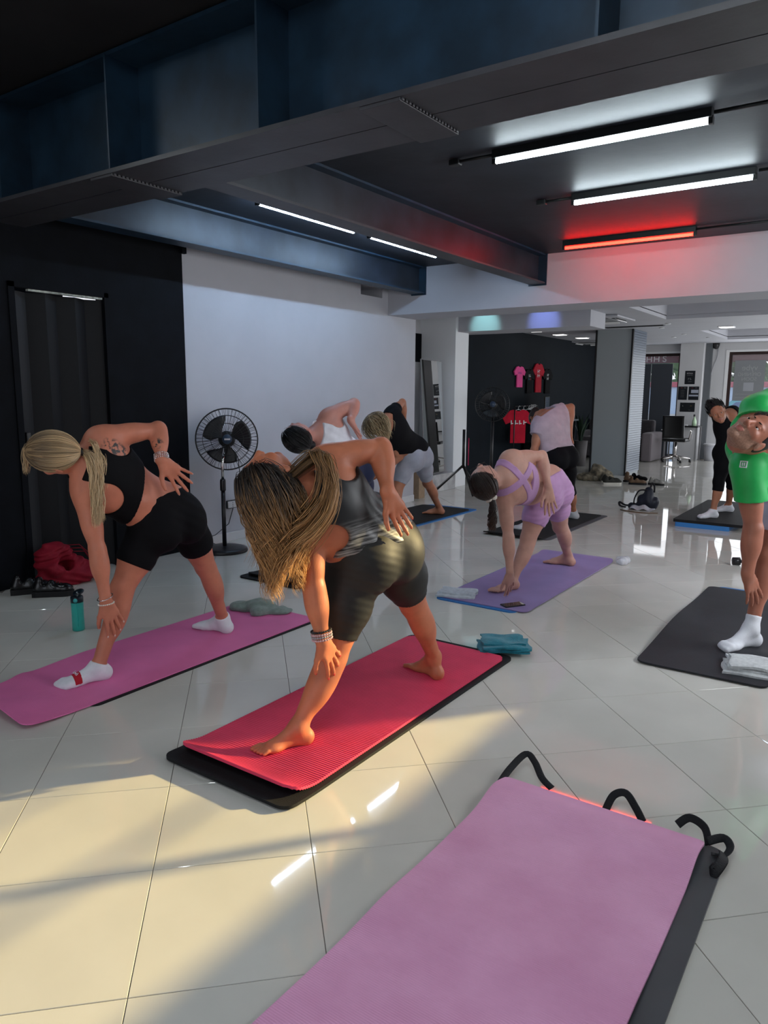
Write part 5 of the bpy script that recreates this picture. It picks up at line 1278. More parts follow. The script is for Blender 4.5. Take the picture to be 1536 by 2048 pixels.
# grey shorts woman
mat_slab('yoga_mat', -4.80, -4.12, 6.12, 7.98, 0.010, M_MATBLUE, 'blue mat under the black mat by the end of the white wall')
mat_slab('yoga_mat', -4.84, -4.16, 6.10, 7.86, 0.010, M_MATB, 'black mat on the blue one under the woman in grey shorts', z=0.0105)
# mauve T-shirt woman
mat_slab('yoga_mat', -3.36, -2.73, 6.60, 8.46, 0.008, M_MATB, 'dark mat under the woman in the mauve T-shirt', z=0.008, lift=lambda x, y: 0.025 * max(0, (6.75 - y) / 0.15) ** 2 if y < 6.75 else 0)
mat_slab('yoga_mat', -3.30, -2.67, 6.70, 8.50, 0.007, mat('grey_foam', (0.10, 0.10, 0.11), 0.7, 0.2), 'thin grey mat below the dark mat of the woman in the mauve T-shirt')
# woman in black: thick blue mat with a black one on top
mat_slab('yoga_mat', -1.875, -1.33, 8.30, 10.05, 0.048, mat('bright_blue_foam', (0.045, 0.20, 0.50), 0.6, 0.3), 'thick blue mat under the black mat of the short-haired woman', rnd=0.01)
mat_slab('yoga_mat', -1.90, -1.20, 8.30, 10.12, 0.030, M_MATB, 'thick black mat on top of the thick blue mat', z=0.049, rnd=0.02)
# man
mat_slab('yoga_mat', -0.97, -0.40, 4.60, 5.82, 0.005, M_MATBLUE, 'blue mat corner showing behind the charcoal mat of the man')
mat_slab('yoga_mat', -1.025, -0.385, 3.86, 5.76, 0.008, M_MATC, 'charcoal mat with rounded corners under the man in green', z=0.0055, lift=lambda x, y: 0.010 * math.exp(-((y - 4.35) / 0.10) ** 2) * clamp((x + 0.85) / 0.1) + 0.03 * math.exp(-((x + 1.02) / 0.06) ** 2) * math.exp(-((y - 4.7) / 0.5) ** 2))
# empty mat in the foreground, its far end humped over a roll of bands
hump = lambda x, y: 0.030 * math.exp(-((y - 2.22) / 0.10) ** 2) + 0.010 * math.exp(-((y - 1.55) / 0.14) ** 2) + 0.008 * math.exp(-((y - 1.2 - 0.2 * x) / 0.16) ** 2)
mat_slab('yoga_mat', -0.975, -0.300, 0.50, 2.345, 0.010, mat('slate_foam', (0.055, 0.058, 0.066), 0.45, 0.4, noise=0.06, nscale=6), 'smooth slate grey mat under the empty orchid pink mat', nu=80)
mat_slab('yoga_mat', -1.055, -0.365, 0.46, 2.33, 0.008, M_PINK, 'empty orchid pink mat with fine ribs, nearest to the camera', z=0.0105, lift=hump, nu=120, nv=16, rnd=0.02)
# resistance band set behind the empty mat
rb = thing('exercise_strap', 'set of black webbing strap loops sticking out behind the empty orchid pink mat', 'exercise strap', (-0.70, 2.43, 0))
M_WEB = mat('black_webbing', (0.010, 0.010, 0.012), 0.65, 0.3, bump=0.3, bscale=250)
def strap(pts, parent, name='handle_strap', w=0.013, m=None):
    P_ = [Vector(p) for p in pts]; out = []
    for i in range(len(P_) - 1):
        p0 = P_[max(i - 1, 0)]; p1 = P_[i]; p2 = P_[i + 1]; p3 = P_[min(i + 2, len(P_) - 1)]
        for t in np.linspace(0, 1, 7)[:-1]:
            out.append(0.5 * ((2 * p1) + (p2 - p0) * t + (2 * p0 - 5 * p1 + 4 * p2 - p3) * t * t + (3 * p1 - p0 - 3 * p2 + p3) * t ** 3))
    out.append(P_[-1]); b = MB(); b.tube(out, w, 8, flat=0.16, up=(0.4, -0.6, 0.7)); return b.build(name, m or M_WEB, parent)
strap([(-0.36, -0.16, 0.012), (-0.365, -0.05, 0.03), (-0.345, 0.05, 0.055), (-0.30, 0.03, 0.045), (-0.24, -0.04, 0.03), (-0.19, -0.07, 0.02)], rb)
strap([(0.01, -0.08, 0.012), (0.02, -0.03, 0.045), (0.055, -0.01, 0.055), (0.10, -0.04, 0.03), (0.135, -0.08, 0.012)], rb)
strap([(0.24, -0.06, 0.03), (0.27, -0.03, 0.05), (0.32, -0.05, 0.045), (0.345, -0.10, 0.02)], rb)
strap([(0.34, -0.10, 0.03), (0.38, -0.06, 0.035), (0.405, -0.09, 0.03), (0.395, -0.13, 0.02), (0.36, -0.14, 0.018)], rb)
strap([(0.39, -0.12, 0.02), (0.40, -0.18, 0.035), (0.385, -0.24, 0.02), (0.37, -0.20, 0.012)], rb, w=0.016)
# ================================================================== TOWELS AND SMALL THINGS
def cloth_prims(c, rz, parts):
    R = np.array(Matrix.Rotation(rz, 3, 'Z')); out = []
    for (x, y, z, a, b_, h) in parts: out.append(ELL('c', np.asarray(c) + R @ V3(x, y, z), R.T, V3(a, b_, h), 0.012))
    return out
def soft(name, prims, m, label, cat, res=0.006, wave=None, cut0=0.0, group=None):
    v, q = field_mesh(prims, res, wave, [(V3(0, 0, cut0), V3(0, 0, -1))])
    c = v.mean(0); c[2] = cut0; o = link(name, np_mesh(name, v - c, q), m); o.location = tuple(c); return tag(o, label, cat, group)
def terry(name, col): return mat(name, col, 0.9, 0.15, noise=0.12, nscale=40, bump=0.6, bscale=260, sheen=0.3)
def folded(name, c, rz, L, W, layers, t, m, label, parent_z=0.0, wav=0.006):
    """a folded towel: stacked sheets joined by rounded folds, slightly uneven"""
    th = thing(name, label, 'towel', (c[0], c[1], parent_z), rz)
    for i in range(layers):
        z = (i + 1) * t * 1.05; k = 1 - 0.05 * i; sx = 0.010 * ((i * 7) % 3 - 1); sy = 0.012 * ((i * 5) % 3 - 1)
        def fn(u, v, z=z, k=k, sx=sx, sy=sy, i=i):
            x = (u - 0.5) * L * k; y = (v - 0.5) * W * k; e = min(u, 1 - u, v, 1 - v)
            r = max(0, 0.07 - e) / 0.07
            return (x + sx + 0.006 * sin(v * 9 + i), y + sy + 0.006 * sin(u * 8 + i * 2), z - r ** 2 * t * 0.35 + wav * (sin(u * 7 + i) * sin(v * 6 + 2 * i)) * (i + 0.6) / layers)
        slab(fn, 14, 14, t * 0.85, 'layer', m, th)
    return th
# teal towel: a rumpled fold at the corner of the black mat
tw = folded('towel', (-1.67, 3.60), radians(-58), 0.20, 0.27, 4, 0.012, terry('teal_terry', (0.012, 0.20, 0.27)), 'folded teal towel on the corner of the hot pink mat', 0.024, 0.010)
for ob in tw.children: ob.location.z += 0.0
folded('towel', (-2.43, 4.44), radians(18), 0.27, 0.17, 2, 0.014, terry('white_blue_terry', (0.60, 0.66, 0.70)), 'folded white towel at the near corner of the purple mat', 0.013, 0.003)
folded('towel', (-0.47, 4.08), radians(10), 0.30, 0.22, 3, 0.016, terry('white_waffle', (0.66, 0.68, 0.68)), 'folded white towel in front of the foot of the man in green', 0.013, 0.006)
soft('towel', cloth_prims((-3.29, 3.33, 0.013), radians(15), [(-0.12, 0, 0.015, 0.10, 0.08, 0.035), (0.0, 0.02, 0.025, 0.12, 0.085, 0.045), (0.12, 0.02, 0.012, 0.10, 0.07, 0.022), (0.03, -0.05, 0.015, 0.06, 0.07, 0.035)]), terry('sage_terry', (0.20, 0.26, 0.23)), 'rumpled sage green towel at the end of the mauve pink mat', 'towel',
     0.006, wave=lambda X, Y, Z: 0.008 * np.sin(38 * X + 22 * Y + 3 * np.sin(20 * Y)) * np.sin(17 * Y - 25 * X + 20 * Z), cut0=0.013)
ph = thing('phone', 'dark phone lying at the near edge of the purple mat', 'phone', (-2.00, 4.42, 0.0135), radians(58))
p = MB(); p.box((0, 0, 0.004), (0.155, 0.074, 0.008), bev=0.003); p.build('body', M_BLACK, ph); p = MB(); p.box((0, 0, 0.0085), (0.150, 0.069, 0.001)); p.build('screen', mat('phone_glass', (0.05, 0.04, 0.04), 0.08, 0.6), ph)
soft('plastic_bag', cloth_prims((-1.80, 6.17, 0), radians(20), [(0, 0, 0.02, 0.05, 0.10, 0.035), (0.03, 0.04, 0.02, 0.04, 0.05, 0.03)]), mat('clear_plastic', (0.75, 0.75, 0.80), 0.2, 0.5, alpha=0.55), 'crumpled clear plastic bag at the far corner of the purple mat', 'bag', 0.007, wave=lambda X, Y, Z: 0.008 * np.sin(60 * X + 40 * Y) * np.sin(50 * Y - 30 * Z))
# water bottle
bt = thing('water_bottle', 'translucent teal water bottle with flip lid on the tiles by the blonde woman', 'bottle', (-3.92, 2.44, 0))
M_TEAL = mat('teal_plastic', (0.06, 0.70, 0.62), 0.08, 0.5, trans=0.55, ior=1.2, alpha=0.6); M_LID = mat('navy_lid', (0.008, 0.016, 0.024), 0.3, 0.5)
b = MB(); b.lathe([(0.0, 0.001), (0.033, 0.001), (0.0355, 0.006), (0.0355, 0.05), (0.0345, 0.10), (0.0355, 0.15), (0.0355, 0.172), (0.033, 0.178), (0.033, 0.172), (0.0335, 0.006), (0.0, 0.005)], n=28); b.build('body', M_TEAL, bt)
b = MB(); b.lathe([(0.0, 0.176), (0.0365, 0.176), (0.0365, 0.205), (0.033, 0.212), (0.0, 0.212)], n=28); b.build('lid', M_LID, bt)
b = MB(); b.lathe([(0.0, -0.004), (0.033, -0.004), (0.034, 0.0), (0.030, 0.006), (0.0, 0.008)], (0, 0.012, 0.232), 24, rot=Matrix.Rotation(radians(22), 3, 'X')); b.tube([(-0.012, 0.0, 0.212), (-0.010, 0.004, 0.225), (-0.004, 0.01, 0.232)], 0.005, 6); b.build('flip_cap', M_LID, bt)
b = MB(); b.tube([(0.0, 0, 0.02), (0.0, 0, 0.19), (0.006, 0, 0.236)], 0.0045, 8); b.build('straw', mat('pale_straw', (0.5, 0.62, 0.62), 0.3, 0.5), bt)
b = MB(); b.lathe([(0.0, 0.006), (0.012, 0.005), (0.013, 0.0)], (0.025, -0.026, 0.192), 14, rot=Vector((0.69, -0.72, 0)).to_track_quat('Z', 'Y').to_matrix()); b.build('button', mat('teal_button', (0.05, 0.42, 0.42), 0.3, 0.5), bt)
# red drawstring bag
rbag = thing('drawstring_bag', 'dark red drawstring bag slumped against the black wall', 'bag', (-5.0, 3.02, 0))
pr = [ELL('b', V3(-5.0, 3.02, 0.09), np.eye(3), V3(0.13, 0.20, 0.13), 0.05), ELL('b', V3(-5.02, 2.96, 0.20), np.eye(3), V3(0.10, 0.14, 0.12), 0.05), ELL('b', V3(-4.95, 3.12, 0.06), np.eye(3), V3(0.12, 0.13, 0.07), 0.04), ELL('b', V3(-4.92, 2.90, 0.13), np.eye(3), V3(0.07, 0.06, 0.06), 0.03),
      CAP('m', V3(-4.86, 2.98, 0.25), V3(-4.97, 3.01, 0.11), 0.075, 0.055, 0.02, ax=V3(0, 1, 0), q=0.8, sub=True)]
v, q = field_mesh(pr, 0.007, lambda X, Y, Z: 0.006 * np.sin(45 * Y + 12 * np.sin(14 * Z)) + 0.005 * np.sin(70 * Z + 20 * Y), [(V3(0, 0, 0.0), V3(0, 0, -1))])
link('sack', np_mesh('sack', v - V3(-5.0, 3.02, 0), q), mat('dark_red_fabric', (0.22, 0.006, 0.018), 0.7, 0.25, noise=0.1, nscale=15, bump=0.2, bscale=120), rbag)
for k in range(3):
    b = MB(); b.tube([(-0.02 + 0.02 * k, 0.02, 0.28 - 0.02 * k), (0.0, 0.14 + 0.02 * k, 0.27 - 0.03 * k), (0.01, 0.225 + 0.01 * k, 0.18 - 0.04 * k), (0.0, 0.22, 0.08)], 0.0035, 6); b.build('cord', mat('dark_red_cord', (0.16, 0.006, 0.015), 0.7, 0.2), rbag)
# black patent shoes
M_PATENT = mat('patent_black', (0.006, 0.006, 0.007), 0.22, 0.5, noise=0.2, bump=0.12, bscale=30); M_SOLE = mat('black_rubber_sole', (0.009, 0.009, 0.010), 0.6, 0.3)
def shoe(name, label, loc, rz, L=0.27, upper=None, sole=None, group=None, lace=None, h=0.10, soleh=0.03, roll=0):
    t = thing(name, label, 'shoe', loc, rz, group); k = L / 0.27
    prof = [(-0.125, 0.030), (-0.10, 0.036), (-0.05, 0.037), (0.0, 0.038), (0.06, 0.045), (0.10, 0.041), (0.128, 0.024), (0.138, 0.0)]
    poly = [(x * k, w * k) for x, w in prof] + [(x * k, -w * k) for x, w in reversed(prof[:-1])]
    b = MB(); b.prism(poly, 0.0, soleh); b.build('sole', sole or M_SOLE, t)
    pr = [CAP('u', V3(-0.085 * k, 0, soleh + 0.02), V3(0.075 * k, 0, soleh + 0.010), 0.034 * k, 0.036 * k, 0.03), ELL('u', V3(0.088 * k, 0, soleh + 0.010), np.eye(3), V3(0.045, 0.038, 0.030) * k, 0.02), CAP('u', V3(-0.09 * k, 0, soleh + 0.02), V3(-0.075 * k, 0, soleh + h * 0.72), 0.034 * k, 0.031 * k, 0.02), CAP('u', V3(0.0, 0, soleh + 0.02), V3(-0.01 * k, 0, soleh + 0.045), 0.034 * k, 0.030 * k, 0.02),
          CAP('o', V3(-0.055 * k, 0, soleh + h * 0.55), V3(-0.035 * k, 0, soleh + h * 1.2), 0.026 * k, 0.03 * k, 0.008, ax=V3(0, 1, 0), q=0.9, sub=True)]
    v, q = field_mesh(pr, 0.006, None, [(V3(0, 0, soleh), V3(0, 0, -1))]); link('upper', np_mesh('upper', v, q), upper or M_PATENT, t)
    b = MB()
    for i in range(4): b.tube([(0.008 * k + 0.016 * i * k, -0.022 * k, soleh + 0.062 - 0.006 * i), (0.008 * k + 0.016 * i * k, 0, soleh + 0.070 - 0.006 * i), (0.008 * k + 0.016 * i * k, 0.022 * k, soleh + 0.062 - 0.006 * i)], 0.003, 5)
    b.build('laces', lace or M_SOLE, t); 
    if roll: t.rotation_euler = (roll, 0, rz); t.location.z = loc[2] + abs(sin(roll)) * 0.040
    return t
shoe('shoe', 'black patent chunky shoe in front of the red bag', (-4.74, 2.77, 0), radians(48), 0.28, soleh=0.04)
shoe('shoe', 'black patent chunky shoe tucked behind its pair by the black wall', (-4.93, 2.72, 0), radians(60), 0.28, soleh=0.04)
# pedestal fan
M_CHROME = mat('chrome', (0.75, 0.72, 0.70), 0.15, 0.5, metal=1.0); M_FAN = mat('black_fan_metal', (0.010, 0.010, 0.012), 0.35, 0.5)
def fan(label, base, head, axis, R_, three=True, stand=True, badge=True):
    t = thing('pedestal_fan', label, 'fan', base); hd = Vector(head) - Vector(base); ax = Vector(axis).normalized(); M3 = ax.to_track_quat('Z', 'Y').to_matrix()
    if stand:
        b = MB(); b.lathe([(0.0, 0.0), (0.20, 0.0), (0.205, 0.012), (0.20, 0.03), (0.16, 0.042), (0.05, 0.052), (0.0, 0.052)], n=40); b.build('base', M_FAN, t)
        b = MB(); b.tube([(0, 0, 0.05), (0, 0, 0.56)], 0.019, 14); b.lathe([(0.024, 0.55), (0.026, 0.56), (0.026, 0.64), (0.021, 0.655)], n=14); b.build('pole', M_FAN, t)
        b = MB(); b.tube([(0, 0, 0.65), (0, 0, 0.80), (hd.x * 0.5, hd.y * 0.5, hd.z - 0.08)], 0.013, 12); b.build('chrome_tube', M_CHROME, t)
    b = MB(); b.lathe([(0.0, -0.16), (0.055, -0.155), (0.075, -0.13), (0.075, -0.05), (0.05, -0.03), (0.02, -0.02), (0.02, 0.03)], tuple(hd), 24, rot=M3); b.box(tuple(hd - ax * 0.10 - Vector((0, 0, 0.085))), (0.05, 0.05, 0.06), bev=0.01); b.build('motor', M_FAN, t)
    for k in range(3):
        a0 = 2 * pi * k / 3 + 0.55
        def fn(u, v):
            r = 0.045 + u * (R_ * 0.78 - 0.045); w = (0.30 + 0.85 * sin(min(1, u * 1.15) * pi * 0.62)) * 0.88
            a = a0 + (v - 0.5) * w * 1.5 - 0.35 * u; zz = 0.015 + 0.045 * (v - 0.5) * (0.5 + u)
            return tuple(hd + M3 @ Vector((r * cos(a), r * sin(a), zz)))
        b = MB(); b.grid(fn, 10, 8); o = b.build('blade', M_FAN, t); md = o.modifiers.new('thick', 'SOLIDIFY'); md.thickness = 0.003
    b = MB(); b.lathe([(0.0, 0.055), (0.03, 0.052), (0.042, 0.035), (0.045, 0.0), (0.03, -0.01)], tuple(hd), 20, rot=M3); b.build('hub', M_FAN, t)
    def ringpts(r, z, n=48): return [hd + M3 @ Vector((r * cos(2 * pi * i / n), r * sin(2 * pi * i / n), z)) for i in range(n)]
    prof = lambda r: 0.085 * math.sqrt(max(0, 1 - (r / R_) ** 2.2))
    b = MB(); b.tube(ringpts(R_, 0.0), 0.0065, 8, closed=True); b.build('rim', M_FAN, t)
    for s_, nm in ((1, 'front_grille'), (-1, 'rear_grille')):
        b = MB()
        for r in (0.045, R_ * 0.52, R_ * 0.78): b.tube(ringpts(r, s_ * prof(r)), 0.0022, 5, closed=True)
        n = 44 if s_ > 0 else 54
        for i in range(n):
            a = 2 * pi * i / n; w = 0.10 if s_ > 0 else -0.04
            b.tube([hd + M3 @ Vector((r * cos(a + w * (r / R_)), r * sin(a + w * (r / R_)), s_ * prof(r))) for r in np.linspace(0.042, R_, 7)], 0.0015 if i % 4 else 0.0026, 4, caps=False)
        b.build(nm, M_FAN, t)
    b = MB(); b.lathe([(0.0, 0.006), (0.040, 0.004), (0.043, -0.004), (0.038, -0.008)], tuple(hd + ax * 0.086), 28, rot=M3); b.build('badge', mat('fan_badge_blue', (0.03, 0.05, 0.09), 0.3, 0.5), t)
    if badge:
        b = MB(); b.box((0, 0, 0.008), (0.050, 0.014, 0.002), bev=0.0008); b.v = [tuple(hd + ax * 0.086 + M3 @ Vector(v)) for v in b.v]; b.build('badge_plate', mat('silver_plate', (0.6, 0.6, 0.62), 0.3, 0.5, metal=0.8), t)
    return t
f1 = fan('black pedestal fan with chrome pole against the white wall', (-4.86, 4.50, 0), (-4.90, 4.60, 1.0), (0.74, -0.66, 0.06), 0.272)
b = MB(); b.tube([(0.08, 0.11, 0.86), (0.085, 0.14, 0.6), (0.05, 0.2, 0.42)], 0.004, 6); b.build('cable', M_BLACK, f1)
sk = thing('extension_socket', 'white extension socket with black rim hanging on the white wall', 'socket', (XW + 0.006, 4.86, 0.36), 0)
b = MB(); b.box((0.008, 0, 0), (0.028, 0.135, 0.080), bev=0.012); b.build('rim', M_BLACK, sk); b = MB(); b.box((0.022, -0.004, 0), (0.012, 0.115, 0.064), bev=0.005); b.build('face', M_WHITE2, sk)
for k in range(3): b = MB(); b.lathe([(0.0, 0), (0.005, 0)], (0.0285, -0.004, -0.018 + 0.018 * k), 10, axis='X'); b.build('socket_hole', M_BLACK, sk)
cb = MB(); cb.tube([(XW + 0.02, 4.87, 0.32), (XW + 0.03, 4.80, 0.18), (XW + 0.04, 4.62, 0.10), (XW + 0.05, 4.45, 0.085), (XW + 0.08, 4.30, 0.01), (-4.95, 4.35, 0.006)], 0.004, 6); tag(cb.build('cable', M_BLACK), 'black cable drooping from the socket to the floor behind the fan', 'cable')
cb = MB(); cb.tube([(XW + 0.01, 4.24, 0.80), (XW + 0.02, 4.28, 0.62), (XW + 0.02, 4.40, 0.45), (XW + 0.03, 4.38, 0.25), (XW + 0.06, 4.55, 0.04), (-4.98, 4.60, 0.006)], 0.004, 6); tag(cb.build('cable', M_BLACK), 'black cable running down the edge of the black wall to the floor', 'cable')
pb_ = thing('plastic_bottle', 'small clear plastic bottle lying on the floor by the fan base', 'bottle', (-4.62, 4.72, 0.03), radians(30)); b = MB(); b.lathe([(0.0, -0.09), (0.028, -0.088), (0.03, -0.05), (0.028, 0.0), (0.03, 0.05), (0.018, 0.075), (0.012, 0.085), (0.012, 0.10), (0, 0.10)], n=16, axis='X'); b.build('body', mat('clear_pet', (0.8, 0.85, 0.9), 0.05, 0.5, alpha=0.35), pb_); b = MB(); b.lathe([(0.0, 0.098), (0.014, 0.098), (0.014, 0.115), (0, 0.115)], n=12, axis='X'); b.build('cap', mat('blue_cap', (0.05, 0.2, 0.4), 0.4), pb_)
# second fan on a tripod by the pier
f2 = fan('large dark fan in front of the shirt wall beside the pier', (-4.83, 9.72, 0), (-4.83, 9.72, 1.26), (0.5, -0.86, 0.05), 0.245, stand=False, badge=False)
b = MB(); b.tube([(0, 0.02, 0.02), (0, 0.02, 1.12)], 0.022, 10); b.build('pole', M_FAN, f2); b = MB(); b.lathe([(0, 0), (0.19, 0.0), (0.19, 0.02), (0.03, 0.05), (0, 0.05)], (0, 0.02, 0), 28); b.build('base', M_FAN, f2)
tp = thing('tripod', 'black folded tripod leaning with splayed legs beside the pier', 'tripod', (-4.92, 9.05, 0))
for k, (dx, dy) in enumerate(((-0.33, -0.32), (0.22, -0.10), (0.10, 0.28))): b = MB(); b.tube([(0, 0, 0.42), (dx, dy, 0.012)], 0.017, 8); b.build('leg', M_BLACK, tp)
b = MB(); b.tube([(0, 0, 0.38), (0, 0, 0.92)], 0.020, 10); b.build('pole', M_BLACK, tp); b = MB(); b.tube([(-0.30, -0.42, 0.02), (0.0, 0.02, 0.44)], 0.006, 6); b.build('rod', mat('steel_rod', (0.25, 0.25, 0.26), 0.35, 0.5, metal=0.8), tp)
b = MB(); b.tube([(0.05, 0.05, 0.42), (0.05, 0.05, 0.80)], 0.007, 6); b.build('pink_strip', mat('pink_strip', (0.6, 0.03, 0.12), 0.4, 0.4), tp)
# leaning mirror
M_MIRROR = mat('mirror_glass', (0.92, 0.93, 0.93), 0.0, 0.5, metal=1.0)
b = MB(); b.box2((-5.80, 8.55, 0), (-5.36, 9.62, 0.25), bev=0.004); tag(b.build('plinth', mat('grey_marble', (0.55, 0.55, 0.55), 0.25, 0.5, nscale=6, color2=(0.36, 0.36, 0.37))), 'low grey marble plinth under the leaning mirror', 'plinth')
mr = thing('mirror', 'tall frameless mirror leaning in the alcove on the marble plinth', 'mirror', (-5.42, 9.10, 0.252)); mr.rotation_euler = (0, -math.atan2(0.08, 1.62), radians(9.2))
b = MB(); b.box((0, 0, 0.82), (0.012, 0.78, 1.62), bev=0.002); b.build('backing', mat('mirror_back', (0.2, 0.2, 0.21), 0.5), mr); b = MB(); b.box((0.0075, 0, 0.82), (0.003, 0.76, 1.60)); b.build('glass', M_MIRROR, mr)
bx = thing('cardboard_box', 'tall brown cardboard box beside the mirror behind the grey shorts woman', 'box', (-5.30, 8.42, 0.0), 0.1); b = MB(); b.box((0, 0, 0.36), (0.18, 0.18, 0.72), bev=0.004); b.build('carton', mat('cardboard', (0.36, 0.26, 0.17), 0.8, 0.2, noise=0.08), bx)
tr = MB(); tr.lathe([(0, -0.09), (0.05, -0.09), (0.055, -0.08), (0.055, 0.08), (0.05, 0.09), (0, 0.09)], (-5.30, 8.42, 0.777), 20, axis='Y'); tag(tr.build('paper_roll', M_WHITE), 'white paper roll on top of the cardboard box', 'paper roll')
def marks_on(t, u, v, s_, n, m, wall=True, off=0.024):
    """a row of n small marks of letter height s_ (print too small to read in the photo)"""
    rr = random.Random(int(1000 * (u + v + 3))); x = u - n * s_ * 0.36; b = MB()
    for k in range(n):
        w_ = s_ * rr.uniform(0.4, 0.66); h_ = s_ * 0.72
        for (dx, dz, a_, c_) in ((0, 0, s_ * 0.16, h_), (w_ * 0.45, rr.choice((-0.28, 0, 0.28)) * h_, w_ * 0.7, s_ * 0.16)):
            if wall: b.box((off, x + dx, v + dz), (0.002, a_, c_))
            else: b.box((x + dx, -0.003, v + dz), (a_, 0.0014, c_))
        x += s_ * 0.74
    b.build('print', m, t)
# ================================================================== SHIRT WALL
def shirt_poly(w, h, s=1.0, sl=0.16):
    return [(-w * .30, 0), (w * .30, 0), (w * .30, h * .62), (w * .5, h * .56), (w * .62, h * .74), (w * .34, h * .97), (w * .14, h), (w * .06, h * .955), (-w * .06, h * .955), (-w * .14, h), (-w * .34, h * .97), (-w * .62, h * .74), (-w * .5, h * .56), (-w * .30, h * .62)]
def wall_shirt(y, z0, z1, w, m, label, marks):
    t = thing('t_shirt', label, 'T-shirt', (-5.788, y, z0), 0, 'T-shirts on the dark wall')
    M4 = Matrix(((0, 0, 1, 0), (1, 0, 0, 0), (0, 1, 0, 0), (0, 0, 0, 1)))
    b = MB(); b.prism(shirt_poly(w, z1 - z0), 0.0, 0.022, mtx=M4); o = b.build('fabric', m, t)
    for (u, v, s, txt, c) in marks: marks_on(t, u, v, s, len(txt), mat('print_' + c, dict(white=(0.75, 0.75, 0.75), blue=(0.05, 0.3, 0.4), red=(0.5, 0.03, 0.04), mauve=(0.25, 0.05, 0.3))[c], 0.7))
    b = MB(); b.tube([(0.01, 0, z1 - z0 - 0.02), (0.012, 0, z1 - z0 + 0.02), (0.012, 0.015, z1 - z0 + 0.035), (0.012, 0.02, z1 - z0 + 0.015)], 0.003, 5); b.build('hanger_hook', M_BLACK, t)
M_RED = mat('red_jersey', (0.52, 0.008, 0.03), 0.7, 0.2, noise=0.1, nscale=8)
wall_shirt(12.70, 1.53, 1.91, 0.40, mat('pink_jersey', (0.80, 0.08, 0.30), 0.7, 0.2, noise=0.06, nscale=8), 'bright pink T-shirt hung highest on the dark wall, nearest the pier', [(0, 0.26, 0.05, 'VYBE', 'mauve')])
wall_shirt(13.15, 1.42, 1.87, 0.40, M_BLK, 'black T-shirt between the pink and the red one on the dark wall', [(0, 0.33, 0.07, 'VY', 'white'), (-0.03, 0.27, 0.06, 'B', 'blue'), (0.04, 0.27, 0.06, 'E', 'red')])
wall_shirt(13.57, 1.44, 1.99, 0.44, M_RED, 'red T-shirt with white print on the dark wall', [(0, 0.40, 0.09, 'VY', 'white'), (0, 0.32, 0.09, 'BE', 'white')])
wall_shirt(14.03, 1.42, 1.90, 0.40, M_BLK, 'black T-shirt with grey print at the far end of the dark wall', [(0, 0.36, 0.07, 'VY', 'white'), (0, 0.29, 0.07, 'BE', 'white')])
rk = thing('clothes_rack', 'black clothes rack in front of the dark shirt wall', 'clothes rack', (-5.42, 12.25, 0))
b = MB(); b.tube([(0, -0.48, 0.02), (0, -0.48, 1.20), (0, 0.48, 1.20), (0, 0.48, 0.02)], 0.012, 8); b.tube([(-0.2, -0.48, 0.015), (0.2, -0.48, 0.015)], 0.012, 8); b.tube([(-0.2, 0.48, 0.015), (0.2, 0.48, 0.015)], 0.012, 8); b.build('frame', M_BLACK, rk)
def rack_shirt(y, m, label, tilt, marks=()):
    t = thing('t_shirt', label, 'T-shirt', (-5.42, y, 0.56), 0, 'T-shirts on the rack'); t.rotation_euler = (0, 0, tilt)
    M4 = Matrix(((0, 0, 1, 0), (1, 0, 0, 0), (0, 1, 0, 0), (0, 0, 0, 1)))
    b = MB(); b.prism(shirt_poly(0.44, 0.58), -0.02, 0.02, mtx=M4); b.build('fabric', m, t)
    for (u, v, s, txt, c) in marks: marks_on(t, u, v, s, len(txt), MATS['print_' + c], off=0.022)
    b = MB(); b.tube([(0, 0, 0.57), (0, 0, 0.625), (0, 0.02, 0.645), (0, 0.03, 0.63)], 0.004, 6); b.tube([(0, -0.14, 0.53), (0, 0, 0.585), (0, 0.14, 0.53)], 0.005, 6); b.build('hanger', mat('white_hanger', (0.75, 0.75, 0.75), 0.4, 0.4), t)
rack_shirt(11.92, M_RED, 'red T-shirt with white print hanging on the rack', -0.9, [(0.02, 0.36, 0.10, 'VYBE', 'white')])
rack_shirt(12.14, M_BLK, 'black T-shirt hanging right behind the red one on the rack', -1.15)
rack_shirt(12.36, M_BLK, 'black T-shirt with red emblem hanging on the rack', -1.0, [(0.05, 0.30, 0.14, 'V', 'red')])
for k in range(4):
    t = thing('hanger', 'empty white plastic hanger on the clothes rack, ' + ('next to the shirts', 'second from the shirts', 'third from the shirts', 'at the far end')[k], 'hanger', (-5.42, 12.46 + 0.06 * k, 1.20), -1.2, 'empty hangers on the rack')
    b = MB(); b.tube([(0, -0.008, 0.016), (0, 0.010, 0.018), (0, 0.012, -0.01), (0, 0, -0.03)], 0.005, 6); b.tube([(0, 0, -0.03), (0, -0.19, -0.12), (0, 0.19, -0.12)], 0.007, 6, closed=True); b.build('hanger_body', mat('white_hanger', (0.75, 0.75, 0.75), 0.4, 0.4), t)
sh_ = thing('shelf_unit', 'dark shelf unit with a pale wooden shelf under the monitor', 'shelf', (-5.40, 13.45, 0))
b = MB()
for a_, c_ in (((-0.35, -0.55, 0), (-0.33, 0.55, 0.90)), ((-0.35, -0.55, 0), (0.25, -0.53, 0.90)), ((-0.35, 0.53, 0), (0.25, 0.55, 0.90))): b.box2(a_, c_)
b.build('carcass', M_BLACK, sh_)
b = MB(); b.box2((-0.37, -0.60, 0.90), (0.30, 0.60, 0.93), bev=0.003); b.build('top', mat('pale_blue_top', (0.10, 0.12, 0.14), 0.3, 0.5), sh_)
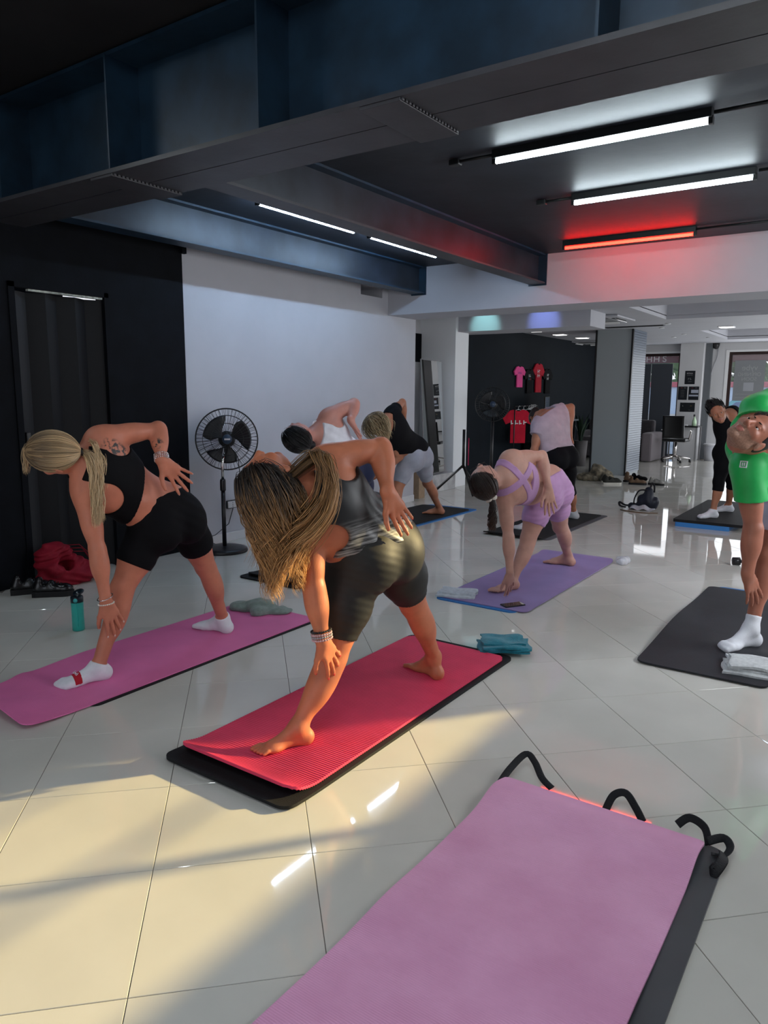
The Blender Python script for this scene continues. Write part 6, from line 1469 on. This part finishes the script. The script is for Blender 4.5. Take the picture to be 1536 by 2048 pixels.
for z_ in (0.06, 0.44): b = MB(); b.box2((-0.33, -0.53, z_), (0.24, 0.53, z_ + 0.025)); b.build('shelf', mat('pale_wood', (0.50, 0.34, 0.17), 0.5, 0.3, noise=0.1), sh_)
mo = thing('monitor', 'dark computer monitor on the shelf unit by the shirts', 'monitor', (-5.45, 13.25, 0.93), 0.25)
b = MB(); b.box((0, 0, 0.26), (0.03, 0.55, 0.34), bev=0.008); b.build('frame', M_BLACK, mo); b = MB(); b.box((0.017, 0, 0.265), (0.002, 0.52, 0.31)); b.build('screen', mat('grey_screen', (0.05, 0.06, 0.075), 0.15, 0.5), mo); b = MB(); b.box((0, 0, 0.05), (0.04, 0.06, 0.10)); b.box((0, 0, 0.006), (0.18, 0.22, 0.012), bev=0.003); b.build('stand', M_BLACK, mo)
pp = thing('papers', 'stack of pale papers on the top of the shelf unit', 'paper', (-5.25, 13.60, 0.931), 0.3)
for k in range(3): b = MB(); b.box((0.01 * k, 0.01 * k, 0.002 + 0.004 * k), (0.21, 0.30, 0.003)); b.build('sheet', M_WHITE, pp)
M_WSH = mat('white_shoe', (0.66, 0.63, 0.58), 0.6, 0.3)
shoe('shoe', 'pale sneaker on the wooden shelf, nearer the rack', (-5.28, 13.22, 0.466), 0.5, 0.25, M_WSH, M_WSH, 'sneakers on the shelf'); shoe('shoe', 'pale sneaker on the wooden shelf, nearer the sofa', (-5.28, 13.42, 0.466), 0.4, 0.25, M_WSH, M_WSH, 'sneakers on the shelf')
pl_ = thing('potted_plant', 'small dark leafy plant behind the woman in the mauve T-shirt', 'plant', (-5.1, 14.2, 0)); b = MB(); b.lathe([(0, 0), (0.11, 0), (0.14, 0.5), (0.12, 0.5), (0, 0.47)], n=20); b.build('pot', mat('grey_pot', (0.13, 0.12, 0.12), 0.7), pl_)
for k in range(9):
    a = k * 2.4; b = MB(); L_ = 0.45 + 0.05 * (k % 4)
    b.grid(lambda u, v, a=a, L_=L_: (cos(a) * (0.03 + 0.16 * u * u) + sin(a) * (v - .5) * .07 * sin(pi * (0.1 + .9 * u)), sin(a) * (0.03 + 0.16 * u * u) - cos(a) * (v - .5) * .07 * sin(pi * (0.1 + .9 * u)), 0.47 + L_ * u), 6, 2); b.build('leaf', mat('dark_leaf', (0.012, 0.035, 0.018), 0.4), pl_)
# ================================================================== BACK OF THE SHOP
so = thing('sofa', 'dark grey two-seat sofa behind the grey column', 'sofa', (-5.05, 16.30, 0))
M_SOFA = mat('dark_sofa_fabric', (0.055, 0.050, 0.055), 0.85, 0.2, noise=0.1, sheen=0.2); M_SOFA2 = mat('sofa_arm_painted_lit', (0.16, 0.14, 0.15), 0.85, 0.2, sheen=0.2)  # right arm: light falling on it is painted in as a lighter fabric colour
b = MB(); b.box((0, 0.05, 0.21), (1.40, 0.75, 0.30), bev=0.03); b.build('frame', M_SOFA, so); b = MB(); b.box((0, 0.36, 0.55), (1.46, 0.18, 0.62), bev=0.05); b.build('backrest', M_SOFA, so)
for s_ in (-1, 1): b = MB(); b.box((s_ * 0.77, 0.02, 0.31), (0.22, 0.86, 0.60), bev=0.04); b.build('armrest', M_SOFA2 if s_ > 0 else M_SOFA, so)
for s_ in (-1, 1): b = MB(); b.box((s_ * 0.33, -0.05, 0.42), (0.64, 0.62, 0.14), bev=0.04); b.build('cushion', M_SOFA, so)
for k, (x0, x1) in enumerate(((-5.00, -4.66), (-4.645, -4.19))):
    b = MB(); b.box2((x0, 17.30, 0.0), (x1, 17.33, 2.09), bev=0.003); tag(b.build('display_board', mat('slate_board', (0.055, 0.062, 0.075), 0.6, 0.3)), ['narrow slate grey board standing in the middle window beside the column', 'wide slate grey board standing in the middle window beside the poster pier'][k], 'board', 'slate boards in the window')
ch = thing('office_chair', 'black office chair with chrome star base near the posters', 'chair', (-3.78, 16.30, 0))
for k in range(5):
    a = 2 * pi * k / 5 + 0.3; b = MB(); b.tube([(0, 0, 0.13), (0.30 * cos(a), 0.30 * sin(a), 0.075)], [0.022, 0.016], 8); b.build('base_leg', M_CHROME, ch); b = MB(); b.lathe([(0, -0.02), (0.03, -0.02), (0.03, 0.02), (0, 0.02)], (0.30 * cos(a), 0.30 * sin(a), 0.031), 14, axis='X'); b.build('caster', M_BLACK, ch)
b = MB(); b.tube([(0, 0, 0.12), (0, 0, 0.44)], 0.025, 10); b.build('gas_lift', M_CHROME, ch); b = MB(); b.box((0, 0, 0.47), (0.48, 0.46, 0.07), bev=0.03); b.build('seat', M_BLACK, ch)
b = MB(); b.grid(lambda u, v: ((v - .5) * 0.44, -0.24 + 0.04 * (2 * v - 1) ** 2 * -1 - 0.05 * u, 0.52 + 0.46 * u), 8, 8); o = b.build('backrest', M_BLACK, ch); o.modifiers.new('t', 'SOLIDIFY').thickness = 0.03
for s_ in (-1, 1): b = MB(); b.tube([(s_ * 0.24, 0.05, 0.47), (s_ * 0.28, 0.05, 0.66), (s_ * 0.28, -0.12, 0.68)], 0.014, 8); b.build('armrest', M_CHROME, ch)
dk = thing('desk', 'small black desk against the poster pier', 'desk', (-3.80, 16.95, 0)); b = MB(); b.box((0, 0, 0.735), (0.70, 0.48, 0.03), bev=0.004); b.build('top', M_BLACK, dk)
for x_ in (-0.32, 0.32):
    for y_ in (-0.2, 0.2): b = MB(); b.box((x_, y_, 0.36), (0.03, 0.03, 0.72)); b.build('leg', mat('grey_metal', (0.3, 0.3, 0.31), 0.4, 0.5, metal=0.6), dk)
b = MB(); b.box((-0.05, 0.15, 0.55), (0.45, 0.02, 0.2)); b.build('modesty_panel', M_WHITE2, dk)
bt2 = thing('spray_bottle', 'pale green spray bottle standing on the desk', 'bottle', (-3.56, 16.85, 0.75)); b = MB(); b.lathe([(0, 0), (0.045, 0), (0.045, 0.10), (0.02, 0.17), (0.015, 0.2), (0, 0.2)], n=16); b.build('body', mat('pale_green_plastic', (0.55, 0.75, 0.50), 0.3, 0.5), bt2); b = MB(); b.box((0, -0.02, 0.225), (0.03, 0.08, 0.045), bev=0.008); b.build('trigger_head', M_BLACK, bt2)
kb = thing('keyboard', 'pale keyboard lying on the desk', 'keyboard', (-3.90, 16.84, 0.75)); b = MB(); b.box((0, 0, 0.009), (0.42, 0.14, 0.018), bev=0.004); b.build('case', mat('pale_plastic', (0.6, 0.6, 0.6), 0.5), kb); b = MB()
for i in range(12):
    for j in range(4): b.box((-0.18 + i * 0.033, -0.045 + j * 0.03, 0.021), (0.026, 0.024, 0.006))
o = b.build('keys', M_WHITE2, kb); o['kind'] = 'stuff'
bn = thing('waste_bin', 'white waste bin beside the desk by the pier', 'bin', (-3.25, 17.10, 0)); b = MB(); b.lathe([(0, 0), (0.10, 0), (0.135, 0.36), (0.125, 0.36), (0.092, 0.02), (0, 0.02)], n=24); b.build('bucket', M_WHITE, bn); b = MB(); b.lathe([(0.135, 0.34), (0.143, 0.35), (0.135, 0.37), (0.125, 0.36)], n=24); b.build('liner', mat('bin_liner', (0.6, 0.6, 0.62), 0.3), bn)
# posters on the pier
def poster(x0, x1, z0, z1, label, lines, extra=()):
    yy = YB - 0.283; t = thing('poster', label, 'poster', ((x0 + x1) / 2, yy, (z0 + z1) / 2), 0, 'posters on the pier'); w, h_ = x1 - x0, z1 - z0
    b = MB(); b.box((0, 0, 0), (w, 0.004, h_)); b.build('sheet', mat('black_poster', (0.010, 0.012, 0.016), 0.4, 0.4), t)
    for (u, v, s, txt, c) in lines:
        marks_on(t, u, v, s, len(txt), mat('ink_' + c, dict(white=(0.6, 0.6, 0.6), grey=(0.22, 0.23, 0.24), gold=(0.35, 0.24, 0.08), red=(0.45, 0.04, 0.05), pale=(0.40, 0.43, 0.52))[c], 0.6), wall=False)
    for (u, v, a, c_, col) in extra: b = MB(); b.box((u, -0.003, v), (a, 0.002, c_)); b.build('panel', mat('ink_' + col, (0.40, 0.43, 0.52), 0.6), t)
    return t
poster(-3.90, -3.69, 1.64, 1.93, 'black poster with script lettering, topmost on the pier', [(0, 0.09, 0.035, 'xxxxx', 'white'), (0, 0.05, 0.022, 'xxxxxxx', 'grey'), (0.01, -0.03, 0.06, 'xx', 'grey'), (0.01, -0.09, 0.02, 'xxxxx', 'grey')])
poster(-4.02, -3.83, 1.30, 1.59, 'black price list poster below the script one, nearer the window', [(-0.02, 0.115, 0.018, 'xxx', 'red'), (0.05, 0.115, 0.014, 'xxxx', 'white')] + [(0.0, 0.06 - 0.035 * k, 0.018, 'xxxxxx', 'grey') for k in range(5)])
poster(-3.80, -3.59, 1.30, 1.59, 'black timetable poster with pale panels, beside the price list', [(-0.03, 0.115, 0.018, 'xxx', 'red'), (0.05, 0.115, 0.014, 'xxxx', 'white')], [(0.02, 0.04, 0.15, 0.07, 'pale'), (0.0, -0.05, 0.19, 0.035, 'pale')])
poster(-3.96, -3.65, 1.04, 1.24, 'wide black card with gold mark, lowest on the pier', [(-0.09, 0.03, 0.03, 'x', 'white'), (0.08, 0.03, 0.02, 'xxx', 'gold'), (0.05, -0.06, 0.014, 'xxxx', 'grey')])
# sheet stuck on the glass of the right window, read from the street side
sg_ = thing('window_sign', 'grey paper sign stuck on the glass of the wide window, seen from behind', 'sign', (-2.68, YB + 0.118, 1.72)); b = MB(); b.box((0, 0, 0), (0.60, 0.004, 0.86)); b.build('sheet', mat('grey_paper', (0.24, 0.25, 0.26), 0.8, 0.2), sg_)
M_INKB = mat('showthrough_ink', (0.33, 0.34, 0.34), 0.8, 0.2)
text('lettering', 'vybe', 0.17, (0.0, -0.003, 0.27), (pi / 2, 0, 0), M_INKB, sg_, 0.0004, mirror=True); text('lettering', 'OPENING', 0.105, (0.0, -0.003, 0.13), (pi / 2, 0, 0), M_INKB, sg_, 0.0004, mirror=True); text('lettering', 'SOON', 0.105, (0.0, -0.003, 0.03), (pi / 2, 0, 0), M_INKB, sg_, 0.0004, mirror=True)
b = MB(); b.box((0.0, -0.003, -0.13), (0.20, 0.002, 0.18)); b.build('blank_square', mat('pale_ink', (0.36, 0.37, 0.40), 0.8, 0.2), sg_)
for z_ in (-0.29, -0.36): marks_on(sg_, 0.0, z_, 0.030, 22, M_INKB, wall=False)
# white letters across the middle window
for k, (c_, x_) in enumerate((('H', -4.80), ('H', -4.635), ('S', -4.46))):
    o = text('letter', c_, 0.19, (x_, YB + 0.115, 2.205), (pi / 2, 0, 0), mat('white_letter', (0.85, 0.83, 0.83), 0.5), None, 0.004, sx=1.1); tag(o, ['white letter H at the top of the middle window beside the column', 'second white letter H at the top of the middle window', 'white letter S at the top of the middle window'][k], 'letter', 'white letters on the middle window')
# ceiling cassettes
def cassette(x, y, label, s=0.86):
    t = thing('air_conditioner', label, 'air conditioner', (x, y, ZB - 0.002), 0, 'ceiling cassettes'); b = MB(); b.box((0, 0, -0.015), (s, s, 0.028), bev=0.012); b.build('panel', M_WHITE, t); b = MB(); b.box((0, 0, -0.033), (s * .55, s * .55, 0.006), bev=0.002)
    b.build('intake_grille', mat('grey_grille', (0.25, 0.26, 0.27), 0.5), t)
    for k in range(4):
        a = k * pi / 2; R3 = Matrix.Rotation(a, 3, 'Z'); b = MB(); b.box(tuple(R3 @ Vector((s * .37, 0, -0.031))), (0.075, s * .52, 0.006), R3); b.build('slot', M_BLACK, t); b = MB(); b.box(tuple(R3 @ Vector((s * .40, 0, -0.045))), (0.055, s * .50, 0.006), R3 @ Matrix.Rotation(radians(30), 3, 'Y')); b.build('louvre', mat('white_louvre', (0.8, 0.8, 0.8), 0.25, 0.5), t)
cassette(-3.75, 10.9, 'white ceiling cassette air conditioner nearer, above the way to the column'); cassette(-5.45, 15.75, 'white ceiling cassette air conditioner farther, beyond the grey column')
dg_ = thing('air_diffuser', 'long black slot diffuser in the ceiling before the column', 'vent', (-3.68, 12.5, ZB)); b = MB(); b.box((0, 0, -0.004), (0.95, 0.11, 0.008)); b.build('frame', M_BLACK, dg_)
for k in range(3): b = MB(); b.box((0, -0.03 + 0.03 * k, -0.010), (0.92, 0.006, 0.006)); b.build('vane', M_BLACK, dg_)
cm = thing('security_camera', 'dark dome camera with a loose white cable beside the wide window', 'camera', (-3.36, YB - 0.02, ZB)); b = MB(); b.lathe([(0, -0.13), (0.05, -0.11), (0.07, -0.05), (0.075, 0.0), (0, 0.0)], n=18); b.build('dome', mat('dark_dome', (0.03, 0.03, 0.032), 0.25, 0.5), cm); b = MB(); b.tube([(0.05, 0.0, -0.1), (0.04, 0.0, -0.3), (-0.04, 0.0, -0.55), (-0.09, 0.0, -0.8)], 0.007, 6); b.build('cable', M_WHITE, cm)
# clothes and shoes at the column
soft('clothes_pile', cloth_prims((-4.0, 11.95, 0), 0.1, [(-0.12, 0.0, 0.04, 0.20, 0.16, 0.08), (0.05, 0.05, 0.10, 0.15, 0.14, 0.13), (0.16, 0.02, 0.05, 0.14, 0.13, 0.11), (0.0, 0.04, 0.20, 0.09, 0.08, 0.07)]), mat('camouflage_cloth', (0.30, 0.25, 0.17), 0.9, 0.15, nscale=14, color2=(0.09, 0.085, 0.07)), 'heap of beige and olive clothes at the foot of the grey column', 'clothes', 0.010, wave=lambda X, Y, Z: 0.018 * np.sin(26 * X + 16 * Y + 12 * Z) * np.sin(20 * Y - 18 * X + 22 * Z))
M_OLIVE = mat('olive_suede', (0.035, 0.035, 0.03), 0.8, 0.2); M_CREAM = mat('cream_sole', (0.60, 0.57, 0.50), 0.5, 0.3); M_TAN = mat('tan_leather', (0.14, 0.085, 0.05), 0.6, 0.3)
shoe('shoe', 'dark sneaker with thick cream sole in front of the clothes heap', (-3.62, 11.60, 0), radians(36), 0.31, M_OLIVE, M_CREAM, 'sneakers by the column'); shoe('shoe', 'dark sneaker with cream sole half hidden behind its pair at the column', (-3.70, 11.78, 0), radians(30), 0.31, M_OLIVE, M_CREAM, 'sneakers by the column')
shoe('shoe', 'brown shoe standing at the corner of the grey column', (-3.48, 12.15, 0), radians(60), 0.30, M_TAN, M_SOLE, 'sneakers by the column', h=0.15); shoe('shoe', 'black and white trainer propped up beside the brown shoe', (-3.30, 12.02, 0.02), radians(-20), 0.30, M_BLK, M_CREAM, 'sneakers by the column', roll=0.5); shoe('shoe', 'tan shoe lying before the black and white trainer', (-3.28, 11.80, 0), radians(15), 0.28, M_TAN, M_SOLE, 'sneakers by the column'); shoe('shoe', 'small grey shoe with black toe, farthest from the column', (-3.02, 11.92, 0), radians(-5), 0.26, mat('grey_canvas', (0.25, 0.24, 0.22), 0.8), M_SOLE, 'sneakers by the column')
# backpack on the tiles
bk = thing('backpack', 'small navy backpack with loose straps on the tiles', 'backpack', (-2.46, 9.30, 0)); pr = [ELL('b', V3(0, 0, 0.10), np.eye(3), V3(0.11, 0.09, 0.11), 0.03), ELL('b', V3(0.03, 0.0, 0.19), np.eye(3), V3(0.06, 0.06, 0.10), 0.03), ELL('b', V3(0.10, 0.02, 0.09), np.eye(3), V3(0.05, 0.07, 0.08), 0.02), ELL('b', V3(-0.12, -0.03, 0.03), np.eye(3), V3(0.10, 0.06, 0.05), 0.03)]
v, q = field_mesh(pr, 0.008, lambda X, Y, Z: 0.006 * np.sin(50 * X + 20 * Z), [(V3(0, 0, 0), V3(0, 0, -1))]); link('sack', np_mesh('sack', v, q), mat('navy_nylon', (0.008, 0.011, 0.022), 0.5, 0.4, bump=0.1), bk)
strap([(0.02, -0.06, 0.25), (-0.07, -0.08, 0.24), (-0.12, -0.09, 0.14), (-0.13, -0.07, 0.05)], bk, 'strap', 0.012); strap([(-0.12, -0.05, 0.05), (-0.24, -0.05, 0.04), (-0.32, -0.03, 0.07), (-0.30, -0.07, 0.03), (-0.22, -0.09, 0.02)], bk, 'strap', 0.014); strap([(0.04, 0, 0.26), (0.05, 0.02, 0.33), (0.08, 0.02, 0.30), (0.09, 0.0, 0.22)], bk, 'handle', 0.011)
b = MB(); b.grid(lambda u, v: (-0.16 + 0.30 * u, -0.10 - 0.05 * v, 0.012 + 0.05 * (1 - v) * sin(pi * (0.15 + .8 * u)) + 0.012 * sin(14 * u)), 12, 4); o = b.build('white_lining', M_WHITE, bk); o.modifiers.new('t', 'SOLIDIFY').thickness = 0.004
cbk = MB(); cbk.tube([(-2.70, 9.05, 0.006), (-2.55, 8.98, 0.006), (-2.40, 8.97, 0.006), (-2.25, 9.05, 0.006)], 0.006, 6); tag(cbk.build('cord', M_TAN), 'thin brown cord on the tiles in front of the navy backpack', 'cord')
kd = thing('hand_weight', 'small black dumbbell on the tiles behind the arm of the man in green', 'dumbbell', (-0.93, 6.70, 0.035), 0.5); b = MB(); b.tube([(-0.08, 0, 0), (0.08, 0, 0)], 0.013, 10); b.build('grip', M_BLACK, kd)
for s_ in (-1, 1): b = MB(); b.lathe([(0, -0.03), (0.034, -0.028), (0.035, 0.028), (0, 0.03)], (s_ * 0.07, 0, 0), 8, axis='X'); b.build('weight_head', M_BLACK, kd)
# ================================================================== STREET
b = MB(); b.box2((-22, YB + 0.32, -0.20), (14, 60, -0.06)); struct('ground', b, mat('pale_pavement', (0.45, 0.45, 0.45), 0.9, 0.2, noise=0.06))
b = MB(); b.box2((2.5, -8, -0.20), (14, YB + 0.3, -0.06)); b.box2((-8, -9, -0.20), (2.5, -1.75, -0.06)); struct('ground_side', b, MATS['pale_pavement'])
gw = thing('garden_wall', 'pale blue garden wall with red coping across the street', 'wall', (-8, 27.0, -0.06)); b = MB(); b.box2((-12, 0, 0), (16, 0.25, 1.72)); b.build('wall_face', mat('pale_blue_render', (0.60, 0.70, 0.82), 0.8, 0.2, noise=0.03), gw); b = MB(); b.box2((-12, -0.06, 1.72), (16, 0.31, 1.90), bev=0.02); b.build('coping', mat('red_coping', (0.55, 0.10, 0.13), 0.7), gw); b = MB(); b.box2((-12, -0.6, 0), (4.2, -0.05, 0.80)); b.build('planter', mat('cream_render', (0.70, 0.64, 0.56), 0.8), gw)
M_HEDGE = mat('hedge_green', (0.10, 0.22, 0.08), 0.8, 0.2, nscale=3, color2=(0.22, 0.36, 0.16)); M_HEDGE2 = mat('hedge_dark', (0.05, 0.12, 0.07), 0.8, 0.2)
for k in range(6):
    x_ = -17 + k * 3.9; t = thing('bush', 'leafy green bush behind the red-coped garden wall, ' + ('first', 'second', 'third', 'fourth', 'fifth', 'last')[k] + ' from the shirt wall side', 'bush', (x_, 29.0, 0), 0, 'bushes across the street'); n_ = 700
    c_ = RNG.normal(size=(n_, 3)); c_ /= np.linalg.norm(c_, axis=1, keepdims=True); c_ = c_ * RNG.uniform(0.55, 1.0, (n_, 1)) * np.array([1.85, 1.0, 1.5]) + np.array([0, 0, 2.5]); d1 = RNG.normal(size=(n_, 3)) * 0.14; d2 = RNG.normal(size=(n_, 3)) * 0.14
    v = np.stack([c_ - d1, c_ + d2, c_ + d1, c_ - d2], 1).reshape(-1, 3); o = link('leaves', np_mesh('leaves', v, np.arange(n_ * 4).reshape(-1, 4), False), M_HEDGE if k % 2 else M_HEDGE2, t); o['kind'] = 'stuff'
    b = MB(); b.tube([(0, 0, 0), (0.05, 0, 1.0), (-0.1, 0.1, 2.2)], [0.12, 0.09, 0.04], 8); b.build('trunk', mat('bark', (0.10, 0.07, 0.05), 0.9), t)
aw = thing('awning', 'burgundy awning band above the shop windows outside', 'awning', (-2.5, 18.6, 0)); b = MB(); b.box2((-2.75, 0, 2.16), (4.5, 0.06, 2.46)); b.build('valance', mat('burgundy_canvas', (0.16, 0.035, 0.05), 0.7, 0.2), aw); b = MB(); b.grid(lambda u, v: (-2.75 + 7.25 * u, -0.75 + 0.80 * v, 2.75 - 0.30 * v), 4, 2); o = b.build('canopy', MATS['burgundy_canvas'], aw); o.modifiers.new('t', 'SOLIDIFY').thickness = 0.02
for x_ in (-2.7, 0.0, 4.4): b = MB(); b.tube([(x_, -0.75, 2.5), (x_, 0.0, 2.44)], 0.02, 6); b.build('arm', M_BROWN, aw)
def car(loc, rz, m, label):
    t = thing('car', label, 'car', loc, rz); b = MB()
    prof = [(-2.1, 0.30), (-2.12, 0.65), (-1.95, 0.82), (-1.15, 0.92), (-0.65, 1.36), (0.55, 1.42), (1.35, 1.05), (2.0, 0.95), (2.1, 0.60), (2.08, 0.30)]
    M4 = Matrix(((1, 0, 0, 0), (0, 0, -1, 0), (0, 1, 0, 0), (0, 0, 0, 1))); b.prism(prof, -0.85, 0.85, mtx=M4); b.build('body', m, t)
    for s_ in (-1, 1):
        for pts in ([(-0.95, 0.95), (-0.58, 1.28), (-0.02, 1.32), (-0.02, 0.97)], [(0.06, 0.97), (0.06, 1.33), (0.52, 1.33), (1.12, 1.03), (1.10, 0.98)]):
            b = MB(); b.prism(pts, s_ * 0.852 - 0.004, s_ * 0.852 + 0.004, mtx=M4); b.build('side_window', mat('car_glass', (0.10, 0.18, 0.35), 0.05, 0.6), t)
        for x_ in (-1.3, 1.3): b = MB(); b.lathe([(0, -0.1), (0.31, -0.1), (0.32, 0.0), (0.31, 0.1), (0, 0.1)], (x_, s_ * 0.78, 0.31), 24, axis='Y'); b.build('wheel', M_SOLE, t); b = MB(); b.lathe([(0, -0.105), (0.18, -0.105), (0.18, 0.105), (0, 0.105)], (x_, s_ * 0.78, 0.31), 16, axis='Y'); b.build('hub_cap', M_CHROME, t)
    for x_, nm, cc in ((-2.1, 'headlight', (0.8, 0.8, 0.8)), (2.07, 'tail_light', (0.5, 0.03, 0.03))):
        for s_ in (-1, 1): b = MB(); b.box((x_, s_ * 0.62, 0.68), (0.06, 0.28, 0.12), bev=0.02); b.build(nm, mat('car_' + nm, cc, 0.2), t)
    return t
car((-3.0, 22.6, -0.06), 0.0, mat('teal_car_paint', (0.16, 0.55, 0.60), 0.25, 0.5, coat=0.5), 'pale teal parked car seen through the wide window'); car((-9.2, 23.0, -0.06), 0.0, mat('white_car_paint', (0.75, 0.75, 0.76), 0.25, 0.5, coat=0.5), 'white parked car outside the narrow far window')
